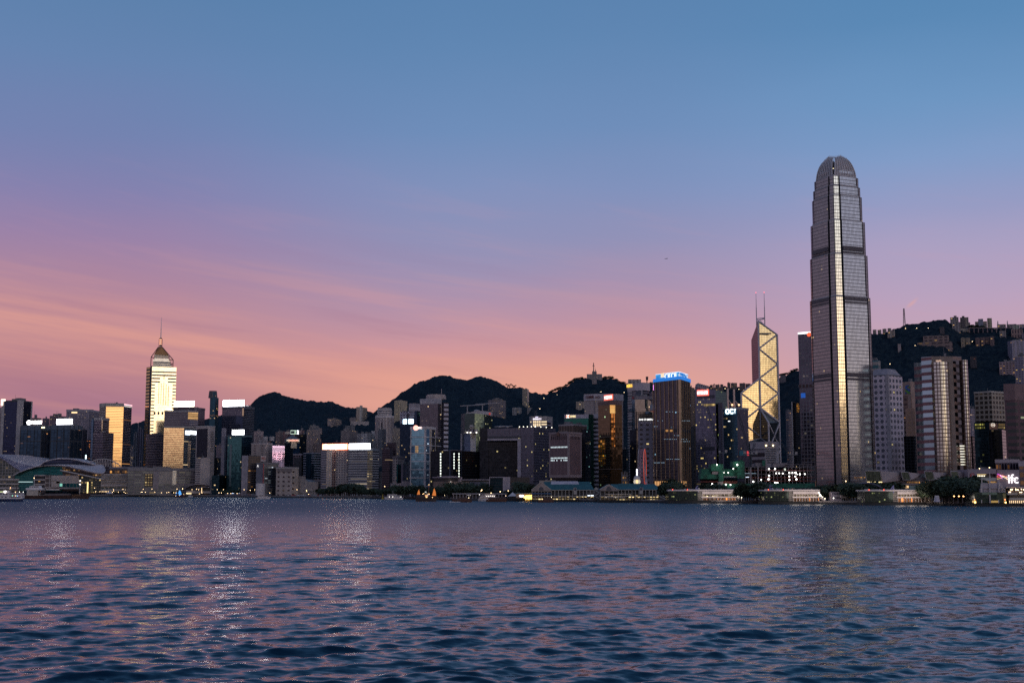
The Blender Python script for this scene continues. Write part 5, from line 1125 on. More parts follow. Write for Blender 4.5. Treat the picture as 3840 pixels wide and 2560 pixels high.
# gateway building
def gateway():
 gl = F('#625c66', '#4c4a58', 3.9, 2.3, .84, .74, .7, .14, .045, '#ffe9a0', 1.5); glr = F('#565360', '#434252', 3.9, 2.3, .84, .74, .75, .14, .05, '#ffe9a0', 1.5)
 Yg = 1840; root = thing('gateway_building', 'giant grey gateway office block framing a black recess', 'building', (Xat(1950, Yg, 3), Yg+25, 3))
 # black leg and recess
 b = bl(5, ('r', -2, 100, 121, 1862, 10), 640, 'x', blk, pl=0); leg = b
 b = B(); b.v = 5
 def take(bb, nm):
  for o in list(bb.root.children):
   w = o.location+bb.root.location-root.location; o.parent = root; o.location = w; o.name = nm
  bpy.data.objects.remove(bb.root)
 take(leg, 'west_leg')
 take(bl(5, [(26, 1866), (446, 1862)], 788, 'x', blk, pl=0, depth=30), 'inner_wall')
 zb = Zat(sv(5, 0, 768)[1], Yg)
 top = bl(5, [(88, 1848), (485, 1838)], [648, 640], 'x', gl, pl=0, depth=34, zb=zb); tf = top
 sof = vbox(tf, 0, 88, 767, 484, 785, .9, 30.); part(root, 'soffit_frame', sof, M((.33, .27, .29), .6))
 mm = vbox(tf, 0, 90, 740, 486, 758, .3, .4); part(root, 'dark_band', mm, DARK)
 take(top, 'bridge_wing')
 right = bl(5, [(443, 1840), (630, 1832), (888, 1868)], [636, 632, 645], 'x', [gl, glr], pl=3, ph=3, depth=34)
 mm = vbox(right, 0, 443, 785, 482, 1218, .9, 8.); part(root, 'soffit_frame', mm, M((.33, .27, .29), .6))
 mm = MB()
 for k in range(9): P, d, L, n = face(right, 0) if k < 4 else face(right, 1); s = L*(.1+.25*(k % 4)); q_ = P+d*s-n*1; mm.ball((q_.x, q_.y, right.zt+1), .7)
 part(root, 'roof_lamp', mm, E((1., .93, .75), 3.))
 take(right, 'tower_wing')
 mb = MB(); zc = Zat(sv(5, 0, 640)[1], 1860)
 for x in (235, 320): xx = Xat(sv(5, x)[0], 1855, zc); mb.bar((xx-8, 1855, zc+1.5), (xx+8, 1855, zc+2.5), .6); mb.ball((xx, 1855, zc+1.5), 3, 8, 0, .5)
 part(root, 'roof_dish', mb, PALE)
gateway()
hillb(5, 499, 575, 180, 378, 'slim cream apartment tower with a fin top alone on the dark slope', F('#8d8074', '#5a5040', 3.2, 5, .5, .6, .3, .3, .16, '#ffe0a0', 1.), 'residential_tower', xc=555, rel=10, pl=1, ph=3)
hillb(5, 381, 431, 402, 478, 'small white terraced house, lower of the two below the slim slope tower', F('#98908c', '#443c3c', 4, 7, .5, .6, .4, .3, .05), 'house', pl=1, ph=2)
hillb(5, 432, 488, 402, 450, 'small white terraced house beside the lower terrace on the dark slope', F('#98908c', '#443c3c', 4, 7, .5, .6, .4, .3, .05), 'house', pl=1, ph=2)
hillb(5, 555, 612, 402, 432, 'small grey terraced house at the foot of the slim slope tower', F('#88807c', '#443c3c', 4, 7, .5, .6, .4, .3, .15), 'house', pl=1, ph=2)
hillb(5, 1130, 1228, 330, 378, 'low cream block half hidden by trees left of the white hotel crown', F('#98887a', '#5a4c44', 4.5, 6, .5, .6, .4, .3, .1), 'house', pl=1, ph=2)
# hotel with small lit lettering
gw = F('#a8988a', '#ffe2a8', 8.4, 60, .55, 1., .3, .3, 1.2, '#ffd890', .8)
b = bl(5, [(580, 2480), (604, 2476), (722, 2478), (785, 2476), (854, 2492)], [506, 504, 503, 500, 510], 'pale hotel top with white lettering over glowing cream window bays', [M((.28, .24, .24), .6), M((.33, .27, .25), .6), M((.33, .27, .25), .6), M((.30, .25, .24), .6)], 'hotel_tower', pl=2, ph=2, depth=30)
mb = MB()
for x in (626, 648, 672, 696): vbox(b, 1, x, 556, x+15, 580, .4, .5, mb); vbox(b, 1, x, 588, x+15, 620, .4, .5, mb)
part(b.root, 'lit_window', mb, E((1., .76, .44), .9))
mb = vbox(b, 0, 594, 562, 604, 576, .4, .5); vbox(b, 2, 722, 560, 785, 574, .4, .5, mb); vbox(b, 2, 722, 590, 785, 605, .4, .5, mb); part(b.root, 'lit_band', mb, E((1., .76, .44), .8))
mb = vbox(b, 3, 786, 556, 830, 640, .4, .5); part(b.root, 'dark_bay', mb, F('#8a8090', '#1c1a2c', 7, 60, .6, 1, .6, .2, 0))
ftext(b, 1, 'JW', 650, 506, 684, 522, E((.85, .8, 1.), 1.5), out=.6, bold=.02); ftext(b, 1, 'MARRIOTT', 624, 526, 722, 544, E((.95, .88, 1.), 1.5), out=.6, bold=.02)
for x in (642, 655, 668): mast(b.root, Xat(sv(5, x)[0], 2480, b.zt), 2480, b.zt, b.zt+11, .3, GREY)
# green glass tower with white sign band
b = bl(5, [(994, 2290), (1274, 2278), (1334, 2290)], [520, 514, 520], 'green glass tower with a white sign band carrying a red and white square flag emblem', [F('#1d3c38', '#1f5a52', 3.8, 60, .8, 1., .8, .1, .02, '#c0ffd0'), F('#12302c', '#185246', 3.8, 3, .9, .9, .85, .1, .0)], pl=0, depth=36)
mb = vbox(b, 0, 992, 484, 1276, 526, .8, 6.); part(b.root, 'sign_band', mb, M((.40, .33, .35), .6))
mb = vbox(b, 1, 1276, 478, 1334, 522, .3, 6.); part(b.root, 'roof_storey', mb, F('#12302c', '#185246', 3.8, 3, .9, .9, .85, .1, .0))
zc = (Zat(sv(5, 0, 488)[1], 2285)+Zat(sv(5, 0, 521)[1], 2285))/2; s0, z1 = on(b, 0, 1015, 488); s1, z0 = on(b, 0, 1053, 521); P, d, L, n = face(b, 0)
def tri3(pts, root, name, mat, out=1.2):
 mb = MB(); f_ = []; g_ = []
 for u, w in pts:
  q_ = P+d*(s0+(s1-s0)*u)+n*out; f_.append((q_.x, q_.y, z0+(z1-z0)*w)); q_ = P+d*(s0+(s1-s0)*u)+n*(out-.5); g_.append((q_.x, q_.y, z0+(z1-z0)*w))
 mb.face(f_); mb.face(g_[::-1]); part(root, name, mb, mat)
we, re_ = E((1., .95, .85), 2.2), E((.95, .22, .08), 1.4)
tri3([(0, 0), (.42, 0), (.42, .42), (0, .0)][:3], b.root, 'emblem', we); tri3([(1, 0), (.58, .42), (.58, 0)], b.root, 'emblem', we); tri3([(0, 1), (.42, .58), (.42, 1)], b.root, 'emblem', we); tri3([(1, 1), (.58, 1), (.58, .58)], b.root, 'emblem', we)
tri3([(0, .08), (.4, .5), (0, .92)], b.root, 'emblem', re_); tri3([(1, .08), (1, .92), (.6, .5)], b.root, 'emblem', re_)
ftext(b, 0, 'SWIRE', 1060, 492, 1127, 516, E((1., .85, .45), 1.1), out=1., bold=.01)
for x in (1030, 1038): mast(b.root, Xat(sv(5, x)[0], 2288, b.zt), 2288, b.zt, b.zt+14, .3, GREY)
b = bl(5, [(1334, 2296), (1390, 2292)], 516, 'white banded tower edge between the green tower and the brown gold tower', F('#a59a9e', '#23222e', 7.6, 60, .52, 1., .5, .2, .0), pl=0, depth=24)
mb = vbox(b, 0, 1334, 478, 1388, 518, .3, 5.); part(b.root, 'roof_storey', mb, M((.36, .30, .31), .6))
# white hotel crown tower
cw = F('#a1938e', '#7a6a64', 3.6, 3.6, .62, .7, .4, .3, .06, '#ffdba0', .7)
b = bl(5, [(1228, 2420), (1345, 2402), (1480, 2398), (1600, 2404), (1680, 2420)], [242, 239, 238, 240, 246], 'broad white hotel tower with a curved crown band and dark red lettering', cw, 'hotel_tower', pl=2, ph=2, depth=34)
ring(b, 240, 314, 1.2, M((.42, .35, .36), .6, name='crown_panel', var=.04), 'crown')
mb = vbox(b, 1, 1345, 314, 1356, 480, 1.1, 1.3); part(b.root, 'dark_slot', mb, M((.15, .12, .13), .6))
P0, P1, P2 = b.front[0], b.front[1], b.front[2]
ftext(b, 0, 'CONR', 1253, 264, 1345, 290, M((.16, .03, .03), .5), out=1.7, depth=1.); ftext(b, 1, 'AD', 1350, 264, 1417, 290, M((.16, .03, .03), .5), out=2.2, depth=1.)
# grey building behind the inverted-base tower
b = bl(5, ('r', 1085, 1240, 1300, 2050, 12), 655, 'black glass block behind the stalked concrete tower', F('#15151e', '#161a28', 3.8, 3, .8, .85, .8, .12, .01, '#bff'), pl=0)
b = bl(5, ('r', 928, 1105, 1256, 2030, 30), 598, 'brown plant storeys with rooftop tanks behind the stalked concrete tower', F('#6f564c', '#4a362e', 60, 5, 1., .7, .2, .5, 0), pl=4, ph=6, zb=60, par=(2, M((.30, .24, .24), .7)))
# inverted-base tower with star
def barracks():
 wl = M((.235, .165, .165), .7, name='pink_concrete', var=.06); rib_ = F('#775c5c', '#4a3a42', 3.6, 2.35, .97, .42, .5, .3, .004, '#cfe6ff', 1.4)
 b = bl(5, ('r', 812, 1046, 1194, 1690, 35), 690, 'pinkish concrete tower on a narrow stalk with vertical ribs and a star emblem', wl, 'stalked_tower', pl=3, ph=3, zb=Zat(sv(5, 0, 1222)[1], 1690), par=(2, wl))
 for i, x0, x1 in ((0, 828, 1024), (1, 1056, 1182)):
  mb = vbox(b, i, x0, 735, x1, 1188, .25, .3); part(b.root, 'ribbed_panel', mb, rib_)
  mb = vbox(b, i, x0+6, 735, x1-6, 775, .35, .3); part(b.root, 'dark_loggia', mb, F('#775c5c', '#16121c', 30, 3.4, 1., .6, .4, .3, 0))
  mb = vbox(b, i, x0+8, 708, x1-8, 722, .35, .3); part(b.root, 'slot_row', mb, F('#775c5c', '#2a1c24', 30, 3.2, 1., .55, .4, .3, 0))
 for y, p_ in ((868, .9), (995, 1.), (1022, .45)):
  mb = MB(); s0, z = on(b, 0, 836, y); s1, _ = on(b, 0, 1022, y); k = 0
  while s0 < s1:
   if random.random() < p_: fbox(b, 0, s0, s0+1.1, z-.9, z+.9, .5, .3, mb)
   s0 += 2.35
  part(b.root, 'lit_window', mb, E((.8, .95, .95), .8))
 s, z = on(b, 0, 922, 711); P, d, L, n = face(b, 0); f_ = []; g_ = []
 for k in range(10):
  r_ = 4.2 if k % 2 == 0 else 1.7; a = math.pi/2+k*math.pi/5; q_ = P+d*(s+r_*math.cos(a))+n*.9; f_.append((q_.x, q_.y, z+r_*math.sin(a))); q_ = q_-n*.7; g_.append((q_.x, q_.y, z+r_*math.sin(a)))
 mb = MB(); mb.face(f_); mb.face(g_[::-1])
 for k in range(10): mb.face([f_[k], g_[k], g_[(k+1) % 10], f_[(k+1) % 10]])
 part(b.root, 'star', mb, M((.12, .05, .03), .5))
 mb = MB(); c = b.c; nar = [((p[0]-c.x)*.5+c.x, (p[1]-c.y)*.5+c.y) for p in b.poly]
 zlow = Zat(sv(5, 0, 1264)[1], 1690); mb.prism(nar, zlow, b.zb, top=b.poly); part(b.root, 'flared_base', mb, M((.12, .085, .085), .7))
 mb = MB(); mb.prism(nar, 3, zlow-.01); part(b.root, 'stalk', mb, wl)
barracks()
# brown gold mirrored tower with red calligraphy board
def goldtower():
 gb = F('#4a4038', '#62503f', 3.8, 3, .93, .95, .96, .06, .006, '#d0ffc0', jit=.012); gb2 = F('#2e261e', '#40342a', 3.8, 3, .93, .95, .96, .06, .008, jit=.014)
 b = bl(5, [(1389, 1985), (1524, 1962), (1668, 1972)], [344, 326, 331], 'brown gold mirror glass tower under a tilted glowing red calligraphy board', [gb, gb2], pl=3, ph=3, depth=40)
 s = face(b, 0)[2]; mb = fbox(b, 0, -.2, s+.3, Zat(sv(5, 0, 372)[1], 1970), b.zt+.3, .5, .9); fbox(b, 1, -.2, face(b, 1)[2]+.2, Zat(sv(5, 0, 370)[1], 1970), b.zt+.3, .5, .9, mb); part(b.root, 'brown_parapet', mb, M((.15, .085, .07), .6))
 part(b.root, 'gold_sheen', vbox(b, 1, 1526, 370, 1590, 470, .3, .3), F('#3c2c1c', '#ffd080', 3.8, 9, .95, .97, .96, .05, 0, jit=.03)); part(b.root, 'gold_sheen', vbox(b, 1, 1538, 470, 1588, 860, .3, .3), F('#3c2c1c', '#d08c48', 3.8, 5, .9, .8, .96, .05, 0, jit=.06)); part(b.root, 'gold_sheen', vbox(b, 0, 1392, 785, 1470, 1080, .3, .3), F('#20160e', '#e8a848', 3.8, 5, .9, .8, .96, .05, .5, '#ffb030', .8, jit=.08))  # gold reflections on both faces, put in as tinted and partly glowing panels
 # rotated sign board on the roof
 x0 = Xat(sv(5, 1460)[0], 1968, b.zt); x1 = Xat(sv(5, 1562)[0], 1950, b.zt); z0 = b.zt+1.5; h = (Zat(sv(5, 0, 245)[1], 1958)-Zat(sv(5, 0, 312)[1], 1958))
 A_, C_ = Vector((x0, 1972)), Vector((x1, 1950)); d = (C_-A_).normalized(); n = Vector((d.y, -d.x))
 mb = MB(); mb.prism([tuple(A_), tuple(C_), tuple(C_-n*1.2), tuple(A_-n*1.2)], z0, z0+h); part(b.root, 'sign_board', mb, E((.95, .16, .10), .9))
 mid = (A_+C_)/2+n*.6; put_text(b.root, '李錦世華', mid.x, mid.y, z0+h/2, d, (C_-A_).length*.88, h*.62, E((1., .9, .88), 1.5), bold=.015)
 mb = MB()
 for t in (0, .5, 1): q_ = A_+(C_-A_)*t-n*1; mb.bar((q_.x, q_.y, z0-3), (q_.x, q_.y, z0+h), .4); mb.bar((q_.x-n.x*8, q_.y-n.y*8, z0-3), (q_.x, q_.y, z0+h*.8), .3)
 part(b.root, 'sign_frame', mb, DARK)
 ring(b, 738, 744, .15, M((.16, .10, .08), .5), 'floor_line'); ring(b, 1118, 1124, .15, M((.16, .10, .08), .5), 'floor_line')
goldtower()
hillb(5, 1256, 1436, 6, 64, 'pale block with two wings on top of the wooded knoll', F('#8c7c78', '#3a3440', 3.6, 5.5, .5, .5, .4, .3, .05), 'apartment_block', pl=0, zt=None)
b = hillb(5, 1318, 1372, -26, 60, 'taller middle shaft of the block on the wooded knoll', F('#7d6e6c', '#4a4448', 3.6, 6, .4, .4, .3, .3, .0), 'apartment_block', pl=2, ph=5)
# two low museum-like blocks on the promenade
b = bl(5, [(115, 1640), (350, 1632)], [1215, 1215], 'low dark glass box framed by a white wall end', F('#15181c', '#16323a', 4, 4, .8, .9, .7, .12, .01), 'city_gallery', pl=0, depth=30)
mb = vbox(b, 0, 112, 1215, 352, 1222, 1.6, 3.); vbox(b, 0, 112, 1215, 118, 1370, 1.6, 3., mb); part(b.root, 'white_frame', mb, M((.33, .27, .28), .6)); mb = vbox(b, 0, 273, 1222, 352, 1392, 1.6, 3.); part(b.root, 'white_wall', mb, M((.33, .27, .28), .6))
bl(5, [(352, 1650), (584, 1656)], 1219, 'low brown ribbed box beside the white wall end', F('#3c2a28', '#1c1214', 60, 1.6, 1., .5, .2, .5, 0), 'city_gallery', pl=0, depth=30)
bl(5, [(584, 1662), (700, 1658)], 1292, 'low grey ribbed annex behind the round waterfront trees', F('#4a4450', '#2c2832', 60, 2, 1., .5, .2, .5, 0), 'annex', pl=0, depth=20)
bl(5, [(697, 1600), (892, 1592)], 1256, 'small cream hall with a balcony under the stalked tower', F('#9a8a7c', '#4a3c38', 6, 9, .4, .7, .3, .3, .05), 'hall', pl=2, ph=2, depth=24)
# ================================================================ Central (right)
bl(6, ('r', 244, 285, 312, 2050, 20), 938, 'dark low block with a greenish top between gold tower and white tower base', F('#1c2630', '#28424c', 3.8, 4, .7, .8, .7, .15, .03), pl=1)
bl(6, ('r', 234, 270, 306, 1900, 20), 1188, 'small pale colonnaded club building at the foot of the gold tower', F('#8f8480', '#4a3428', 7, 6, .7, .5, .4, .3, .25, '#ffc070', 1.1), 'club_building', pl=1, ph=2)
# curved white hotel tower with gold lettering
b = bl(6, [(306, 2340), (390, 2318), (470, 2312), (536, 2326)], [290, 290, 290, 294], 'curved white hotel tower with gold lettering on its crown', [F('#8f868c', '#403c4a', 3.7, 60, .55, 1., .6, .15, .03), F('#5a5a66', '#2a3444', 3.8, 3, .8, .85, .8, .1, .02), F('#6a6068', '#1e2434', 7.4, 60, .6, 1, .7, .1, .01)], 'hotel_tower', pl=0, depth=34)
ring(b, 214, 300, 1.4, M((.40, .33, .34), .6, name='crown_panel', var=.04), 'crown')
ftext(b, 0, 'NGRI-LA', 303, 236, 363, 264, E((1., .62, .10), 1.2), out=2.2, bold=.02)
mb = MB()
for k in range(34): vbox(b, 0, 306, 312+k*29, 352, 324+k*29, .9, 1.2, mb)
part(b.root, 'balcony_band', mb, PALE)
mb = vbox(b, 1, 450, 290, 462, 350, .8, 1.); part(b.root, 'white_pier', mb, PALE)
# faceted cube-cluster tower
def lippo():
 tan = F('#5c5650', '#a09484', 3.7, 2.0, .9, .92, .85, .1, .004, jit=.008); blu = F('#2e3844', '#566c80', 3.7, 2.0, .9, .92, .85, .1, .01); drk = F('#12141c', '#1c2230', 3.7, 2, .9, .92, .85, .1, .01)
 b = bl(6, [(346, 2140), (380, 2132), (488, 2126), (520, 2134), (600, 2130)], [398, 396, 396, 400, 440], 'tan and blue faceted glass tower with stacked protruding cubes', [blu, tan, blu, tan], 'cube_tower', pl=0, depth=40)
 ring(b, 362, 398, .8, M((.20, .16, .17), .6), 'crown_band')
 part(b.root, 'crown_emblem', vbox(b, 1, 352, 372, 373, 392, 1.5, .6), M((.25, .02, .03), .5))
 mb = vbox(b, 1, 392, 350, 410, 364, -2, 4); vbox(b, 1, 430, 350, 446, 364, -2, 4, mb); vbox(b, 1, 465, 340, 500, 368, -2, 8, mb); part(b.root, 'roof_plant', mb, GREY)
 for (i, x0, y0, x1, y1, o, m_) in ((0, 330, 505, 372, 530, 4, blu), (1, 395, 500, 505, 530, 3, tan), (0, 330, 650, 372, 678, 4, blu), (1, 500, 530, 545, 560, 5, blu), (1, 385, 715, 415, 733, 5, drk), (3, 548, 458, 600, 520, 3, blu), (1, 480, 570, 600, 585, 3, tan)):
  part(b.root, 'glass_cube', vbox(b, i, x0, y0, x1, y1, o, o+3), m_)
 part(b.root, 'dark_glass', vbox(b, 1, 328, 735, 405, 1320, 3, 6), drk); part(b.root, 'dark_glass', vbox(b, 1, 388, 500, 402, 735, 1.5, 3), drk)
 part(b.root, 'name_band', vbox(b, 3, 555, 410, 598, 456, 1.2, 2), M((.09, .075, .085), .5)); ftext(b, 3, 'LI', 560, 430, 582, 452, M((.5, .45, .45), .5), out=1.5)
lippo()
part(bl(6, ('r', 540, 585, 610, 2260, 20), 330, 'grey tower crown with a vertical magenta light strip behind the brown office slab', F('#5a5058', '#3a3444', 3.7, 4, .6, .8, .6, .2, .02), pl=1).root, 'light_strip', fr(6, 575, 238, 583, 298, 2250, 2), E((1., .3, .95), 3.5))
# white hotel-like bank block with square windows
boa = F('#8c8088', '#1c1a24', 7.0, 9.15, .42, .46, .4, .2, .022, '#ffe09a', 1.4)
b = bl(6, [(414, 1850), (600, 1846)], 630, 'pale grid office block with square black windows under a black name board', boa, pl=0, depth=34)
mb = vbox(b, 0, 413, 600, 592, 630, .9, 4.); part(b.root, 'name_board', mb, M((.02, .018, .02), .5)); ftext(b, 0, 'BANK OF AMERICA', 426, 608, 584, 626, E((1., .98, .95), 1.6), out=1.1, bold=.012)
# brown bronze tower with blue screen crown
def cheung2():
 m1 = F('#5d4c48', '#48404c', 4.1, 3.35, .80, .84, .72, .12, .004, '#a8e0ff', 1.1); m2 = F('#4a3c38', '#1f2230', 4.1, 3.35, .84, .84, .85, .08, .006, '#a8c8ff', 1.2)
 b = bl(6, [(583, 1790), (872, 1740), (982, 1790)], 168, 'brown bronze ribbed office tower crowned by a wraparound sky blue screen', [m1, m2], pl=0, depth=48)
 mb = MB(); g = M((.42, .27, .16), .35, .6, name='bronze_fin', var=.1)
 for i, xs in ((0, (583, 614, 661, 708, 755, 802, 848)), (1, (897, 914, 938, 958, 979))):
  for x in xs: s, _ = on(b, i, x, 700); fbox(b, i, s-.35, s+.55, 8, b.zt, .75, .9, mb)
 part(b.root, 'facade_fin', mb, g)
 mb = MB(); s, _ = on(b, 0, 872, 700); fbox(b, 0, face(b, 0)[2]-3, face(b, 0)[2]+.6, 8, b.zt, .8, 1., mb); fbox(b, 1, -.6, 3.4, 8, b.zt, .8, 1., mb); part(b.root, 'corner_pier', mb, M((.55, .36, .20), .3, .6, name='bronze_corner'))
 dk = M((.015, .012, .02), .5); ring(b, 716, 752, .35, dk, 'mechanical_floor')
 mb = MB()
 for x in (719, 766): vbox(b, 0, x, 728, x+26, 748, .7, .5, mb)
 part(b.root, 'lit_window', mb, E((.6, .28, .08), .6))
 for y, i, x0, x1, p in ((532, 0, 710, 866, .5), (630, 0, 590, 755, .4), (692, 0, 590, 650, .7), (830, 0, 700, 950, .4), (855, 1, 880, 975, .6), (1048, 0, 716, 890, .8), (1086, 0, 590, 708, .8), (790, 0, 800, 880, .5), (630, 1, 880, 975, .6)):
  mb = MB(); x = x0
  while x < x1:
   if random.random() < p: vbox(b, i, x, y-1.5, x+4, y+2, .4, .3, mb)
   x += 10
  if mb.v: part(b.root, 'led_dot', mb, E((.55, .8, 1.), .7))
 # screen crown
 Ys = 1765; scr = bpy.data.materials.new('sky_screen'); scr.use_nodes = True; nt = scr.node_tree; q = NB(nt); pb = nt.nodes['Principled BSDF']
 geo = q.n('ShaderNodeNewGeometry'); f = q.noise(geo.outputs['Position'], .09, 5., .6); sx = q.n('ShaderNodeSeparateXYZ'); nt.links.new(geo.outputs['Position'], sx.inputs[0])
 base = q.mix(q.mr(f, .35, .7), (.005, .20, .70), (.10, .50, .92))
 cl = q.mix(q.m('MULTIPLY', q.mr(f, .46, .56), q.m('GREATER_THAN', sx.outputs[0], b.front[1][0]-1)), base, (.9, .92, 1.))
 nt.links.new(cl, pb.inputs['Emission Color']); pb.inputs['Emission Strength'].default_value = .8; pb.inputs['Base Color'].default_value = (.02, .05, .1, 1)
 mb = MB(); z0 = b.zt-3; z1 = Zat(sv(6, 0, 98)[1], 1745); mb.prism(offs(b.poly, -3), z0, z1); part(b.root, 'screen_crown', mb, scr)
 mb = MB(); mb.prism(offs(b.poly, .9), b.zt-1.5, b.zt+3); part(b.root, 'screen_base', mb, E((.02, .20, .65), .8))
 mb = MB(); mb.prism(offs(b.poly, -2.8), z1, z1+.5); part(b.root, 'lit_rim', mb, E((.9, .92, 1.), 1.2))
 ftext(b, 0, 'CKCII', 694, 122, 820, 158, E((1., 1., 1.), 1.3), out=-1.8, depth=.5)
 mb = vbox(b, 0, 650, 114, 684, 156, -1.9, .6); part(b.root, 'screen_picture', mb, E((.95, .72, .45), .9))
 # lobby
 mb = MB()
 for k, x in enumerate(range(600, 866, 26)): vbox(b, 0, x, 1288, x+19, 1337, .5, .6, mb)
 for x in (885, 905, 925): vbox(b, 1, x, 1288, x+12, 1337, .5, .6, mb)
 part(b.root, 'lit_lobby', mb, E((1., .50, .18), .55)); mb = vbox(b, 0, 768, 1296, 795, 1325, .9, .5); part(b.root, 'lobby_sign', mb, E((1., .95, .85), 1.5))
cheung2()
bl(6, ('r', 978, 1000, 1030, 2240, 30), 268, 'slim tan tower glimpsed right of the bronze ribbed tower', resi('#7a6250', .02), pl=2, ph=5)
bl(6, ('r', 985, 1020, 1045, 2060, 30), 690, 'black block filling the gap right of the bronze ribbed tower', DARK, pl=0)
hillb(6, 305, 447, 180, 214, 'cream house with a dark hipped roof on the wooded ridge', F('#a0908a', '#3a3838', 5.5, 9, .5, .5, .4, .3, 0.), 'villa', pl=0)
def ridge_roof():
 o = [x for x in COL.objects if x.name.startswith('villa')][-1]; x0 = Xat(sv(6, 305)[0], 3100, 400)
ridge_roof()
# slant-topped tower with red screen and roof fins
def aia():
 m1 = F('#68606e', '#5a5a6c', 4.1, 2.6, .84, .84, .75, .12, .085, '#ffe088', 1.3); m2 = F('#2c3c40', '#33504f', 4.1, 2.6, .86, .88, .75, .12, .05, '#e0f080', 1.)
 b = bl(6, [(1034, 2020), (1256, 2000), (1376, 2030)], [256, 296, 322], 'slanted roof glass tower with concrete roof fins and a red framed screen', [m1, m2], pl=0, depth=42)
 # slanted crown edges
 part(b.root, 'lit_screen', vbox(b, 0, 1058, 294, 1187, 356, 1., 1.), E((1., .13, .08), 1.)); part(b.root, 'screen_face', vbox(b, 0, 1064, 299, 1181, 351, 1.4, 1.), E((1., .36, .30), .75))
 ftext(b, 0, 'BETTER LIVES', 1064, 312, 1178, 340, E((1., .95, 1.), 1.3), out=1.6, bold=.02)
 part(b.root, 'louvre_floor', vbox(b, 0, 1058, 356, 1248, 384, .4, .5), F('#6a6270', '#08080c', 60, 2.3, 1., .6, .4, .3, 0)); part(b.root, 'louvre_floor', vbox(b, 0, 1110, 916, 1248, 952, .4, .5), F('#4a4858', '#08080c', 60, 2.3, 1., .6, .4, .3, 0))
 mb = vbox(b, 0, 1130, 448, 1256, 466, .5, .5); part(b.root, 'lit_window', mb, F('#c0a070', '#e8c070', 8, 2, .8, .8, .2, .3, 1.5, '#ffd880', 1.2))
 z = lambda y: Zat(sv(6, 0, y)[1], 2008)
 for k in range(6):
  x = 1066+k*20.5; y0 = 220+k*5.5; mb = MB(); xa = Xat(sv(6, x)[0], 2008, z(y0)); xb = Xat(sv(6, x+13)[0], 2008, z(y0)); xc = Xat(sv(6, x+20)[0], 2008, z(y0))
  mb.prism([(xa, 2008), (xc, 2008), (xc, 2036), (xa, 2036)], z(y0+50+k*1.5), z(y0+1), top=[(xa, 2008), (xb, 2008), (xb, 2036), (xa, 2036)]); part(b.root, 'roof_fin', mb, M((.24, .20, .22), .6))
aia()
b = bl(6, [(1285, 1985), (1322, 1975), (1340, 1985)], 430, 'dark grey slab between the slanted tower and the blue lettered tower', F('#4a4452', '#221f2c', 3.8, 20, .5, .3, .4, .3, 0), pl=1, ph=3)
# masts of the structural-frame bank
def hsbc():
 b = bl(7, ('r', 210, 280, 362, 2160, 20), 470, 'grey bank tower showing only its roof masts and hangers', F('#6c6268', '#4a4450', 4, 6, .7, .8, .6, .2, .04), pl=3, ph=5)
 m_ = M((.60, .40, .32), .5, .2, name='lit_steel')
 z = lambda y: Zat(sv(7, 0, y)[1], 2155); x = lambda a, y: Xat(sv(7, a)[0], 2155, z(y))
 for a, t, dx in ((228, 278, 45), (297, 288, 50)):
  mb = MB(); mb.bar((x(a, t), 2155, z(490)), (x(a, t), 2155, z(t)), 1.7, 6); mb.bar((x(a, t), 2155, z(t+118)), (x(a+dx, t), 2155, z(460)), .9); mb.bar((x(a, t), 2155, z(455)), (x(a+dx, t), 2155, z(455)), .8); mb.bar((x(a+dx, t), 2155, z(455)), (x(a+dx, t), 2155, z(490)), .8)
  part(b.root, 'roof_mast', mb, m_)
  mb = MB(); mb.ball((x(a+dx, t), 2154, z(458)), 1.6); part(b.root, 'mast_lamp', mb, E((1., .6, .3), 2.5))
hsbc()
def oci():
 m1 = F('#2c3c4a', '#2a4a5e', 3.9, 2.2, .84, .86, .75, .12, .05, '#ffd890', 1.2); m2 = F('#4a4650', '#3a3a4a', 3.9, 2.2, .84, .86, .75, .12, .03, '#ffd890', 1.1)
 b = bl(7, [(178, 1800), (330, 1788), (452, 1806)], [490, 492, 505], 'blue glass tower with big glowing white letters behind the tower cranes', [m1, m2], pl=0, depth=36)
 ring(b, 486, 506, .7, M((.22, .20, .23), .6), 'parapet'); part(b.root, 'sign_panel', vbox(b, 0, 190, 500, 330, 566, .6, .8), M((.01, .12, .20), .4))
 ftext(b, 0, 'OC', 206, 500, 294, 558, E((.85, .98, 1.), 2.2), out=1., bold=.06); ftext(b, 0, 'Y', 300, 500, 322, 550, E((.9, .98, 1.), 2.), out=1., bold=.05)
 part(b.root, 'lit_window', vbox(b, 0, 234, 632, 256, 638, .5, .4), E((1, 1, 1), 2)); part(b.root, 'led_screen', vbox(b, 1, 353, 956, 426, 1010, .6, .6), F('#04161c', '#108090', 60, 1.5, 1, .6, .2, .3, 9, '#55d8ff', 1.3)); part(b.root, 'led_screen', vbox(b, 1, 438, 960, 458, 1008, .6, .6), E((.75, .06, .07), .8))
oci()
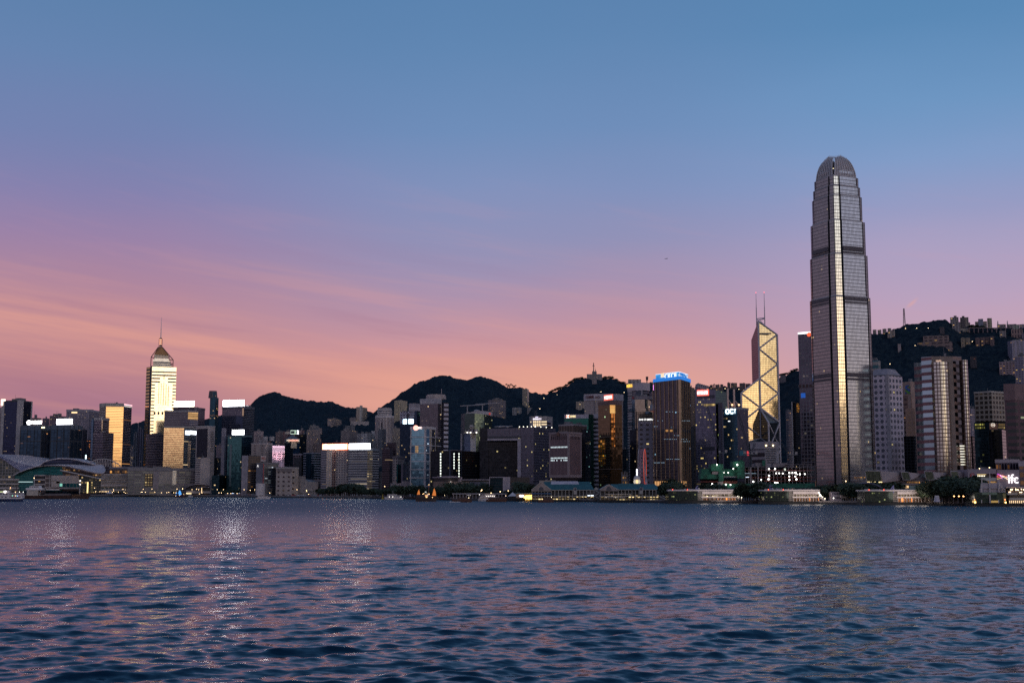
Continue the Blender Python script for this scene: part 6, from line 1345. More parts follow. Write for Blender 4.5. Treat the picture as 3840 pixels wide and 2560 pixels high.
# diagonal-braced prism tower
def boc():
 Y0 = 2200; S = lambda zx, zy: (2750+zx/2.412, 1050+zy/2.412)
 av = math.atan((S(237, 0)[0]-1920)/FP); na = (R(148)+R(180)+av)/2; n = Vector((math.sin(na), math.cos(na))); d = Vector((-n.y, n.x))
 pO, _ = S(237, 500); O = Vector((Xat(pO, Y0, 200), Y0)); Rr = 34.8
 A = O-d*Rr; Bp = O+d*Rr; C = O+n*Rr; D = O-n*Rr
 zz = lambda zy, P: Zat(S(0, zy)[1], P.y)
 root = thing('braced_prism_tower', 'angular mirror glass tower with diagonal white bracing and twin roof masts', 'building', (O.x, O.y, 3))
 gold = F('#5e554a', '#b8a888', 3.9, 2.9, .84, .86, .96, .06, .003, jit=.004); side = F('#4a3c44', '#6a5c6c', 3.9, 2.9, .82, .84, .85, .1, 0.); dark = F('#2c3034', '#3c4448', 3.9, 2.9, .84, .86, .85, .1, .012, '#ffd890'); roofg = M((.09, .13, .17), .25, .7, name='roof_glass')
 t = lambda P: (P.x, P.y)
 def tri(P, Q, zo, zp, zq, mats, nm, mis):
  mb = MB(); mb.prism([t(O), t(P), t(Q)], 3, [zo, zp, zq], mis, topmi=len(mats)-1); part(root, nm, mb, mats)
 tri(D, Bp, zz(372, O), zz(512, D)-6, zz(494, Bp), [side, gold, roofg], 'tall_prism', [0, 0, 1])
 tri(A, D, zz(890, O), zz(1022, A), zz(1040, D), [gold, side, roofg], 'west_prism', [0, 1, 1])
 tri(Bp, C, zz(1165, O), zz(1288, Bp), zz(1290, C), [dark, dark, roofg], 'front_prism', [0, 0, 1])
 tri(C, A, zz(1430, O), zz(1478, C), zz(1478, A), [dark, dark, roofg], 'front_prism', [0, 0, 1])
 fm = M((.52, .44, .44), .5, .1, name='brace_cladding', var=.05); w = 1.35
 off = n*1.0
 def P3(P, z, o=off): return (P.x+o.x, P.y+o.y, z)
 def brace(a, c, nm='brace', r=w):
  mb = MB(); mb.bar(a, c, r, 4); part(root, nm, mb, fm)
 zO = lambda y: zz(y, O); zB = lambda y: zz(y, Bp); zA = lambda y: zz(y, A)
 brace(P3(O, 3), P3(O, zO(372)), 'edge_column', 1.6); brace(P3(Bp, 3), P3(Bp, zB(494)), 'edge_column', 1.6); brace(P3(A, 3), P3(A, zA(1022)), 'edge_column', 1.5)
 for a, c in ((494, 620), (760, 620), (760, 888), (1025, 888), (1025, 1152), (1286, 1152)): brace(P3(Bp, zB(a)), P3(O, zO(c)))
 brace(P3(Bp, zB(494)), P3(O, zO(372))); brace(P3(A, zA(1022)), P3(O, zO(890)))
 for a, c in ((1022, 1152), (1284, 1152), (1284, 1418)): brace(P3(A, zA(a)), P3(O, zO(c)))
 o2 = (Bp-C).normalized(); on_ = Vector((o2.y, -o2.x))*.9; zC = lambda y: zz(y, C)
 brace(P3(C, 3, on_), P3(C, zC(1290), on_), 'edge_column'); brace(P3(O, zO(1160)), P3(C, zC(1288), on_)); brace(P3(O, zO(1160)), P3(Bp, zB(1286)))
 for a, c in ((1290, 1530), (1530, 1290)): brace(P3(C, zC(a), on_), P3(Bp, zB(c), on_), r=1.1)
 for a, c in ((1530, 1770),): brace(P3(C, zC(a), on_), P3(Bp, zB(c), on_), r=1.1); brace(P3(C, zC(c), on_), P3(Bp, zB(a), on_), r=1.1)
 o3 = (C-A).normalized(); on3 = Vector((o3.y, -o3.x))*.9; brace(P3(A, zA(1478), on3), P3(C, zC(1700), on3), r=1.); brace(P3(O, zO(1430)), P3(A, zA(1478), on3), r=1.); brace(P3(O, zO(1430)), P3(C, zC(1478), on3), r=1.)
 mb = MB(); mb.bar(P3(O-d*(-.6), zO(480), off), P3(O+d*20, zO(480), off), .1); 
 part(root, 'vent_band', fr(12, 243, 476, 344, 489, Y0-3, 1), M((.16, .13, .11), .5))
 # roof dark triangle and masts
 a0 = S(212, 400); m1 = Vector((Xat(a0[0], Y0+10, 330), Y0+14)); m2 = Vector((Xat(S(288, 0)[0], Y0+6, 330), Y0+12))
 mt = M((.42, .36, .38), .5, .3, name='mast_paint')
 for m_, y0, y1 in ((m1, 440, 105), (m2, 470, 100)):
  mb = MB(); mb.bar((m_.x, m_.y, zO(y0)), (m_.x, m_.y, zO(240)), .95, 6, .8); mb.bar((m_.x, m_.y, zO(240)), (m_.x, m_.y, zO(y1)), .62, 6, .3); part(root, 'mast', mb, mt)
 mb = MB(); mb.bar((m1.x, m1.y, zO(340)), (m2.x, m2.y, zO(334)), .8); mb.bar((m1.x, m1.y, zO(400)), (O.x, O.y, zO(365)), .9); mb.bar((m2.x, m2.y, zO(340)), (O.x, O.y, zO(365)), .8); mb.bar((m1.x, m1.y, zO(343)), (O.x, O.y, zO(365)), .8); mb.bar((m2.x, m2.y, zO(400)), (O.x+4, O.y, zO(372)), .9); part(root, 'mast_frame', mb, mt)
 for m_ in (m1, m2): mb = MB(); mb.ball((m_.x, m_.y, zO(102)), .9); part(root, 'warning_light', mb, E((1., .15, .2), 2))
boc()
# white balcony office block
b = bl(7, [(478, 1700), (630, 1682), (784, 1692)], [872, 862, 872], 'white office block with deep horizontal balconies in front of the braced tower', [F('#8d7f80', '#241c26', 9.3, 60, .58, 1., .4, .3, .03, '#ffc080', .5), M((.40, .34, .33), .6)], pl=1, ph=2, par=(9, M((.36, .30, .30), .6)), depth=30)
mb = MB()
for k in range(8): vbox(b, 1, 640, 908+k*24.5, 752, 917+k*24.5, .4, .6, mb)
part(b.root, 'balcony_recess', mb, M((.05, .04, .045), .6))
mb = vbox(b, 1, 645, 899, 716, 909, .7, .6); part(b.root, 'dark_slot', mb, DARK)
mb = MB()
for x in (643, 718): s, z = on(b, 1, x, 900); P, d, L, n = face(b, 1); q_ = P+d*s+n*1.2; mb.ball((q_.x, q_.y, z), 1.1)
part(b.root, 'wall_lamp', mb, E((1., .8, .45), 4))
bl(7, ('r', 860, 888, 942, 2330, 20), 520, 'pale apartment tower right of the braced tower base', F('#8a7e82', '#39343e', 3.2, 4.5, .5, .6, .4, .3, .08, '#ffc080'), 'residential_tower', pl=3, ph=5)
b = bl(7, ('r', 934, 962, 1012, 2290, 20), 426, 'narrow black tower with one painted gold reflection beside the dark grid tower', F('#15151e', '#1a1c28', 3.8, 3, .8, .8, .8, .1, .005), pl=1, ph=2)
part(b.root, 'gold_sheen', vbox(b, 1, 980, 440, 1008, 540, .4, .4), F('#30200c', '#ffb040', 4, 3, .8, .8, .2, .2, 2.2, '#ff9a30', .9))  # gold reflection put in as glowing cells, no lamp behind it
part(b.root, 'white_pier', vbox(b, 0, 934, 424, 940, 1090, .5, .8), PALE)
# tall dark grid tower just left of the tallest
b = bl(10, [(94, 2370), (214, 2352), (330, 2380)], [160, 140, 160], 'dark grid office tower with a small red sign standing just left of the tallest tower', [F('#6f6468', '#4c4854', 7.2, 6.6, .74, .76, .75, .12, .10, '#d8c8b8', .25), DARK], pl=2, ph=3, depth=44, par=(2.2, M((.6, .5, .5), .5)))
part(b.root, 'lit_rim', vbox(b, 0, 96, 150, 200, 156, 1., .8), E((1., .95, .95), 2)); mb = MB(); s, z = on(b, 0, 190, 166); P, d, L, n = face(b, 0); q_ = P+d*s+n*1; mb.bar((q_.x, q_.y, z), (q_.x+n.x, q_.y+n.y, z), 4.2, 8); part(b.root, 'red_sign', mb, E((1., .14, .05), 1.))
part(b.root, 'mechanical_floor', vbox(b, 0, 100, 588, 214, 608, .5, .5), F('#6f6468', '#3a2424', 60, 7, 1., .7, .3, .3, 0)); part(b.root, 'blue_panel', vbox(b, 0, 120, 658, 158, 696, .5, .4), E((.02, .12, .5), .5))
# ---------------------------------------------------------------- tallest tower
def ifc():
 Y0 = 1450; S = lambda zx, zy: (2950+zx/2.24, 520+zy/2.24)
 av = math.atan((3153-1920)/FP); a = av+R(52); dl = Vector((-math.cos(a), math.sin(a))); dr = Vector((math.sin(a), math.cos(a)))
 h = 26.3
 cen = Vector((Xat(3153, Y0+35, 200), Y0+35))
 root = thing('tallest_tower', 'tallest tower of the skyline, silver ribbed glass with stepped shoulders and a clawed crown', 'building', (cen.x, cen.y, 3))
 def corner(sz):
  return [(0, 13), (2.6, 13), (2.7, 10.4), (.6, 10.3), (2.5, 1.9), (1.9, 2.5), (10.3, .9), (10.4, 3.3), (13, 3.3), (13, 0)] if sz else [(0, 7.2), (2.2, 7.2), (2.3, 5.4), (.2, 5.3), (1.5, 1.1), (1.1, 1.5), (5.3, .5), (5.4, 2.8), (7.2, 2.8), (7.2, 0)]
 def plan(k):
  """k scale; near corner toward the camera, four-fold"""
  pts = []
  for c in range(4):
   ang = math.pi/2*c
   for (u, w) in corner(c % 2 == 0):      # u along dl from corner, w along dr
    x, y = u-h, w-h           # centred coordinates in (dl,dr)
    xr = x*math.cos(ang)-y*math.sin(ang); yr = x*math.sin(ang)+y*math.cos(ang)
    pts.append((xr, yr))
  # order the corners so the outline runs around the plan
  cs = [pts[i*10:(i+1)*10] for i in range(4)]
  out = []
  for c in cs: out += c
  return [tuple(cen+dl*(x*k)+dr*(y*k)) for x, y in out]
 zt = lambda zy: Zat(S(0, zy)[1], Y0)
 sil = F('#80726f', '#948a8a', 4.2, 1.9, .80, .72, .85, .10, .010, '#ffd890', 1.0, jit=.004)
 sil2 = F('#807878', '#c2c8cc', 4.2, 1.9, .82, .74, .95, .10, .004, '#ffd890', 1.0, jit=.004)  # paler copy for right-facing glass, silver sky light put into the tint
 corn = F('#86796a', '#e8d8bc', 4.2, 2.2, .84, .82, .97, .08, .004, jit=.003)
 nd = M((.035, .033, .04), .5, name='notch')
 tiers = [(1315, 1.0), (955, .955), (670, .905), (455, .83), (372, .785), (290, .735), (235, .65)]
 z0 = 3
 for zy, k in tiers:
  z1 = zt(zy); pl_ = plan(k); mis = []
  n = len(pl_)
  for i in range(n):
   p, q_ = Vector(pl_[i]), Vector(pl_[(i+1) % n]); L = (q_-p).length/k; e = (q_-p).normalized()
   # outward normal direction relative to right-facing
   nrm = Vector((e.y, -e.x)); 
   if nrm.dot((p+q_)/2-cen) < 0: nrm = -nrm
   r = nrm.x
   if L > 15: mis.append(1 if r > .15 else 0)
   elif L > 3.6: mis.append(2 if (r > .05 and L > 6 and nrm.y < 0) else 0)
   else: mis.append(3)
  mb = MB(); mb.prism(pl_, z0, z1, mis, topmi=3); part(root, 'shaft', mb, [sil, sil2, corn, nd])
  # pale lip at each shoulder
  mb = MB()
  for i in range(n):
   p, q_ = Vector(pl_[i]), Vector(pl_[(i+1) % n]); 
   if (q_-p).length > 4.5: e = (q_-p).normalized(); nr = Vector((e.y, -e.x)); nr = nr if nr.dot((p+q_)/2-cen) > 0 else -nr; mb.prism([tuple(p+nr*.15), tuple(q_+nr*.15), tuple(q_-nr*.4), tuple(p-nr*.4)], z1-.3, z1+1.3)
  part(root, 'shoulder_rail', mb, M((.40, .35, .35), .6, 0., name='silver_rail'))
  z0 = z1
 # dark machine floors on the broad faces
 dk = F('#6a5e62', '#3a3034', 30, 1.9, 1., .6, .3, .4, 0)
 def bands(k, y0, y1, V=9):
  pl_ = plan(k); n = len(pl_); mb = MB()
  for i in range(n):
   p, q_ = Vector(pl_[i]), Vector(pl_[(i+1) % n])
   if (q_-p).length < 13: continue
   e = (q_-p).normalized(); nr = Vector((e.y, -e.x)); nr = nr if nr.dot((p+q_)/2-cen) > 0 else -nr
   mb = MB(); mb.prism([tuple(p+e*.4+nr*.25), tuple(q_-e*.4+nr*.25), tuple(q_-e*.4-nr*.4), tuple(p+e*.4-nr*.4)], Zat(sv(V, 0, y1)[1], Y0), Zat(sv(V, 0, y0)[1], Y0)); part(root, 'machine_floor', mb, dk)
 bands(.955, 888, 925); bands(.955, 936, 950); bands(1.0, 1318, 1347); bands(1., 1356, 1372); bands(1., 480, 516, 10); bands(1., 524, 545, 10)
 # crown of inward-curving fins
 cm = M((.62, .53, .50), .45, .2, name='crown_metal', var=.05); k = .65; zc = zt(238); H = zt(112)-zc
 pl_ = plan(k); n = len(pl_); faces = []
 cs = [cen+dl*(sx*h*k)+dr*(sy*h*k) for sx, sy in ((-1, -1), (1, -1), (1, 1), (-1, 1))]
 for i in range(4):
  p, q_ = cs[i], cs[(i+1) % 4]; e = (q_-p).normalized(); nr = Vector((e.y, -e.x)); nr = nr if nr.dot((p+q_)/2-cen) > 0 else -nr; L = (q_-p).length
  s0, s1 = L*.05, L*.95; rows = []
  def prof(t): return 10.5*(1-math.sqrt(max(0, 1-t*t*.93)))
  for j in range(9):
   t = j/8; rows.append([(*(p+e*(s0+(s1-s0)*m_/8+(L/2-(s0+(s1-s0)*m_/8))*.42*t*t)-nr*(prof(t)-.2)), zc-9+(H+11)*t*(1-.10*abs(m_/8-.5)*2)) for m_ in range(9)])
  mb = MB(); mb.strip(rows); part(root, 'crown_panel', mb, M((.30, .25, .245), .5, .2, name='crown_screen', var=.05), weld=True)
  for m_ in range(9):
   mb = MB(); 
   for j in range(8):
    a0 = Vector(rows[j][m_]); a1 = Vector(rows[j+1][m_]); n3 = Vector((nr.x, nr.y, 0)); mb.bar(a0+n3*.3, a1+n3*.3, .62, 4)
   tip = Vector(rows[8][m_]); mb.bar(tip+n3*.3, tip+n3*(-.6)+Vector((0, 0, 2.2)), .55, 4, .15)
   part(root, 'crown_fin', mb, cm)
 mb = MB(); c2 = cen; mb.prism([tuple(c2+dl*x*10+dr*y*10) for x, y in ((-1, -1), (1, -1), (1, 1), (-1, 1))], zc-2, zc+6); part(root, 'crown_core', mb, DARK)
 nc = cs[0]+(cen-cs[0]).normalized()*9; mb = MB(); mb.ball((nc.x-1, nc.y, zc+3), .9); mb.ball((nc.x+1.6, nc.y, zc+3), .9); part(root, 'crown_lamp', mb, E((1., .85, .5), 3))
 # lit rows
 mb = MB()
ifc()
# ---------------------------------------------------------------- right of the tallest tower
pw = F('#c6b2b6', '#3a4350', 7.55, 7.1, .5, .5, .7, .15, .035, '#ffe9a0', 1.6, circ=2.35)
b = bl(8, [(150, 1640), (365, 1622), (512, 1640)], [140, 132, 150], 'white tower with round porthole windows and a truncated roof cap', pw, 'porthole_tower', pl=0, depth=40)
Pz = Zat(sv(8, 0, 66)[1], 1640)
mb = MB(); pp = offs(b.poly, -1.5); c = b.c; mb.prism(pp, b.zt+.3, Pz, top=[((x-c.x)*.62+c.x, (y-c.y)*.62+c.y) for x, y in pp]); part(b.root, 'roof_cap', mb, M((.26, .21, .22), .6))
mb = MB(); mb.prism(offs(b.poly, -1), b.zt-1, b.zt+.6); part(b.root, 'roof_gap', mb, DARK)
mb = MB(); s = face(b, 0)[2]; fbox(b, 0, s-4, s+.3, 3, b.zt, .35, .5, mb); fbox(b, 1, -.3, 2, 3, b.zt, .35, .5, mb); part(b.root, 'corner_pier', mb, M((.36, .30, .31), .6))
b = bl(13, ('r', 60, 205, 240, 2250, 20), 905, 'pale tower top with a teal window band behind the porthole tower', F('#958880', '#26525a', 12, 30, .5, .8, .6, .2, .0), pl=4, ph=7)
b = bl(8, ('r', 514, 600, 642, 1980, 35), 196, 'tan bank tower with a large blue and green ribbon emblem', M((.30, .19, .15), .7, name='tan_stone'), pl=3, ph=5)
for i, x0, x1 in ((0, 522, 598), (1, 604, 640)): part(b.root, 'window_field', vbox(b, i, x0, 345, x1, 1120, .3, .4), F('#7a5a4c', '#2c2228', 7.6, 9, .42, .6, .5, .2, .02, '#ffb070'))
def ribbon(col, pts, nm='emblem'):
 P, d, L, n = face(b, 0); w3 = []
 for x, y in pts: s, z = on(b, 0, x, y); q_ = P+d*s+n*.9; w3.append((q_.x, q_.y, z))
 w4 = [(x-n.x*.6, y-n.y*.6, z) for x, y, z in w3]; mb = MB(); mb.face(w3[::-1]); mb.face(w4)
 for i in range(len(w3)): j = (i+1) % len(w3); mb.face([w3[i], w3[j], w4[j], w4[i]])
 part(b.root, nm, mb, M(col, .5, name='emblem_paint', var=0))
ribbon((.01, .08, .28), [(548, 245), (572, 232), (588, 240), (562, 252), (566, 262), (594, 280), (598, 296), (584, 302), (576, 288), (548, 270)]); ribbon((.01, .08, .28), [(546, 312), (560, 312), (560, 324), (548, 326)]); ribbon((.05, .22, .03), [(550, 278), (572, 292), (600, 316), (598, 326), (580, 324), (550, 300)]); ribbon((.05, .22, .03), [(584, 252), (598, 246), (598, 262), (588, 268)])
bl(8, ('r', 520, 545, 645, 1960, 60), 478, 'stepped lower tan wing in front of the emblem tower', F('#6e5248', '#2c2228', 7.6, 9, .42, .6, .5, .2, .02, '#ffb070'), pl=0)
bl(8, ('r', 528, 640, 660, 1600, 10), 768, 'black glass block with two dotted light columns below the tan bank tower', F('#0c0c14', '#12141e', 3.9, 4, .8, .85, .7, .1, .02, '#ffe080', 1.2), pl=0)
# pink and silver banded twin-bay tower
def exchange():
 pk = F('#946464', '#93aab6', 8.6, 60, .56, 1., .88, .10, .006, '#e8f0ff', 1.); pkr = F('#8a6a5c', '#20262e', 8.6, 60, .56, 1., .8, .1, .02, '#ffe090', 1.1); gold = F('#6a4a3c', '#b0b0ac', 4.3, 3.6, .74, .74, .95, .08, .02, jit=.004); dk = F('#30282a', '#2c3a44', 8.6, 5, .7, .7, .85, .1, .02)
 Y = 1440; w = lambda x, y=1300: (x,)
 b = bl(13, [(729, 1462), (838, 1452), (838.5, 1440), (990, 1428), (1015, 1432)], [940, 938, 862, 848, 846], 'pink granite and silver banded office tower with curved gold reflecting bays', [pk, pk, pk, M((.26, .17, .12), .6, name='brown_granite')], 'banded_tower', pl=0, depth=40)
 b2 = bl(13, [(990, 1427.5), (1302, 1420), (1432, 1440)], [846, 845, 850], 'x', [M((.25, .17, .13), .6, name='brown_granite'), pkr], pl=3, ph=8, depth=44)
 for o in list(b2.root.children): wl = o.location+b2.root.location-b.root.location; o.parent = b.root; o.location = wl
 r0 = b2; 
 bpy.data.objects.remove(b2.root); b2.root = b.root
 # round bays
 def bay(x0, x1, yt, dep, mat, nm):
  z1 = Zat(sv(13, 0, yt)[1], 1420); A_ = Vector((Xat(sv(13, x0)[0], 1421, z1), 1421)); C_ = Vector((Xat(sv(13, x1)[0], 1426, z1), 1426)); out = []
  for i in range(11): t = i/10; m_ = A_+(C_-A_)*t; out.append((m_.x, m_.y-dep*math.sin(math.pi*t)**.8))
  out += [(C_.x, C_.y+8), (A_.x, A_.y+8)]; mb = MB(); mb.prism(out, 3, z1); part(b.root, nm, mb, mat)
 bay(1018, 1272, 930, 6.5, gold, 'round_bay'); bay(1432, 1522, 900, 5, gold, 'round_bay')
 part(b.root, 'granite_pier', vbox(b2, 1, 1272, 870, 1300, 5000, 1.2, 2.), M((.20, .13, .10), .6)) if False else None
 mb = fr(13, 1057, 900, 1230, 932, 1424, 2); part(b.root, 'gold_panel', mb, M((.75, .55, .42), .3, .6, name='gold_panel'))
 for x, y0, y1 in ((1286, 2360, 2480),): pass
 mb = MB()
 for k in range(10): 
  yy = 1368+k*24
 mb = fr(8, 1120, 866, 1166, 878, 1424, 1)
 for k in range(1, 8): fr(8, 1120+k*1.5, 866+k*28, 1168, 876+k*28, 1424, 1, mb)
 part(b.root, 'lit_window', mb, E((1., .95, .75), .9))
exchange()
# grid-topped block on black glass
b = bl(8, [(1266, 1560), (1424, 1545), (1600, 1560)], [628, 625, 628], 'black green glass tower under a pale square-gridded upper block', [F('#0e1c20', '#15303a', 3.9, 3, .86, .9, .8, .1, .03, '#f0f080', 1.), F('#0b1016', '#101c26', 3.9, 3, .86, .9, .8, .1, .01)], pl=0, depth=30)
top = bl(8, [(1268, 1560), (1447, 1543), (1600, 1560)], [322, 300, 318], 'x', F('#9a8878', '#2c2620', 5.9, 6.1, .62, .66, .5, .2, .05, '#ffcf90', .6), pl=3, ph=5, zb=Zat(sv(8, 0, 610)[1], 1545), depth=32, par=(1.5, M((.40, .33, .28), .6)))
for o in list(top.root.children): wl = o.location+top.root.location-b.root.location; o.parent = b.root; o.location = wl; o.name = 'upper_'+o.name.split('.')[0]
bpy.data.objects.remove(top.root); top.root = b.root
part(b.root, 'lit_storey', vbox(b, 1, 1520, 635, 1592, 688, .4, .4), F('#403820', '#a08040', 4, 3, .8, .8, .3, .3, 1.2, '#ffe08a', .9)); part(b.root, 'orange_panel', vbox(b, 1, 1424, 633, 1512, 698, .5, .4), M((.22, .09, .04), .5)); part(b.root, 'lit_storey', vbox(b, 0, 1275, 640, 1380, 690, .4, .4), F('#303018', '#606030', 4, 3, .8, .8, .3, .3, .45, '#e8e070', .8))
ftext(b, 1, '⊗', 1438, 632, 1480, 672, E((1., .9, .75), .8), out=.8)
bl(8, ('r', 1420, 1560, 1600, 1490, 10), 702, 'black glass lower block beside the black green glass tower', F('#0b0e14', '#101622', 3.9, 3, .86, .9, .8, .1, .012), pl=0)
bl(8, ('r', 1212, 1250, 1272, 1580, 10), 770, 'black gap block between the banded tower and the black green tower', F('#0b0d14', '#10141c', 4, 3, .8, .8, .6, .1, .01), pl=0)
bl(8, ('r', 1196, 1232, 1272, 1900, 30), 480, 'pale apartment tower with stacked bays right of the banded tower', F('#8f8088', '#2c2a34', 3.2, 4, .5, .6, .4, .3, .10, '#ffd0a0'), 'residential_tower', pl=3, ph=6)
b = bl(8, [(1580, 1420), (1690, 1415), (1860, 1425)], [240, 238, 232], 'maroon granite office block with banded windows cut by the picture edge', [F('#5a3c40', '#2e3438', 7.6, 16, .5, .8, .7, .12, .012, '#e8f0c0'), F('#5a3c40', '#2e3438', 7.6, 16, .5, .8, .7, .12, .012, '#e8f0c0')], pl=0, depth=36, par=(18, M((.155, .085, .085), .6)))
bl(13, ('r', 2212, 2330, 2420, 1780, 30), 840, 'tall mauve apartment tower with yellow lit rooms at the picture edge', F('#8a7c84', '#454050', 3.2, 4.6, .5, .6, .5, .2, .18, '#ffd060', 1.1), 'residential_tower', pl=3, ph=6)
hillb(13, 2108, 2420, 610, 860, 'broad mauve apartment block on the slope above the maroon office block', F('#8a7e8c', '#2c2a34', 4.6, 8.6, .4, .55, .4, .3, .05, '#ffc070'), xc=2170, rel=70, pl=5, ph=6, y0=1900)
# hillside and ridge buildings
hb = lambda w='#8c7a70', l=.14: F(w, '#3a3036', 4.6, 7., .5, .55, .4, .3, l, '#ffc878', 1.4)
hg = 'pale low flats along the ridge left of the radio mast'
for x0, x1, y in ((127, 183, 453), (198, 255, 455), (270, 330, 440), (345, 400, 432), (402, 452, 458)): hillb(13, x0, x1, y, 508 if x0 < 340 else 492, hg, hb('#98887c'), 'ridge_house', group=hg, pl=1, ph=2)
hillb(13, 780, 1300, 628, 690, 'lower terrace of brown flats on the dark slope with one lamp per unit', F('#77605a', '#3a3036', 9, 14.5, .5, .66, .4, .3, .22, '#ffc878', 1.3), 'terrace_flats', pl=3, ph=2)
hillb(13, 868, 1246, 536, 604, 'upper terrace of brown flats on the dark slope', F('#77605a', '#30282e', 7, 11, .5, .6, .4, .3, .1, '#ffc878', 1.3), 'terrace_flats', pl=4, ph=3)
hillb(13, 1424, 1480, 572, 640, 'small cream hillside villa, left one of a close pair', hb('#8c7a66', .3), 'villa', pl=1, ph=2); hillb(13, 1490, 1558, 574, 640, 'small cream hillside villa, right one of a close pair', hb('#8c7a66', .3), 'villa', pl=1, ph=2)
hg = 'brown cube flats in a row below the viaduct'
for x0, x1, y in ((1638, 1702, 572), (1712, 1774, 565), (1780, 1842, 560), (1850, 1912, 552)): hillb(13, x0, x1, y, 630, hg, hb('#6e5450', .22), 'cube_flats', group=hg, pl=1, ph=2)
hillb(13, 496, 542, 662, 704, 'tiny lone pale hut on the dark slope', M((.28, .21, .2), .7), 'hut', pl=0)
hillb(13, 1112, 1180, 412, 440, 'small dark hut under the ridge trees', M((.06, .045, .05), .7), 'hut', pl=0)
hillb(13, 1264, 1388, 268, 340, 'stepped pale ridge tower with a tall chimney, first of the pair', hb('#8f847c', .1), 'ridge_tower', pl=0); hillb(13, 1318, 1360, 248, 340, 'narrow pale shaft of the first stepped ridge tower', hb('#857a78', .04), 'ridge_tower', pl=0); hillb(13, 1292, 1415, 340, 425, 'lower pale block stepping down from the first ridge tower', hb('#857a78', .2), 'ridge_block', pl=0)
hillb(13, 1438, 1476, 252, 350, 'dark narrow shaft of the second stepped ridge tower', hb('#5f5452', .1), 'ridge_tower', pl=0); hillb(13, 1410, 1534, 270, 345, 'stepped pale ridge tower beside its dark shaft, second of the pair', hb('#8a7c70', .06), 'ridge_tower', pl=0); hillb(13, 1452, 1560, 345, 420, 'lower pale block stepping down from the second ridge tower', hb('#857a78', .2), 'ridge_block', pl=0)
hillb(13, 1566, 1622, 378, 410, 'tiny lit house between second ridge tower and long white house', hb('#7a6862', .5), 'ridge_house', pl=0)
hillb(13, 1630, 1806, 330, 408, 'long white house with lit window bands on the ridge', F('#8c8078', '#3a3438', 6, 30, .5, .9, .4, .3, .35, '#ffdca0', 1.), 'ridge_house', pl=1, ph=3)
hillb(13, 1676, 1750, 294, 335, 'grey flat roofed house peeping over the ridge trees', M((.17, .16, .2), .6), 'ridge_house', pl=0)
hillb(13, 1808, 1878, 284, 345, 'cream block with window columns standing on the ridge', hb('#a09478', .1), 'ridge_block', pl=1, ph=2)
hg = 'low white houses with chimneys at the far end of the ridge'
for x0, x1, y in ((1955, 2085, 372), (2096, 2240, 370)): o = hillb(13, x0, x1, y, 400, hg, hb('#8c7e7a', .15), 'ridge_house', group=hg, pl=0); mast(o.root, o.front[0][0]+3, o.front[0][1]+2, o.zt, o.zt+9, 1.6, PALE, 'chimney')
hillb(13, 2200, 2282, 378, 436, 'pale green three storey house by the edge of the ridge', hb('#989886', .15), 'ridge_house', pl=0); hillb(13, 2284, 2370, 372, 430, 'mauve gabled house at the edge of the ridge', hb('#8c8088', .3), 'ridge_house', pl=1, ph=2)
hillb(13, 2165, 2330, 445, 515, 'pink house with tall arched windows below the ridge road', F('#98786e', '#3a2c34', 12, 6, .7, .5, .4, .3, .05, '#ffa050'), 'mansion', pl=0); hillb(13, 1992, 2085, 470, 525, 'pale terraced house below the ridge road', hb('#8c807c', .05), 'ridge_house', pl=0)
hillb(13, 2318, 2400, 500, 572, 'mauve house at the edge below the pink mansion', hb('#857680', .1), 'ridge_house', pl=0)
hillb(13, 1985, 2215, 918, 1045, 'pinkish stepped flats with warm lit terraces on the lower slope', F('#8a7274', '#30282e', 5, 6.5, .5, .6, .4, .3, .4, '#ffc070', 1.5), 'terrace_flats', pl=4, ph=5)
hillb(13, 1560, 1652, 845, 930, 'dark green roofed house lost in the trees beside the banded tower', F('#3a3034', '#1c1a20', 5, 6, .5, .6, .4, .3, .1, '#ff9060'), 'house', pl=0)
# viaduct / retaining wall under the ridge
v0 = hill_hit(3240+1400/3.92, 1120+460/3.92) or 2700
mb = fr(13, 1305, 434, 1545, 500, v0-12, 16); 
solo('retaining_wall', mb, M((.27, .22, .18), .8), 'pale concrete retaining wall below the stepped ridge towers', 'wall')
mb = fr(13, 1540, 424, 2160, 434, v0-24, 8)
for k in range(9): x = 1548+k*66; fr(13, x, 434, x+9, 500, v0-22, 5, mb)
solo('road_viaduct', mb, M((.20, .14, .14), .8), 'long elevated road viaduct on piers along the ridge', 'viaduct')
# ridge blocks behind the braced tower
hg = 'row of dark flats on the skyline left of the braced tower'
for x0, x1, y in ((1195, 1228, 240), (1232, 1248, 232), (1254, 1302, 236), (1308, 1342, 234), (1385, 1420, 216), (1424, 1492, 218), (1518, 1582, 220), (1584, 1640, 226)): hillb(6, x0, x1, y, 276, hg, hb('#665652', .2), 'ridge_flats', group=hg, pl=1, ph=2)
hillb(7, 800, 862, 132, 160, 'long flat roof just above the ridge right of the braced tower', M((.16, .12, .12), .7), 'ridge_house', pl=0)
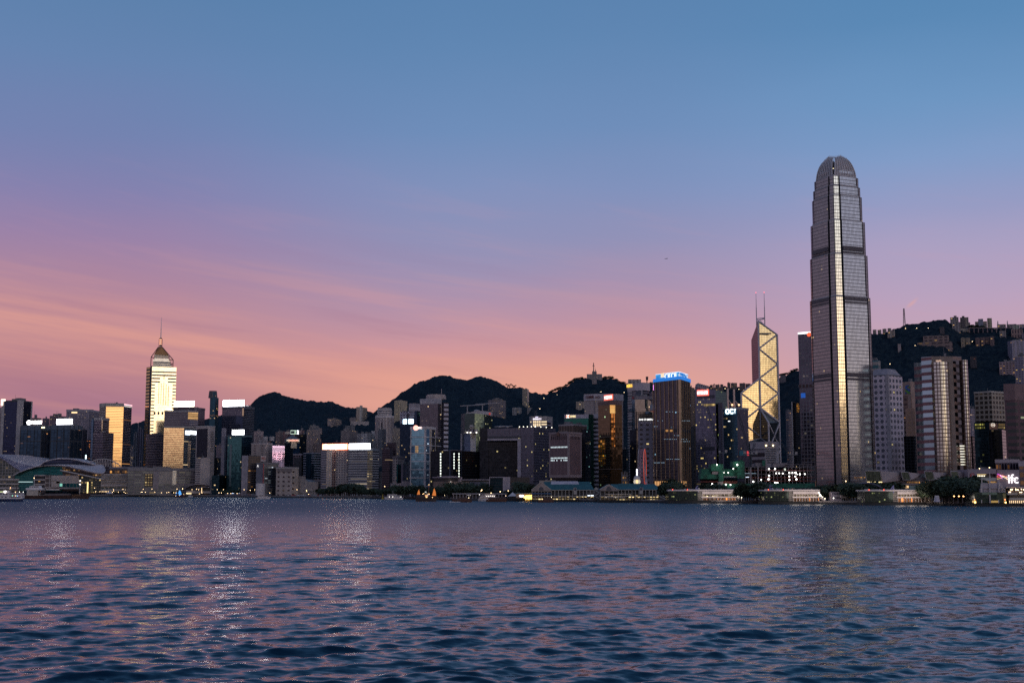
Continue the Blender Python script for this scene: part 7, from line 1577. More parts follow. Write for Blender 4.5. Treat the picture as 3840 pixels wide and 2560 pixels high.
# ================================================================ waterfront
def PT(v, x, y, Y): px, py = sv(v, x, y); z = Zat(py, Y); return (Xat(px, Y, z), Y, z)
def pbox(root, v, x0, y0, x1, y1, Y, dep, mat, name, zmin=None):
 mb = fr(v, x0, y0, x1, y1, Y, dep); return part(root, name, mb, mat)
def base(v, x, Y, z=3.): return (Xat(sv(v, x)[0], Y, z), Y, z)
VW.update({14: (600, 1790, 4.704), 15: (1000, 1790, 4.704), 16: (2150, 1790, 5.2267), 17: (2550, 1790, 5.2267), 18: (2950, 1790, 5.2267), 19: (3400, 1790, 5.3455), 20: (2620, 1660, 5.113), 21: (300, 1780, 5.88), 22: (1430, 1780, 5.88), 23: (1780, 1780, 5.88), 24: (0, 1780, 5.88), 25: (3560, 1700, 7.839)})
WHT = M((.55, .47, .45), .6, name='white_paint', var=.08); CRM = M((.42, .35, .29), .65, name='cream_paint', var=.1)
GREENR = M((.024, .078, .08), .55, name='teal_tiles', var=.2, vs=.4); PILE = M((.012, .012, .014), .8, name='pile')
# ---- construction site ---------------------------------------------------
def site():
 Y = 1420; root = thing('construction_site', 'unfinished concrete building with bare floor slabs, red edges and floodlights', 'building site', base(20, 1500, Y))
 cs = M((.17, .14, .15), .8, name='bare_concrete', var=.2); rd = M((.20, .035, .025), .6, name='red_formwork'); gn = M((.012, .085, .05), .8, name='green_netting', var=.35, vs=.25)
 flr = [(880, 462, 1300), (880, 522, 2215), (880, 598, 2215), (880, 660, 2215), (1260, 722, 2215), (880, 785, 1260), (1680, 408, 2180), (1680, 468, 2215), (1300, 532, 2215)]
 for x0, y, x1 in flr: pbox(root, 20, x0, y, x1, y+7, Y, 26, rd if y in (522, 660, 722) else cs, 'floor_slab')
 for x in list(range(890, 1260, 62))+list(range(1290, 2215, 72)): 
  y0 = 462 if x < 1300 else (532 if x < 1680 else 412); pbox(root, 20, x, y0, x+9, 800, Y+1, 2, cs, 'column')
 pbox(root, 20, 985, 462, 1010, 800, Y-1, 3, cs, 'lift_core'); pbox(root, 20, 1130, 455, 1156, 800, Y-1, 3, cs, 'lift_core'); pbox(root, 20, 1282, 300, 1318, 535, Y-1, 6, cs, 'lift_core'); pbox(root, 20, 1430, 385, 1700, 455, Y+6, 12, cs, 'lift_core')
 pbox(root, 20, 1090, 380, 1225, 455, Y+2, 10, cs, 'lift_core'); pbox(root, 20, 880, 465, 2215, 800, Y+22, 1, M((.03, .032, .04), .8, name='dark_interior'), 'rear_wall')
 pbox(root, 20, 880, 795, 1300, 862, Y-3, 2, gn, 'netting'); pbox(root, 20, 1370, 775, 2225, 862, Y-3, 2, gn, 'netting'); pbox(root, 20, 1230, 335, 1280, 440, Y-2, 5, gn, 'netting')
 fl = E((1., .97, .9), 7.)
 for x, y, r in ((1348, 500, 1.), (1464, 498, 1.1), (1486, 580, .9), (1543, 580, .9), (1612, 584, .9), (1738, 574, 1.1), (1797, 572, .9), (1857, 572, 1.3), (1940, 598, 1.1), (2036, 596, .9), (1890, 600, .6), (1350, 630, 1.1), (1738, 640, .9), (1852, 642, .9), (1340, 695, 1.3), (1740, 708, 1.), (1874, 696, 1.2), (1198, 708, .9), (1046, 742, 1.2), (1465, 758, .9), (1490, 760, 1.), (1515, 762, .8), (1856, 822, .7)):
  mb = MB(); mb.ball(PT(20, x, y, Y-2), r*.75, 6); part(root, 'floodlight', mb, fl)
 pbox(root, 20, 1640, 485, 1672, 528, Y-.5, 1, E((.75, .8, .65), .5), 'lit_opening'); pbox(root, 20, 905, 650, 965, 660, Y-.5, 1, E((.7, .85, 1.), 1.6), 'lit_opening'); pbox(root, 20, 890, 580, 1100, 586, Y-.5, 1, E((.5, .7, .8), .35), 'lit_opening')
 # netted towers on the left
 r2 = thing('netted_building', 'concrete frame wrapped in dark green netting under tower cranes', 'building site', base(20, 560, Y))
 pbox(r2, 20, 240, 405, 476, 540, Y, 20, gn, 'netting'); pbox(r2, 20, 384, 540, 476, 735, Y, 20, gn, 'netting'); pbox(r2, 20, 50, 490, 236, 600, Y+4, 18, gn, 'netting'); pbox(r2, 20, 40, 600, 384, 690, Y+2, 18, gn, 'netting'); pbox(r2, 20, 262, 545, 372, 600, Y+1, 14, M((.25, .18, .18), .8), 'concrete_wall')
 pbox(r2, 20, 660, 350, 880, 470, Y, 20, gn, 'netting'); pbox(r2, 20, 748, 470, 880, 680, Y, 20, gn, 'netting'); pbox(r2, 20, 480, 500, 745, 640, Y+6, 2, gn, 'netting'); pbox(r2, 20, 790, 325, 850, 352, Y+2, 12, gn, 'netting')
 pbox(r2, 20, 480, 640, 745, 656, Y+2, 16, cs, 'floor_slab'); pbox(r2, 20, 40, 738, 745, 750, Y, 20, rd, 'floor_slab'); pbox(r2, 20, 470, 765, 745, 775, Y, 20, rd, 'floor_slab'); pbox(r2, 20, 375, 742, 466, 868, Y-1, 8, M((.25, .19, .18), .8), 'concrete_wall'); pbox(r2, 20, 470, 780, 1050, 862, Y-1, 3, gn, 'netting')
 pbox(r2, 20, 40, 690, 745, 862, Y+16, 2, M((.02, .022, .026), .8), 'rear_wall')
 for x, y, r in ((350, 418, .8), (740, 420, 1.1), (664, 496, .8), (566, 570, .7), (258, 788, 1.2), (522, 795, .9), (610, 802, .9), (486, 570, .5)): mb = MB(); mb.ball(PT(20, x, y, Y-2), r*.75, 6); part(r2, 'floodlight', mb, fl)
 # netting lit by its own lamps
 for x, y in ((740, 430), (350, 428), (570, 800), (566, 580)):
  ld = bpy.data.lights.new('floodlight', 'POINT'); ld.energy = 900; ld.color = (.85, 1., .85); ld.shadow_soft_size = 3.; lo = bpy.data.objects.new('floodlight', ld); COL.objects.link(lo); p = PT(20, x, y, Y-7); lo.location = p
site()
def crane(label, v, bx, by, bt, jx, jy, Y, cabw=12):
 """luffing tower crane: mast foot, mast top, jib tip (survey)"""
 p0 = PT(v, bx, by, Y); p1 = PT(v, bx, bt, Y); pj = PT(v, jx, jy, Y); root = thing('tower_crane', label, 'crane', p0)
 cm = M((.05, .055, .07), .5, .3, name='crane_steel')
 def lattice(a, c, w, nm):
  a = Vector(a); c = Vector(c); d = c-a; L = d.length; d.normalize(); s = d.cross(Vector((0, 1, 0))).normalized(); mb = MB(); n = max(3, int(L/(w*2)))
  off = [s*w/2+Vector((0, w/2, 0)), -s*w/2+Vector((0, w/2, 0)), s*w/2-Vector((0, w/2, 0)), -s*w/2-Vector((0, w/2, 0))]
  for o in off: mb.bar(a+o, c+o, .16)
  for i in range(n):
   q0 = a+d*(L*i/n); q1 = a+d*(L*(i+1)/n); mb.bar(q0+off[0], q1+off[1], .1); mb.bar(q0+off[2], q1+off[3], .1); mb.bar(q0+off[1], q1+off[3], .1)
  part(root, nm, mb, cm)
 lattice(p0, p1, 2.2, 'mast'); lattice(p1, pj, 1.7, 'jib')
 sg = -1 if pj[0] > p1[0] else 1
 mb = MB(); mb.box(p1[0]-(2 if sg < 0 else -1), p1[0]+(8 if sg > 0 else 1.5)-(9 if sg < 0 else 0)*0, p1[1]-1.5, p1[1]+1.5, p1[2]-1, p1[2]+1) if False else None
 mb = MB(); xa, xb = sorted((p1[0]-sg*1.5, p1[0]+sg*8)); mb.box(xa, xb, p1[1]-1.4, p1[1]+1.4, p1[2]-.8, p1[2]+.2); part(root, 'counter_jib', mb, cm)
 mb = MB(); xa, xb = sorted((p1[0]+sg*5.5, p1[0]+sg*8)); mb.box(xa, xb, p1[1]-1.5, p1[1]+1.5, p1[2]+.2, p1[2]+3.2); part(root, 'counterweight', mb, M((.25, .21, .2), .7))
 mb = MB(); xa, xb = sorted((p1[0]-sg*1.8, p1[0]+sg*.2)); mb.box(xa, xb, p1[1]-2.6, p1[1]-1.3, p1[2]-.4, p1[2]+2); part(root, 'cab', mb, M((.20, .18, .18), .6))
 ap = Vector(p1)+Vector((sg*3.5, 0, 9)); mb = MB(); mb.bar(p1, ap, .25); mb.bar(Vector(p1)+Vector((sg*7, 0, 0)), ap, .2); mb.bar(ap, pj, .09); part(root, 'a_frame', mb, cm)
crane('dark luffing crane leaning up in front of the slanted roof tower', 20, 410, 405, 185, *[c for c in ((2250+1165/2.9036-2620)*5.113, (1360+470/2.9036-1660)*5.113)], 1440)
crane('dark luffing crane whose jib crosses the blue lettered tower', 20, 990, 470, 215, *[c for c in ((2650+340/2.9036-2620)*5.113, (1360+545/2.9036-1660)*5.113)], 1440)
crane('dark luffing crane with a raised jib beside the white balcony block', 20, 1000, 455, 212, 1080, 10, 1405)
crane('dark luffing crane leaning toward the braced tower', 20, 1756, 410, 225, *[c for c in ((2650+722/2.9036-2620)*5.113, (1360+770/2.9036-1660)*5.113)], 1440)
# ---- mall and terraces right of the tallest tower --------------------------
def mall():
 Y = 1330; root = thing('terrace_mall', 'low waterfront shopping terrace with four prow shaped glass ended roofs', 'mall', base(8, 700, Y))
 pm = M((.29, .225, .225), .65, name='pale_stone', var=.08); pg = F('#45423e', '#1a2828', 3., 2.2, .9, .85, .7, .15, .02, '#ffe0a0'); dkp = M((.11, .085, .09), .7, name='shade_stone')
 for k, (x0, x1, x2, yt, x3, Yk) in enumerate(((120, 282, 306, 1132, 520, Y), (500, 578, 604, 1145, 720, Y+6), (745, 830, 856, 1140, 1000, Y+8), (1020, 1096, 1118, 1138, 1210, Y+8))):
  yb = 1256 if k == 0 else 1228
  a = PT(8, x0, yt, Yk); b_ = PT(8, x1, yt+2, Yk); c = PT(8, x2, yb, Yk); d = PT(8, x0+22, yb, Yk)
  mb = MB(); mb.face([d, c, b_, a], [(d[0], d[2]), (c[0], c[2]), (b_[0], b_[2]), (a[0], a[2])]); part(root, 'glass_prow', mb, pg)
  mb = MB(); e = PT(8, x3, yt+22, Yk+12); f_ = PT(8, x3-30, yb-20, Yk+12); b2 = (b_[0]+.3, b_[1]-.5, b_[2]); c2 = (c[0]+.3, c[1]-.5, c[2])
  mb.face([c2, f_, e, b2]); mb.face([b2, e, (e[0], e[1]+14, e[2]+1), (a[0], a[1]+16, a[2]+.5), a]); part(root, 'stone_wing', mb, pm)
  mb = MB(); mb.bar(a, b_, .45); mb.bar(b_, c, .45); mb.bar(c, d, .3); mb.bar(d, a, .35); part(root, 'prow_frame', mb, M((.36, .30, .29), .6))
  if k == 0: 
   mb = MB(); mb.bar(PT(8, x0+28, yb-5, Yk-.6), PT(8, x2-4, yb-5, Yk-.6), .5); part(root, 'light_strip', mb, E((1., .75, .35), 1.6))
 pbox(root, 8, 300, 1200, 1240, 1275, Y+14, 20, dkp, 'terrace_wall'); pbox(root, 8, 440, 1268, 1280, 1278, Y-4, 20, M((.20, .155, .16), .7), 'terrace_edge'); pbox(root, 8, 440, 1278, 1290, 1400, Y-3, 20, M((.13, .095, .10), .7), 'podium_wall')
 for x0, x1, y0, y1 in ((560, 700, 1244, 1262), (762, 908, 1246, 1262), (1090, 1150, 1238, 1256), (20, 130, 1198, 1206)): pbox(root, 8, x0, y0, x1, y1, Y-2 if x0 > 100 else Y, 2, F('#5a4020', '#a07030', 6, 1.8, .8, .7, .3, .3, .8, '#ffb860', 1.3), 'lit_terrace')
 pbox(root, 8, 465, 1288, 582, 1312, Y-3.5, 1, E((1., .62, .28), .8), 'lit_window'); pbox(root, 8, 585, 1288, 800, 1330, Y-3.5, 1, M((.05, .09, .12), .25, .5), 'glass_front')
 # wall with the round transit emblem and the big lettering
 r2 = thing('lettered_mall_wing', 'mall wing with a blank mauve wall bearing white letters and a neon ribbon', 'mall', base(8, 1480, Y)); wallm = M((.235, .18, .20), .65, name='mauve_cladding', var=.06)
 pbox(r2, 8, 1205, 1118, 1300, 1272, Y, 30, wallm, 'wall'); pbox(r2, 8, 1505, 1122, 1745, 1302, Y, 30, wallm, 'wall'); pbox(r2, 8, 1298, 1112, 1510, 1164, Y, 30, wallm, 'wall'); pbox(r2, 8, 1298, 1164, 1510, 1300, Y+5, 20, M((.05, .04, .045), .5), 'recess'); pbox(r2, 8, 1298, 1204, 1510, 1236, Y+.5, 3, M((.14, .17, .20), .3, .3), 'glass_balustrade')
 pbox(r2, 8, 1310, 1240, 1512, 1260, Y+1, 3, F('#a07838', '#e0b060', 8, 6, .9, .93, .3, .3, 3., '#ffc860', 1.1), 'lit_window'); pbox(r2, 8, 1298, 1170, 1394, 1173, Y+.2, 1, E((1., .72, .3), 1.6), 'light_strip'); pbox(r2, 8, 1270, 1288, 1335, 1298, Y-1, 2, E((1., .75, .35), 1.2), 'lit_window'); pbox(r2, 8, 1300, 1236, 1512, 1241, Y+.2, 3, wallm, 'canopy')
 for k in range(5): mb = MB(); mb.ball(PT(8, 1308+k*17, 1186, Y+3), .6); part(r2, 'ceiling_lamp', mb, E((1., .9, .7), 2))
 mb = MB(); q_ = PT(8, 1248, 1180, Y); mb.bar((q_[0], q_[1]-.6, q_[2]), (q_[0], q_[1]+.1, q_[2]), 2.45, 24); part(r2, 'round_emblem', mb, M((.30, .015, .03), .5))
 put_text(r2, 'Ж', q_[0], Y-.9, q_[2], (1, 0), 2.3, 3.2, M((.7, .5, .5), .5), name='emblem_symbol', depth=.3)
 q_ = PT(8, 1674, 1216, Y); put_text(r2, 'ifc', q_[0], Y-1.2, q_[2], (1, 0), 10.6, 9.6, E((1., .93, .95), 1.5), bold=.005)
 def neon(pts, col, s=1.3, r=.2):
  mb = MB(); w_ = [PT(8, x, y, Y-1.9) for x, y in pts]
  for a, c in zip(w_, w_[1:]): mb.bar(a, c, r, 5)
  part(r2, 'neon_tube', mb, E(col, s))
 neon([(1540, 1178), (1575, 1188), (1620, 1200), (1725, 1212)], (1., .95, .95), r=.18); neon([(1540, 1180), (1580, 1200), (1640, 1232), (1725, 1226)], (1., .95, .95), r=.18); neon([(1512, 1164), (1530, 1172), (1550, 1192), (1564, 1218)], (.65, .1, 1.)); neon([(1512, 1202), (1512, 1186), (1532, 1172), (1562, 1184), (1520, 1200)], (1., .1, .08)); neon([(1512, 1218), (1545, 1210), (1590, 1190), (1640, 1240)], (1., .6, .1)); neon([(1565, 1180), (1600, 1195), (1615, 1190)], (1., .1, .1))
 b_ = bl(8, [(1492, Y+36), (1740, Y+34)], 1018, 'mall upper block with closely ribbed windows behind the lettered wall', F('#6e5c64', '#2c2a38', 11, 3, .66, .8, .7, .15, .12, '#ffa850', 1.), 'mall_block', pl=3, ph=2, depth=20, par=(3, M((.30, .235, .25), .65)))
 bl(8, [(1738, Y+2), (1860, Y+2)], 1035, 'corner mall block with warm lit window bays at the picture edge', F('#5c4a50', '#4a3428', 8.5, 5, .6, .8, .5, .2, .35, '#ffa860', 1.2), 'mall_block', pl=0, depth=24, par=(5, M((.28, .22, .24), .65)))
 bl(8, [(1232, Y+30), (1500, Y+30)], 1112, 'low garden roofed block behind the round red emblem', wallm, 'mall_block', pl=4, ph=2, depth=20)
mall()
# grass mound bridge and arch under the terrace
mb = MB(); pr = None
for i in range(15):
 t = i/14; x = -60+380*t; y = 1330-68*math.sin(math.pi*min(1, t*.98))**.9
 p = PT(8, x, y, 1275)
 if pr: mb.bar(pr, p, .9)
 pr = p
solo('footbridge_arch', mb, M((.09, .075, .10), .5), 'dark curved footbridge rib arching over the trees at the tallest tower foot', 'footbridge')
# ---- modern ferry piers with green glass ends ---------------------------------
def pier(label, v, x0, xg, x1, yt, yb, Y, num, nx, stair=1):
 root = thing('ferry_pier', label, 'ferry pier', base(v, (x0+x1)/2, Y, 2)); s = 1
 gl_ = F('#242a2a', '#182624', 2.0, 1.6, .86, .86, .6, .15, .05, '#e8f0a0', .9)
 H = yb-yt
 zdk = yb-3
 pbox(root, v, x0-10, yb, x1+20, yb+70, Y+1, 26, PILE, 'pile_deck'); 
 pbox(root, v, x0, yt, x1, yt+26, Y, 30, WHT, 'roof_slab')
 pbox(root, v, x0+6, yt+27, xg-4, yb, Y+.6, 26, gl_, 'glass_hall'); pbox(root, v, xg-3, yt+27, xg+84, yb, Y+1.2, 24, F('#8a8078', '#241f22', 1.9, 60, .6, 1., .3, .3, 0), 'louvre_bay')
 pbox(root, v, xg+84, yt+34, x1, yt+86, Y+.2, 26, WHT, 'upper_wall'); pbox(root, v, xg+84, yt+86, x1-4, yt+136, Y+2.4, 20, F('#6a5a48', '#5a5444', 10, 3.3, .8, .84, .4, .2, 1.6, '#ffe9b0', 3.), 'gallery_window')
 pbox(root, v, xg+70, yt+134, x1+10, yt+160, Y-.4, 26, WHT, 'balcony'); pbox(root, v, xg+84, yt+160, x1-20, yb, Y+2.6, 18, F('#5a4434', '#6a4c34', 12, 3.0, .9, .7, .4, .3, 1.6, '#ff9a50', 2.6), 'ground_hall')
 n = 9
 for k in range(n+1): x = xg+90+(x1-xg-110)*k/n; pbox(root, v, x, yt+86, x+7, yb, Y+.9, 1, WHT, 'column')
 rnd = random.Random(int(x0)); x = x0+40
 while x < x1-40: w_ = rnd.uniform(20, 60); pbox(root, v, x, yt-rnd.uniform(6, 16), x+w_, yt+2, Y+5, 8, WHT, 'roof_unit'); x += w_+rnd.uniform(14, 60)
 pbox(root, v, nx, yt-34, nx+26, yt+4, Y+3, 3, WHT, 'roof_unit'); 
 pbox(root, v, x0+4, yt-6, x1, yt-3, Y+.6, .4, M((.25, .22, .25), .5), 'railing')
 q_ = PT(v, nx-22, yt-16, Y+1); put_text(root, num, q_[0], q_[1], q_[2], (1, 0), None, 7.2, M((.10, .10, .25), .5), name='pier_number')
 for k in range(2): mb = MB(); mb.ball(PT(v, x0+90+k*290, yt-2, Y-.5), .55); part(root, 'warning_light', mb, E((1., .12, .08), 2.))
 for k in range(3):
  ld = bpy.data.lights.new('pier_fill_light', 'POINT'); ld.energy = 2600; ld.color = (1., .85, .72); ld.shadow_soft_size = 4.; lo = bpy.data.objects.new('pier_fill_light', ld); COL.objects.link(lo); lo.location = PT(v, xg+130+k*(x1-xg-160)/2, yt+110, Y-11)  # added fill lights over the water, there to brighten the pier walls
 # stair down at the right end
 mb = MB(); a = PT(v, x1-10, yt+150, Y+1); c = PT(v, x1+110, yb-4, Y+1); mb.bar(a, c, .7); mb.bar((a[0], a[1], a[2]+1.2), (c[0], c[1], c[2]+1.2), .25); part(root, 'stair', mb, WHT)
 for t in (0.1, .5, .9): mb = MB(); mb.ball((a[0]+(c[0]-a[0])*t, a[1]-.5, a[2]+(c[2]-a[2])*t+2.2), .5); part(root, 'stair_lamp', mb, E((1., .9, .65), 4.))
 for k in range(3): mb = MB(); mb.ball(PT(v, x1-20+k*22, yt+62+k*30, Y-1), .55); part(root, 'stair_lamp', mb, E((1., .95, .8), 4.))
pier('long white ferry pier with a mostly unlit green glass end, moored yellow ferries before it', 17, -235, 352, 1108, 236, 440, 1318, '6', 360)
pier('long white ferry pier with green glass end, middle one before the construction site', 17, 1643, 2135, 2352+390, 236, 466, 1240, '5', 1805)
pier('long white ferry pier with a brightly lit green glass end before the wooded mound', 18, 1525, 2088, 2720, 240, 480, 1172, '4', 2090)
# ---- tall-masted pier at the far right -----------------------------------------
def mast_pier():
 Y = 1100; v = 25; root = thing('ferry_terminal', 'dark green glass ferry terminal with white screens and three lattice masts on its roof', 'ferry pier', base(v, 1200, Y, 2))
 gl_ = F('#20282a', '#142626', 3.6, 2.4, .86, .9, .7, .12, .01); pbox(root, v, 720, 1452, 2400, 1560, Y+1, 22, PILE, 'pile_deck')
 pbox(root, v, 745, 1138, 1668, 1450, Y, 24, gl_, 'glass_hall'); pbox(root, v, 1585, 1165, 1670, 1440, Y-.3, 5, F('#807850', '#605c38', 1.1, 60, .5, 1., .3, .3, 1., '#ffe9a0', .8), 'lit_bay'); pbox(root, v, 735, 1380, 790, 1440, Y-.3, 5, E((1., .62, .2), .6), 'lit_bay')
 pbox(root, v, 960, 860, 1200, 1025, Y+3, 1, M((.34, .28, .30), .6), 'screen_wall'); pbox(root, v, 1215, 860, 1455, 1025, Y+3, 1, M((.34, .28, .30), .6), 'screen_wall'); pbox(root, v, 1005, 1028, 1462, 1138, Y+4, 10, M((.33, .27, .28), .6), 'roof_storey')
 pbox(root, v, 960, 1140, 1400, 1205, Y-.2, .5, M((.05, .09, .085), .3, .4), 'glass_band'); pbox(root, v, 1230, 1380, 1435, 1440, Y-.2, .5, E((1., .6, .15), .18), 'lit_floor')
 for x, y in ((953, 680), (1188, 545), (1455, 700)):
  mb = MB(); mb.bar(PT(v, x, 1138, Y+2), PT(v, x, y, Y+2), .5, 5, .2); mb.bar(PT(v, x+16, 1138, Y+2), PT(v, x+10, y+90, Y+2), .2)
  for k in range(8): yy = y+110+k*(1020-y)/9; mb.bar(PT(v, x, yy, Y+2), PT(v, x+16, yy+30, Y+2), .14)
  part(root, 'lattice_mast', mb, WHT)
 mb = MB(); mb.bar(PT(v, 890, 755, Y+2), PT(v, 1530, 755, Y+2), .14); mb.bar(PT(v, 960, 755, Y+2), PT(v, 1070, 785, Y+2), .14); mb.bar(PT(v, 1070, 785, Y+2), PT(v, 1300, 785, Y+2), .14); mb.bar(PT(v, 1300, 785, Y+2), PT(v, 1450, 750, Y+2), .14); part(root, 'mast_truss', mb, WHT)
 mb = MB(); P_ = [PT(v, 1470, 870, Y+2), PT(v, 1500, 870, Y+2), PT(v, 1560, 990, Y+2), PT(v, 1640, 1060, Y+2), PT(v, 1640, 1130, Y+2), PT(v, 1470, 1130, Y+2)]
 for i in range(6): mb.bar(P_[i], P_[(i+1) % 6], .25)
 for x in range(1500, 1640, 30): mb.bar(PT(v, x, 880+(x-1500)*1.2, Y+2), PT(v, x, 1130, Y+2), .16)
 for y in range(930, 1130, 40): mb.bar(PT(v, 1470, y, Y+2), PT(v, min(1640, 1500+(y-870)*.8), y, Y+2), .14)
 part(root, 'lattice_frame', mb, WHT); mb = MB(); mb.bar(PT(v, 930, 880, Y+2), PT(v, 920, 1135, Y+2), .3); mb.bar(PT(v, 930, 900, Y+2), PT(v, 965, 1135, Y+2), .2); part(root, 'lattice_frame', mb, WHT)
 for x in (760, 1655): mb = MB(); mb.ball(PT(v, x, 1435, Y-1), .7); part(root, 'deck_lamp', mb, E((1., .62, .2), 6)); mb = MB(); mb.ball(PT(v, x-18, 1350, Y-1), .45); part(root, 'deck_lamp', mb, E((1., .3, .12), 5))
 mb = MB(); mb.bar(PT(v, 1190, 1205, Y-.8), PT(v, 1196, 1450, Y-.8), .6, 6); part(root, 'white_pole', mb, WHT)
 for x in (940, 1440): pbox(root, v, x, 1360, x+22, 1450, Y-.6, 1, WHT, 'white_pole')
 r2 = thing('ferry_pier', 'cream arcaded ferry pier with lit columns cut by the picture edge', 'ferry pier', base(v, 2000, Y, 2))
 pbox(r2, v, 1670, 985, 2400, 1005, Y+2, 20, WHT, 'roof_slab'); pbox(r2, v, 1715, 1150, 2002, 1212, Y-.4, 20, CRM, 'balcony'); pbox(r2, v, 2062, 1150, 2400, 1212, Y-.4, 20, CRM, 'balcony'); pbox(r2, v, 1775, 1300, 2400, 1368, Y-.4, 20, CRM, 'balcony')
 pbox(r2, v, 1720, 1080, 2400, 1150, Y+4, 12, F('#4a3c38', '#5c4c48', 6, 3, .9, .6, .4, .3, .3, '#ffc080', 1.2), 'upper_hall'); pbox(r2, v, 1770, 1212, 2400, 1300, Y+3, 12, F('#6a5a54', '#221c1e', 12, 2.2, .9, .7, .4, .3, .1, '#ffc080'), 'gallery'); pbox(r2, v, 1770, 1368, 2400, 1452, Y+3, 12, M((.10, .07, .05), .6), 'arcade_wall')
 for k in range(10): x = 1776+k*57; pbox(r2, v, x, 1380, x+14, 1452, Y+.2, 1, E((1., .72, .42), 1.0), 'lit_column')
 for x, y in ((1805, 1055), (1830, 1070), (1855, 1050), (1950, 1040), (1960, 1068), (2010, 1062), (2030, 1070), (2120, 1045), (2180, 1060), (1760, 1130), (1795, 1128), (2078, 1135), (2125, 1133)): mb = MB(); mb.ball(PT(v, x, y, Y-.5), .42); part(r2, 'terrace_lamp', mb, E((1., .7, .4), 6))
mast_pier()
# ---- colonial style piers with teal roofs --------------------------------------
def teal_pier(label, v, x0, xg, x1, ridge, eave, yb, Y, nb_, dorm, extra):
 root = thing('pavilion_pier', label, 'ferry pier', base(v, (x0+x1)/2, Y, 2)); D = 34
 pbox(root, v, x0-20, yb, x1+40, yb+60, Y+1, D, PILE, 'pile_deck')
 e0 = PT(v, xg-8, eave, Y); e1 = PT(v, x1, eave, Y); r0 = PT(v, xg-140, ridge, Y+17); r1 = PT(v, x1-95, ridge+4, Y+17)
 zE, zR = e0[2], r0[2]
 mb = MB(); b0 = (e0[0]-1, Y+D, zE); b1 = (e1[0], Y+D, zE); mb.face([(e0[0]-6, Y-1, zE), (e1[0], Y-1, zE), (r1[0], Y+17, zR), (r0[0], Y+17, zR)]); mb.face([b1, b0, (r0[0], Y+17, zR), (r1[0], Y+17, zR)]); mb.face([(e1[0], Y-1, zE), b1, (r1[0], Y+17, zR)]); part(root, 'hipped_roof', mb, GREENR)
 mb = MB(); mm = (zE+zR)/2; mb.prism([(r0[0]+8, Y+10), (r1[0]-12, Y+10), (r1[0]-12, Y+24), (r0[0]+8, Y+24)], mm, zR+.6, top=[(r0[0]+9, Y+14), (r1[0]-14, Y+14), (r1[0]-14, Y+20), (r0[0]+9, Y+20)]); part(root, 'roof_lantern', mb, GREENR if not extra else M((.36, .33, .38), .5))
 pbox(root, v, xg+30, eave-52, x1-120, eave-46, Y+8.5, 1, CRM, 'lantern_band')
 pbox(root, v, xg, eave, x1, eave+12, Y-.8, 1.4, CRM, 'cornice')
 # gable end
 gx = (x0+xg)/2; ga = PT(v, x0, eave+2, Y-1.5); gb = PT(v, xg, eave-2, Y-1.5); gt = PT(v, gx, ridge+6, Y-1.5)
 mb = MB(); mb.prism([(ga[0], ga[1]), (gb[0], gb[1]), (gb[0], gb[1]+1), (ga[0], ga[1]+1)], ga[2]-1.6, ga[2]); mb.face([ga, gb, gt]); part(root, 'gable', mb, M((.26, .195, .17), .65))
 mb = MB(); mb.bar(ga, gt, .35); mb.bar(gt, gb, .35); part(root, 'gable_trim', mb, CRM)
 c = PT(v, gx, eave-26, Y-1.8); mb = MB(); pts_ = [(c[0]+2.8*math.cos(t), c[1], c[2]-2.4+4.4*math.sin(t)) for t in [i*math.pi/12 for i in range(13)]]; mb.face(pts_); part(root, 'fan_window', mb, M((.03, .035, .05), .3))
 # gable roof running back
 mb = MB(); mb.face([(gb[0], gb[1], gb[2]), (gb[0], gb[1]+30, gb[2]), (gt[0], gt[1]+30, gt[2]), gt]); mb.face([ga, gt, (gt[0], gt[1]+30, gt[2]), (ga[0], ga[1]+30, ga[2])]); part(root, 'hipped_roof', mb, GREENR)
 # storeys
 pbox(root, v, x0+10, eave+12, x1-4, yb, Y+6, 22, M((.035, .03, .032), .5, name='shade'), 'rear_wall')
 ym = eave+(yb-eave)*.62
 pbox(root, v, x0, ym, x1, ym+14, Y-.6, 7, CRM, 'floor_band')
 litm = F('#4a4030', '#6a5a3c', 4.4, 3.4, .95, .85, .3, .3, 1.5, '#ffe0a0', 3.)
 pbox(root, v, x0+16, ym+16, x1-10, yb, Y+5, .8, litm, 'lit_shopfront')
 if not extra: pbox(root, v, xg-200, ym-46, x1-20, ym, Y+5, .8, F('#4a4030', '#5a5040', 4.4, 3.4, .7, .8, .3, .3, 1.5, '#ffd8a0', 3.), 'lit_gallery')
 for k in range(nb_+1):
  x = xg+4+(x1-xg-14)*k/nb_; pbox(root, v, x, eave+8, x+9, yb, Y-.4, 1., CRM, 'column')
 for k in range(4 if not extra else 6):
  x = x0+8+(xg-x0-16)*k/(4 if not extra else 6); pbox(root, v, x, eave+8, x+7, yb, Y-.8, 1., CRM, 'column')
 for dx in dorm:
  a = PT(v, dx-34, eave+8, Y-1.6); b_ = PT(v, dx+34, eave+8, Y-1.6); t_ = PT(v, dx, eave-46, Y-1.6); mb = MB(); mb.face([a, b_, (b_[0], b_[1], b_[2]+2.4), t_, (a[0], a[1], a[2]+2.4)]); mb.prism([(a[0], a[1]), (b_[0], b_[1]), (b_[0], b_[1]+2), (a[0], a[1]+2)], PT(v, dx, eave+90, Y)[2], a[2]); part(root, 'dormer', mb, CRM)
  q_ = PT(v, dx, eave-12, Y-2); mb = MB(); mb.bar((q_[0], q_[1], q_[2]), (q_[0], q_[1]+.3, q_[2]), 1.6, 14); part(root, 'dormer_window', mb, M((.03, .03, .06), .3))
 return root
rt = teal_pier('teal roofed colonnaded pier with blue lower storey at its gable end', 16, -820, -440, 410, 80, 238, 430, 1480, 12, [38], True)
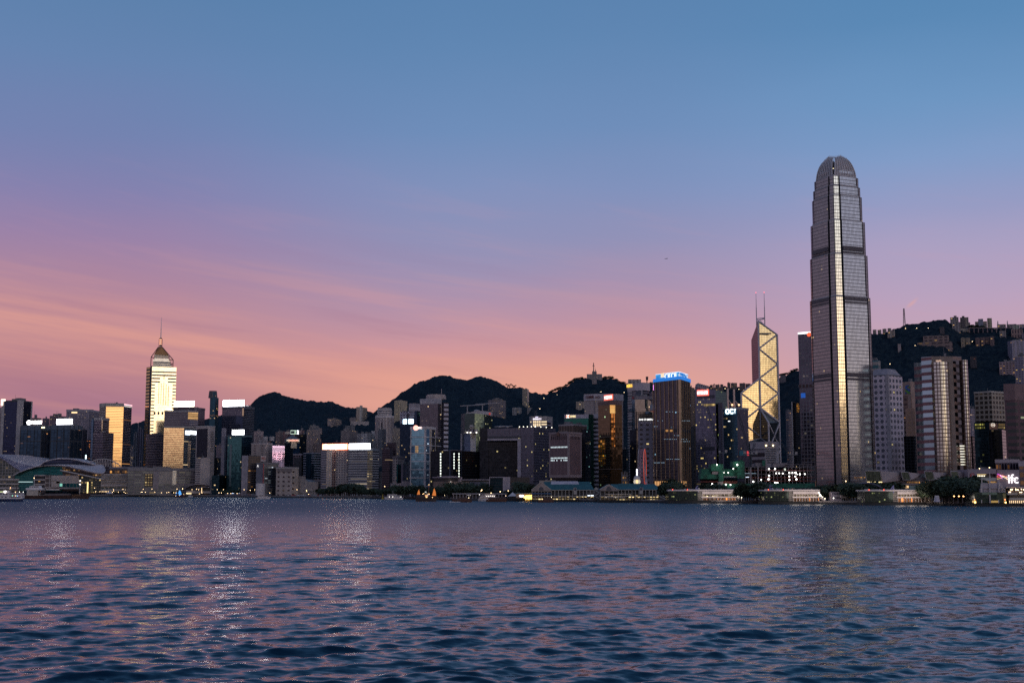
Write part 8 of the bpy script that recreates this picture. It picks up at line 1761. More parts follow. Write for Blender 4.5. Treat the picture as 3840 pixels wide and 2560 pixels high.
pbox(rt, 16, -820, 300, -440, 322, 1478, 3, M((.02, .07, .16), .5), 'blue_band'); pbox(rt, 16, 280, 345, 408, 366, 1480.5, 1, E((.85, .92, 1.), 2.6), 'lit_sign')
rt = teal_pier('teal roofed colonnaded pier with two rows of bright lit galleries', 16, 520, 872, 1695, 128, 232, 436, 1400, 12, [1330], False)
for y0, x0, x1 in ((320, 628, 1140), (384, 622, 1010)): pbox(rt, 16, x0, y0, x1, y0+7, 1399, .8, F('#b0a090', '#f0e0d0', 2.2, 2.6, .9, .7, .2, .3, 5., '#fff0dc', 1.5), 'light_strip')
# links between piers
lr = thing('pier_link', 'small gabled stair block linking the two teal roofed piers', 'stair block', base(16, 465, 1440))
pbox(lr, 16, 415, 236, 520, 430, 1446, 10, M((.10, .085, .08), .6), 'wall'); a = PT(16, 412, 215, 1442); c = PT(16, 482, 215, 1442); t_ = PT(16, 446, 182, 1442); mb = MB(); mb.face([PT(16, 412, 240, 1442), PT(16, 482, 240, 1442), c, t_, a]); part(lr, 'gable', mb, CRM)
mb = MB(); mb.bar(PT(16, 420, 250, 1441), PT(16, 520, 300, 1441), .5); mb.bar(PT(16, 520, 300, 1441), PT(16, 430, 350, 1441), .5); mb.bar(PT(16, 430, 370, 1441), PT(16, 530, 430, 1441), .5); part(lr, 'stair', mb, CRM)
lr = thing('pier_link', 'stair tower with zigzag flights right of the brighter teal roofed pier', 'stair block', base(16, 1740, 1380))
pbox(lr, 16, 1700, 270, 1790, 430, 1386, 8, M((.10, .085, .08), .6), 'wall'); mb = MB(); mb.face([PT(16, 1696, 240, 1382), PT(16, 1756, 240, 1382), PT(16, 1756, 206, 1382), PT(16, 1728, 180, 1382), PT(16, 1696, 206, 1382)]); part(lr, 'gable', mb, CRM)
mb = MB(); mb.bar(PT(16, 1700, 250, 1380), PT(16, 1780, 300, 1380), .5); mb.bar(PT(16, 1700, 330, 1380), PT(16, 1790, 380, 1380), .5); mb.bar(PT(16, 1690, 370, 1380), PT(16, 1820, 436, 1380), .5); part(lr, 'stair', mb, CRM)
mb = fr(16, 1756, 196, 2100, 240, 1440, 14); solo('teal_canopy', mb, GREENR, 'low teal roof canopy between the piers and the bronze ribbed tower', 'canopy')
# ---- old curved public pier / bridge (middle) -----------------------------------
def old_pier():
 Y = 1590; root = thing('low_pier', 'long low white slab pier on stub columns behind the small boats', 'ferry pier', base(4, 1400, Y, 2))
 w_ = M((.33, .275, .275), .65)
 pbox(root, 4, 1085, 1408, 1725, 1418, Y, 14, w_, 'roof_slab'); pbox(root, 4, 1090, 1466, 1760, 1492, Y+1, 14, M((.05, .045, .05), .7), 'deck'); pbox(root, 4, 1095, 1430, 1720, 1466, Y+8, 2, M((.09, .075, .08), .7), 'rear_wall')
 for x in range(1096, 1720, 38): pbox(root, 4, x, 1418, x+6, 1470, Y+.5, 1, w_, 'column')
 r2 = thing('round_pier', 'small drum roofed pier hall with a teal rim and warm lit eaves', 'ferry pier', base(23, 1120, 1540, 2)); 
 Yq = 1530
 pbox(r2, 23, 900, 400, 1340, 412, Yq, 16, M((.12, .2, .2), .5), 'roof_rim'); pbox(r2, 23, 905, 412, 1340, 440, Yq+.6, 14, M((.40, .24, .13), .6), 'soffit'); pbox(r2, 23, 905, 440, 1340, 500, Yq+4, 10, F('#7a6a64', '#8a8078', 12, 3, .9, .7, .4, .3, .4, '#fff0dc', 1.2), 'glass_hall'); pbox(r2, 23, 690, 500, 1340, 560, Yq+1, 18, PILE, 'pile_deck')
 mb = MB(); 
 for x in (1010, 1030, 1060): mb.ball(PT(23, x, 458, Yq+3), 1.5)
 part(r2, 'hall_lamp', mb, E((1., .95, .95), 4))
 mb = MB()
 # golden outlined boat-shaped pavilion
 for a, c in (((1085, 505), (1360, 505)), ((1090, 495), (1360, 490)), ((1110, 470), (1340, 460)), ((1105, 462), (1350, 448)), ((1340, 462), (1358, 446)), ((1100, 490), (1120, 470)), ((1190, 455), (1290, 452))): mb.bar(PT(23, *a, Yq-6), PT(23, *c, Yq-6), .42, 5)
 for x in (1130, 1180, 1220, 1258, 1296): mb.bar(PT(23, x, 508, Yq-6), PT(23, x, 545, Yq-6), .55, 5)
 r3 = thing('lit_pavilion', 'gold outlined pavilion boat glowing at the water edge', 'pavilion', base(23, 1220, Yq-6, 1)); part(r3, 'light_tube', mb, E((1., .62, .12), 5.)); pbox(r3, 23, 1095, 470, 1350, 505, Yq-5, 5, M((.30, .16, .05), .6), 'roof'); pbox(r3, 23, 1100, 545, 1340, 572, Yq-5, 6, M((.12, .06, .03), .6), 'hull')
old_pier()
# ---- wave roofed pier at Wan Chai ----------------------------------------------
def wave_pier():
 Y = 2440; root = thing('wave_roof_pier', 'ferry pier hall with two overlapping arched grey roofs', 'ferry pier', base(14, 740, Y)); rm = M((.25, .205, .22), .5, .2)
 def arch(x0, x1, xm, yt, y0, y1, Yf, th, nm='arched_roof', m=rm):
  mb = MB(); top = []; n = 14
  for i in range(n+1):
   t = i/n; x = x0+(x1-x0)*t; tm = (xm-x0)/(x1-x0); u = t/tm if t < tm else (1-t)/(1-tm); yb_ = y0 if t < tm else y1; y = yb_+(yt-yb_)*math.sin(math.pi/2*u); top.append((x, y))
  for (a, c) in zip(top, top[1:]):
   A_ = PT(14, a[0], a[1], Yf); C_ = PT(14, c[0], c[1], Yf); A2 = PT(14, a[0], a[1]+th, Yf); C2 = PT(14, c[0], c[1]+th, Yf); mb.face([A2, C2, C_, A_]); mb.face([A_, C_, (C_[0], Yf+26, C_[2]), (A_[0], Yf+26, A_[2])])
  part(root, nm, mb, m)
 arch(420, 1040, 640, 112, 190, 165, Y+6, 9); arch(600, 1038, 790, 160, 235, 195, Y, 10)
 pbox(root, 14, 440, 150, 760, 230, Y+16, 2, M((.02, .022, .03), .4), 'dark_interior'); pbox(root, 14, 890, 168, 1038, 195, Y-1, 20, rm, 'flat_roof'); pbox(root, 14, 580, 238, 1022, 276, Y+1, 20, M((.36, .29, .25), .65), 'wall'); pbox(root, 14, 462, 230, 600, 276, Y+2, 14, M((.33, .27, .24), .65), 'wall'); pbox(root, 14, 700, 170, 890, 236, Y+10, 2, M((.02, .022, .03), .4), 'dark_interior')
 for x in (693, 738, 888, 955, 1015): pbox(root, 14, x, 175, x+7, 262, Y, 1, CRM, 'column')
 pbox(root, 14, 470, 266, 552, 292, Y-1, 2, E((1., .78, .4), .9), 'lit_window')
 mb = MB(); mb.bar(PT(14, 735, 180, Y-1), PT(14, 735, 265, Y-1), .5); part(root, 'light_strip', mb, E((1., .7, .35), 1.5))
wave_pier()
# ---- observation wheel, clock pavilion ------------------------------------------
def wheel():
 Y = 1600; v = 6; root = thing('observation_wheel', 'white observation wheel seen almost edge-on with red rim light', 'ferris wheel', base(v, 455, Y))
 cz = Zat(sv(v, 0, 1140)[1], Y); Rz = Zat(sv(v, 0, 940)[1], Y)-cz; cx = Xat(sv(v, 456)[0], Y, cz); sq = .20; th = R(80)
 # wheel plane nearly along the line of sight
 pl_ = Vector((math.cos(th), math.sin(th), 0)); av_ = Vector((-math.sin(th), math.cos(th), 0))
 wm = M((.42, .33, .33), .5, name='wheel_paint'); cen = Vector((cx, Y, cz))
 rim = lambda t, r, o: cen+pl_*(math.cos(t)*r)+Vector((0, 0, math.sin(t)*r))+av_*o
 for o in (-3.2, 3.2):
  mb = MB()
  for i in range(48): a, c = i*6.2832/48, (i+1)*6.2832/48; mb.bar(rim(a, Rz, o), rim(c, Rz, o), .35); mb.bar(rim(a, Rz*.92, o), rim(c, Rz*.92, o), .22)
  part(root, 'rim', mb, wm)
 mb = MB()
 for i in range(48): a, c = i*6.2832/48, (i+1)*6.2832/48; mb.bar(rim(a, Rz*1.0, -4.0), rim(c, Rz*1.0, -4.0), .3)
 part(root, 'rim_light', mb, E((1., .12, .05), .4))
 mb = MB()
 for i in range(24): a = i*6.2832/24; mb.bar(rim(a, Rz, -3.2), cen+av_*-1, .09); mb.bar(rim(a, Rz, 3.2), cen+av_*1, .09)
 part(root, 'spoke', mb, wm)
 for i in range(28):
  a = i*6.2832/28; p = rim(a, Rz*.97, 0); mb = MB(); mb.box(p.x-1.5, p.x+1.5, p.y-1.3, p.y+1.3, p.z-1.4, p.z+1.2); part(root, 'gondola', mb, M((.20, .09, .14), .4))
 mb = MB()
 for s_ in (-1, 1):
  for f_ in (-1, 1): mb.bar(cen+av_*s_*3, Vector((cen.x, cen.y, 3))+av_*s_*9+pl_*f_*9, .7)
 mb.bar(cen-av_*5, cen+av_*5, 1.2, 8); part(root, 'support_leg', mb, wm)
 r2 = thing('domed_pavilion', 'white floodlit domed fair pavilion at the foot of the wheel', 'pavilion', base(v, 400, 1560)); Yp = 1560
 pbox(r2, v, 378, 1268, 428, 1330, Yp, 10, M((.60, .50, .42), .6), 'wall'); pbox(r2, v, 372, 1262, 434, 1269, Yp-1, 12, M((.60, .50, .42), .6), 'cornice'); mb = MB(); p = PT(v, 403, 1262, Yp+5); mb.ball(p, 4.2, 12); part(r2, 'dome', mb, M((.60, .50, .44), .6))
 for x in (391, 415): mb = MB(); p = PT(v, x, 1292, Yp-.3); mb.bar((p[0], p[1], p[2]), (p[0], p[1]+.3, p[2]), 3.0, 16); part(r2, 'round_panel', mb, E((1., .85, .6), .35))
 mb = MB(); mb.face([PT(v, 360, 1322, Yp+2), PT(v, 378, 1322, Yp+2), PT(v, 380, 1270, Yp+2)]); part(r2, 'tent_flap', mb, WHT)
 mb = MB(); mb.bar(PT(v, 402, 1225, 1800), PT(v, 402, 1157, 1800), .8); solo('light_pole', mb, E((.85, .85, 1.), 4), 'upright white light tube beside the observation wheel', 'light')
wheel()
# ---- vegetation ------------------------------------------------------------------
LEAF = bpy.data.materials.new('leaves'); LEAF.use_nodes = True; _nt = LEAF.node_tree; _q = NB(_nt); _b = _nt.nodes['Principled BSDF']; _oi = _q.n('ShaderNodeObjectInfo'); _ge = _q.n('ShaderNodeNewGeometry')
_nt.links.new(_q.mix(_q.mr(_q.noise(_ge.outputs['Position'], .6, 3., .6), .3, .7), (.014, .028, .020), (.050, .070, .034)), _b.inputs['Base Color']); _b.inputs['Roughness'].default_value = .85
BARK = M((.05, .035, .028), .9, name='bark')
def tree_meshes(seed, palm=False):
 rnd = random.Random(seed); c = MB(); t = MB()
 if palm:
  t.bar((0, 0, 0), (.2, 0, 6.2), .22, 6, .14)
  for k in range(13):
   a = k*6.2832/13+rnd.uniform(-.1, .1); L = rnd.uniform(2.3, 3.0); pr = Vector((.2, 0, 6.2)); dz = rnd.uniform(.2, .9)
   for j in range(1, 6):
    s = j/5; q_ = Vector((.2+math.cos(a)*L*s, math.sin(a)*L*s, 6.2+dz*math.sin(s*2.2)*1.6-s*s*2.0)); w_ = Vector((-math.sin(a), math.cos(a), 0))*.38*(1.15-s); c.face([pr-w_, q_-w_, q_+w_, pr+w_]); pr = q_
  return c.mesh('crown', LEAF), t.mesh('trunk', BARK)
 t.bar((0, 0, 0), (.1, .1, 3.2), .34, 6, .24)
 cl = []
 for k in range(6):
  a = k*1.05+rnd.uniform(-.3, .3); r_ = rnd.uniform(1.2, 2.9); z = rnd.uniform(3.4, 6.8); e = Vector((math.cos(a)*r_, math.sin(a)*r_, z)); t.bar((.1, .1, 2.9), e, .16, 5, .05); cl.append((e, rnd.uniform(1.3, 2.2)))
 cl.append((Vector((0, 0, 6.6)), 2.2)); cl.append((Vector((0, 0, 4.8)), 2.4))
 for e, r_ in cl:
  for _ in range(95):
   d = Vector((rnd.gauss(0, 1), rnd.gauss(0, 1), rnd.gauss(0, .8))).normalized()*r_*rnd.uniform(.45, 1.08); p = e+d; s = rnd.uniform(.22, .5); u = Vector((rnd.uniform(-1, 1), rnd.uniform(-1, 1), rnd.uniform(-1, 1))).normalized(); w_ = u.orthogonal().normalized(); c.face([p-u*s-w_*s*.6, p+u*s-w_*s*.6, p+u*s+w_*s*.6, p-u*s+w_*s*.6])
 return c.mesh('crown', LEAF), t.mesh('trunk', BARK)
TM = [tree_meshes(s) for s in (1, 2, 3, 4)]; PM = [tree_meshes(9, True)]
def put_tree(v, x, Y, h, label, group, palm=False, wide=1., zb=2.6, k=None):
 cm_, tm_ = (PM if palm else TM)[(int(x*7+Y) if k is None else k) % (1 if palm else 4)]
 r = thing('palm_tree' if palm else 'tree', label, 'palm tree' if palm else 'tree', (Xat(sv(v, x)[0], Y, zb), Y, zb), group); s = h/8.6
 r.scale = (s*wide, s*wide, s); r.rotation_euler = (0, 0, random.uniform(0, 6.28))
 for nm, me in (('crown', cm_), ('trunk', tm_)): o = bpy.data.objects.new(nm, me); COL.objects.link(o); o.parent = r
 return r
def row(v, x0, x1, step, Y0, Y1, h0, h1, label, palm=False, wide=1.):
 x = x0
 while x < x1:
  t = (x-x0)/max(1, x1-x0); put_tree(v, x, Y0+(Y1-Y0)*t+random.uniform(-8, 8), random.uniform(h0, h1), label, label, palm, wide*random.uniform(.9, 1.2)); x += step*random.uniform(.7, 1.3)
row(15, 650, 900, 34, 2280, 2180, 9, 12, 'palm standing in front of the cream auditorium wing', True)
row(15, 905, 1060, 32, 2170, 2120, 9, 14, 'dark leafy tree in front of the recessed gallery block')
row(15, 1085, 1300, 30, 2120, 2080, 13, 17, 'dark leafy tree in front of the arts building windows', wide=1.2)
row(15, 1300, 1680, 34, 2075, 1990, 16, 22, 'tall dark leafy tree in the row before the white banded offices', wide=1.2)
row(15, 1690, 2180, 34, 1990, 1900, 10, 14, 'dark leafy tree in the promenade row before the maroon tower')
row(15, 20, 640, 30, 2300, 2260, 6, 8, 'small palm among the lamps in front of the academy', True)
row(14, 1050, 1450, 36, 2420, 2380, 7, 12, 'small dark tree at the foot of the teal glass tower')
row(14, 1480, 1960, 34, 2340, 2300, 6, 9, 'small palm near the white ventilation shaft', True)
row(22, 200, 960, 52, 1880, 1800, 13, 19, 'dark leafy tree before the white ringed tower base', wide=1.15)
row(22, 1090, 1500, 52, 1770, 1720, 13, 18, 'dark leafy tree before the ribbed council screen wall', wide=1.15)
row(22, 1500, 2352, 56, 1710, 1640, 15, 22, 'broad dark tree in the row ending at the white framed gallery', wide=1.25)
row(23, 640, 830, 50, 1610, 1600, 9, 12, 'dark tree in front of the white gallery wall')
row(23, 1000, 1290, 50, 1590, 1580, 16, 22, 'round dark tree before the brown ribbed gallery', wide=1.3)
row(16, 1850, 2010, 36, 1345, 1340, 18, 23, 'tall dark tree between the teal roofed pier and the unlit glass pier', wide=1.2)
row(17, 470, 790, 50, 1385, 1380, 15, 19, 'dark tree between construction site and white ferry pier roof', wide=1.2)
row(17, 1180, 1660, 44, 1290, 1280, 13, 20, 'dark tree in the gap between the unlit and the middle glass pier', wide=1.25)
row(18, 660, 1530, 50, 1270, 1215, 15, 21, 'dark tree at the foot of the tallest tower behind the big catamaran', wide=1.25)
row(19, 330, 1370, 52, 1170, 1130, 15, 21, 'dark tree in the dense waterfront grove left of the masted terminal', wide=1.25)
row(19, 780, 1480, 48, 1200, 1185, 20, 25, 'tree with its top above the lit walkway beside the masted terminal', wide=1.2)
row(8, 190, 470, 30, 1290, 1285, 17, 22, 'dark tree on the grassy mound under the mall terrace', wide=1.3)
row(2, 1050, 1300, 34, 2410, 2400, 8, 11, 'dark tree below the teal annex')
row(2, 470, 570, 40, 2475, 2470, 7, 9, 'small tree beside the arched roof pier')
row(1, 1420, 1720, 40, 2565, 2560, 17, 20, 'dark tree on the roof garden behind the convention wing')
# ridge-top trees that break the skyline
for x0, x1, n in ((2060, 2190, 16), (2262, 2345, 10), (2880, 3000, 12), (3640, 3700, 8)):
 for k in range(n):
  px = x0+(x1-x0)*(k+random.uniform(-.3, .3))/n
  for r_ in (RG[3], RG[4]):
   c_ = crest(r_, px)
   if c_ and c_ > 5: break
  best = max(((crest(r_, px) or -1), r_['Y']) for r_ in (RG[3], RG[4])); zc, Yc = best
  # pick whichever crest stands higher in view
  c1 = crest(RG[3], px) or -1; c2 = crest(RG[4], px) or -1
  if (c1-CH)/RG[3]['Y'] > (c2-CH)/RG[4]['Y']: zc, Yc = c1, RG[3]['Y']
  else: zc, Yc = c2, RG[4]['Y']
  if zc < 20: continue
  lab = 'tree on the wooded knoll skyline' if px < 2500 else ('tree on the ridge just left of the tallest tower' if px < 3050 else 'tree on the high ridge skyline near the radio mast')
  put_tree(0, px, Yc-4, random.uniform(7, 9.5), lab, lab, wide=random.uniform(1.4, 1.9), zb=zc-4.5)
# ================================================================ lamps, boats, small things
LP = {}
def lamp_mesh(h, col, s):
 key = (h, col, s)
 if key not in LP:
  a = MB(); a.bar((0, 0, 0), (0, 0, h), .13, 5, .08); a.bar((0, 0, h), (.9, 0, h+.15), .07); b_ = MB(); b_.ball((.9, 0, h), .62, 6, 0, .7); LP[key] = (a.mesh('pole', M((.20, .17, .16), .6)), b_.mesh('lamp_head', E(col, s)))
 return LP[key]
def lamp(v, x, y, Y, label, group, col=(1., .72, .42), s=6., zb=2.6):
 px, py = sv(v, x, y); h = round(max(3., Zat(py, Y)-zb)); pm, hm = lamp_mesh(h, col, s)
 r = thing('street_lamp', label, 'street lamp', (Xat(px, Y, zb+h), Y, zb), group)
 for nm, me in (('pole', pm), ('lamp_head', hm)): o = bpy.data.objects.new(nm, me); COL.objects.link(o); o.parent = r
W_ = (1., .68, .36); C_ = (1., .95, .85)
def lamps(v, lab, pts, Y0, Y1, col=W_, s=6.):
 x0, x1 = pts[0][0], pts[-1][0]
 for x, y in pts: lamp(v, x, y, Y0+(Y1-Y0)*(x-x0)/max(1, x1-x0), lab, lab, col, s)
lamps(21, 'lit lamp along the promenade of the convention centre', [(312, 285), (335, 368), (430, 366), (478, 362), (515, 366), (548, 370), (580, 370), (612, 368), (705, 378), (730, 318), (732, 358), (835, 372), (940, 305), (960, 378), (995, 398), (1062, 398), (1140, 350), (1215, 378)], 2510, 2495)
for x in (925, 990): lamp(21, x, 326, 2500, 'large soft globe lamp on the convention centre quay', 'large soft globe lamp on the convention centre quay', W_, 2.)
lamps(21, 'lit lamp along the quay in front of the stacked podium', [(1340, 380), (1362, 383), (1383, 312), (1432, 383), (1575, 305), (1640, 383), (1785, 385), (1902, 386), (1947, 382), (2057, 390), (2102, 387), (2130, 316), (2252, 304)], 2470, 2455)
lamps(14, 'lit lamp beside the arched roof pier', [(292, 205), (390, 197), (460, 272), (556, 210), (637, 199), (673, 210), (688, 300), (730, 268), (1002, 210), (1030, 270), (1112, 209)], 2420, 2400)
lamps(14, 'lit lamp between the teal tower and the ventilation shaft', [(1075, 268), (1185, 280), (1240, 275), (1352, 275), (1475, 211), (1582, 218), (1662, 211), (1700, 270), (1755, 278), (1815, 230), (1845, 265), (1928, 270), (1985, 236), (1980, 215), (2005, 268), (2042, 232), (2076, 219), (2048, 275), (2108, 270)], 2360, 2290)
lamps(15, 'lit lamp on the promenade before the academy', [(45, 270), (98, 217), (107, 238), (122, 268), (162, 231), (167, 275), (195, 219), (225, 270), (292, 268), (320, 240), (526, 215), (694, 220), (696, 240), (732, 298)], 2290, 2230)
lamps(15, 'lit lamp on the promenade before the twin screen offices', [(1095, 220), (1227, 240), (1268, 266), (1280, 216), (1299, 216), (1497, 240), (1628, 220), (1677, 258), (1712, 215), (1770, 275), (1778, 226), (1898, 222), (1950, 246), (1972, 268), (1982, 246), (2098, 256), (2072, 156)], 2110, 1930)
lamps(22, 'lit lamp near the trees under the white ringed tower', [(62, 253), (220, 378), (336, 354), (342, 292)], 1900, 1870)
lamps(23, 'lamp on the waterfront before the white framed gallery', [(128, 340), (346, 397), (548, 368), (724, 342), (990, 320), (1346, 370)], 1620, 1570)
lamps(19, 'orange lamp glowing in the waterfront grove', [(930, 368), (1025, 368), (1118, 368)], 1105, 1100, (1., .45, .14), 9.)
lamps(4, 'tall lamp by the small boats and low pier', [(1186, 1430), (1424, 1372), (1528, 1432), (1640, 1388)], 1600, 1580)
lamps(8, 'lamp on the roof garden behind the red round emblem', [(1316, 1104), (1420, 1103)], 1350, 1350)
for nm, x0, x1, y, Y, lab in (('a', 955, 1310, 1333, 1215, 'broken line of warm walkway lights above the waterfront grove'),):
 mb = MB(); x = x0
 while x < x1:
  w_ = random.uniform(10, 46); mb.bar(PT(8, x, y, Y), PT(8, min(x+w_, x1), y, Y), .35); x += w_+random.uniform(4, 14)
 r = thing('walkway_lights', lab, 'walkway light', base(8, x0, Y, 20)); part(r, 'light_strip', mb, E((1., .72, .3), 4.)); part(r, 'roof', fr(8, x0-15, y-8, x1+20, y-5, Y, 4), M((.2, .16, .16), .7))
# house and road lights on the hills
hl = 'tiny road lamp on the dark wooded slope'
for v, pts in ((13, [(587, 437), (749, 430), (919, 430), (1100, 427), (726, 686), (486, 974), (358, 956), (1565, 627), (2014, 545), (1432, 412)]), (5, [(745, 290), (800, 268), (900, 250), (1017, 232), (1413, 213), (1494, 216), (1685, 220), (665, 394), (697, 412), (570, 385)]), (7, [(935, 404), (820, 394), (978, 402), (858, 843)]), (6, [(1500, 285), (1350, 278), (1420, 290), (1470, 286)])):
 for x, y in pts:
  px, py = sv(v, x, y); Yh = hill_hit(px, py)
  if Yh: 
   zb = Zat(py, Yh)-7; pm, hm = lamp_mesh(6, (1., .72, .42), 6.); r = thing('street_lamp', hl, 'street lamp', (Xat(px, Yh, zb+6), Yh-8, zb), hl)
   for nm, me in (('pole', pm), ('lamp_head', hm)): o = bpy.data.objects.new(nm, me); COL.objects.link(o); o.parent = r; o.scale = (1.5, 1.5, 1)
# radio mast, pylons, antenna tree, aeroplane
def lattice_tower(name, label, cat, v, x, y0, y1, Y, w0, w1, arms=()):
 a = PT(v, x, y1, Y); t_ = PT(v, x, y0, Y); root = thing(name, label, cat, a); mb = MB(); H = t_[2]-a[2]; n = 12
 for sx in (-1, 1):
  for sy in (-1, 1): mb.bar((a[0]+sx*w0, Y+sy*w0, a[2]-8), (a[0]+sx*w1, Y+sy*w1, t_[2]), .42)
 for i in range(n):
  z0 = a[2]+H*i/n; z1 = a[2]+H*(i+1)/n; wa = w0+(w1-w0)*i/n; wb = w0+(w1-w0)*(i+1)/n; mb.bar((a[0]-wa, Y-wa, z0), (a[0]+wb, Y-wb, z1), .26); mb.bar((a[0]+wa, Y-wa, z0), (a[0]-wb, Y-wb, z1), .26)
 part(root, 'lattice_mast', mb, M((.07, .05, .06), .6)); mb = MB()
 for yv, w_ in arms: z = Zat(sv(v, 0, yv)[1], Y); mb.bar((a[0]-w_, Y, z), (a[0]+w_, Y, z), .4); mb.bar((a[0]-w_, Y, z), (a[0], Y, z+3), .25); mb.bar((a[0]+w_, Y, z), (a[0], Y, z+3), .25)
 if arms: part(root, 'cross_arm', mb, M((.07, .05, .06), .6))
 return root
lattice_tower('radio_mast', 'tall red lattice radio mast standing alone on the high ridge', 'radio mast', 13, 593, 143, 362, 2940, 2.2, 1.0)
for x, y0, y1, lab, w_ in ((338, 118, 170, 'power pylon on the skyline saddle, larger of the two', 26), (400, 132, 160, 'power pylon on the skyline saddle, smaller of the two', 18)): 
 Yp = 4180; r = thing('power_pylon', lab, 'pylon', PT(5, x, y1, Yp)); mb = MB(); s = w_/26
 for a, c in (((-12, 42), (-3, 6)), ((12, 42), (3, 6)), ((-12, 42), (3, 6)), ((12, 42), (-3, 6)), ((-44, 6), (44, 6)), ((-44, 6), (-24, -6)), ((-24, -6), (-16, 6)), ((24, -6), (16, 6)), ((44, 6), (24, -6)), ((-12, 42), (-24, -6)), ((12, 42), (24, -6))): mb.bar(PT(5, x+a[0]*s, y0+8+a[1]*s, Yp), PT(5, x+c[0]*s, y0+8+c[1]*s, Yp), .9)
 part(r, 'lattice_frame', mb, M((.16, .07, .06), .6))
r = thing('antenna_mast', 'dark antenna cluster mast poking above the ridge left of the blue screen', 'antenna mast', PT(6, 511, 216, 3140)); mb = MB(); mb.bar(PT(6, 511, 222, 3140), PT(6, 511, 160, 3140), 1.3)
for dx in (-5, 0, 6): mb.bar(PT(6, 511+dx, 190, 3140), PT(6, 511+dx*1.5, 150, 3140), 1.4)
part(r, 'antenna', mb, M((.05, .04, .05), .6))
lattice_tower('roof_derrick', 'thin mast with a jib on the knoll top apartment block', 'antenna mast', 0, 2226, 1360, 1388, 3100, .8, .5, ((1372, 3),))
r = thing('aeroplane', 'tiny dark aeroplane crossing the sky above the middle of the city', 'aeroplane', PT(0, 2498, 970, 5200)); p = Vector(PT(0, 2498, 970, 5200)); mb = MB(); mb.bar(p+Vector((-6.5, 0, 0)), p+Vector((5, 0, 0)), 1.0, 8, .8); mb.bar(p+Vector((5, 0, 0)), p+Vector((7.5, 0, .8)), .8, 6, .3); part(r, 'fuselage', mb, M((.05, .05, .07), .5)); mb = MB(); mb.face([p+Vector((-1.5, 0, 0)), p+Vector((1, 0, 0)), p+Vector((3, -11, .9)), p+Vector((1.8, -11, .9))]); mb.face([p+Vector((-1.5, 0, 0)), p+Vector((1.8, 11, .9)), p+Vector((3, 11, .9)), p+Vector((1, 0, 0))]); part(r, 'wing', mb, M((.05, .05, .07), .5)); mb = MB(); mb.face([p+Vector((4.5, 0, .5)), p+Vector((7, 0, .8)), p+Vector((8, 0, 3)), p+Vector((7, 0, 3))]); part(r, 'tail_fin', mb, M((.05, .05, .07), .5))
# quay clutter: tents, little kiosks, sign boards
for v, x, y, Y, lab in ((14, 1092, 300, 2420, 'small white peaked marquee at the foot of the teal tower'), (14, 1482, 300, 2360, 'small white peaked marquee left of the moored motor yacht'), (23, 840, 445, 1560, 'small white peaked marquee beside the round pier'), (21, 658, 402, 2500, 'small white dome shelter by the quay steps')):
 p = PT(v, x, y, Y); w_ = 6.; mb = MB(); r = thing('marquee', lab, 'marquee', (p[0], Y, 2.6)); c4_ = [(p[0]-w_, Y-w_), (p[0]+w_, Y-w_), (p[0]+w_, Y+w_), (p[0]-w_, Y+w_)]
 for i in range(4): a, c = c4_[i], c4_[(i+1) % 4]; mb.face([(*a, 6.), (*c, 6.), (p[0], Y, 11.)])
 part(r, 'canopy', mb, WHT); mb = MB()
 for a in c4_: mb.bar((*a, 2.6), (*a, 6), .15)
 part(r, 'pole', mb, WHT)
kl = 'small stall in the line of booths along the fairground quay'
for k in range(14):
 x = 1180+k*58; p = PT(14, x, 300, 2400-k*9); r = thing('stall', kl, 'stall', (p[0], 2400-k*9, 2.6), kl); mb = MB(); mb.box(p[0]-3.4, p[0]+3.4, p[1]-2, p[1]+2, 2.6, 5.4); part(r, 'booth', mb, M(random.choice([(.16, .05, .05), (.12, .12, .13), (.05, .06, .12)]), .7)); mb = MB(); mb.box(p[0]-3.8, p[0]+3.8, p[1]-2.6, p[1]+2.4, 5.4, 5.9); part(r, 'awning', mb, WHT)
r = thing('lit_canopy', 'long pale blue lit canopy on the quay right of the arched roof pier', 'canopy', base(14, 1340, 2390)); part(r, 'light_strip', fr(14, 1265, 272, 1415, 279, 2390, 1), E((.6, .75, 1.), 2.2)); part(r, 'roof', fr(14, 1262, 267, 1418, 271, 2391, 6), GREY)
kl = 'parked vehicle in the line along the promenade road'
for k in range(26):
 x = 340+k*38+random.uniform(-8, 8); Yv = 2235-k*5; p = PT(15, x, 300, Yv); r = thing('parked_car', kl, 'car', (p[0], Yv, 2.6), kl); mb = MB(); mb.prism([(p[0]-2.2, Yv), (p[0]+2.2, Yv), (p[0]+2.2, Yv+1.8), (p[0]-2.2, Yv+1.8)], 3., 3.9); mb.prism([(p[0]-1.4, Yv+.1), (p[0]+1.2, Yv+.1), (p[0]+1.2, Yv+1.7), (p[0]-1.4, Yv+1.7)], 3.9, 4.6, top=[(p[0]-1., Yv+.3), (p[0]+.9, Yv+.3), (p[0]+.9, Yv+1.5), (p[0]-1., Yv+1.5)]); part(r, 'body', mb, M(random.choice([(.5, .45, .45), (.08, .08, .1), (.3, .28, .3), (.35, .05, .05)]), .3)); mb = MB()
 for dx in (-1.4, 1.4): mb.bar((p[0]+dx, Yv-.05, 2.95), (p[0]+dx, Yv+.2, 2.95), .38, 8)
 part(r, 'wheel', mb, DARK)
rl = M((.14, .08, .06), .6)
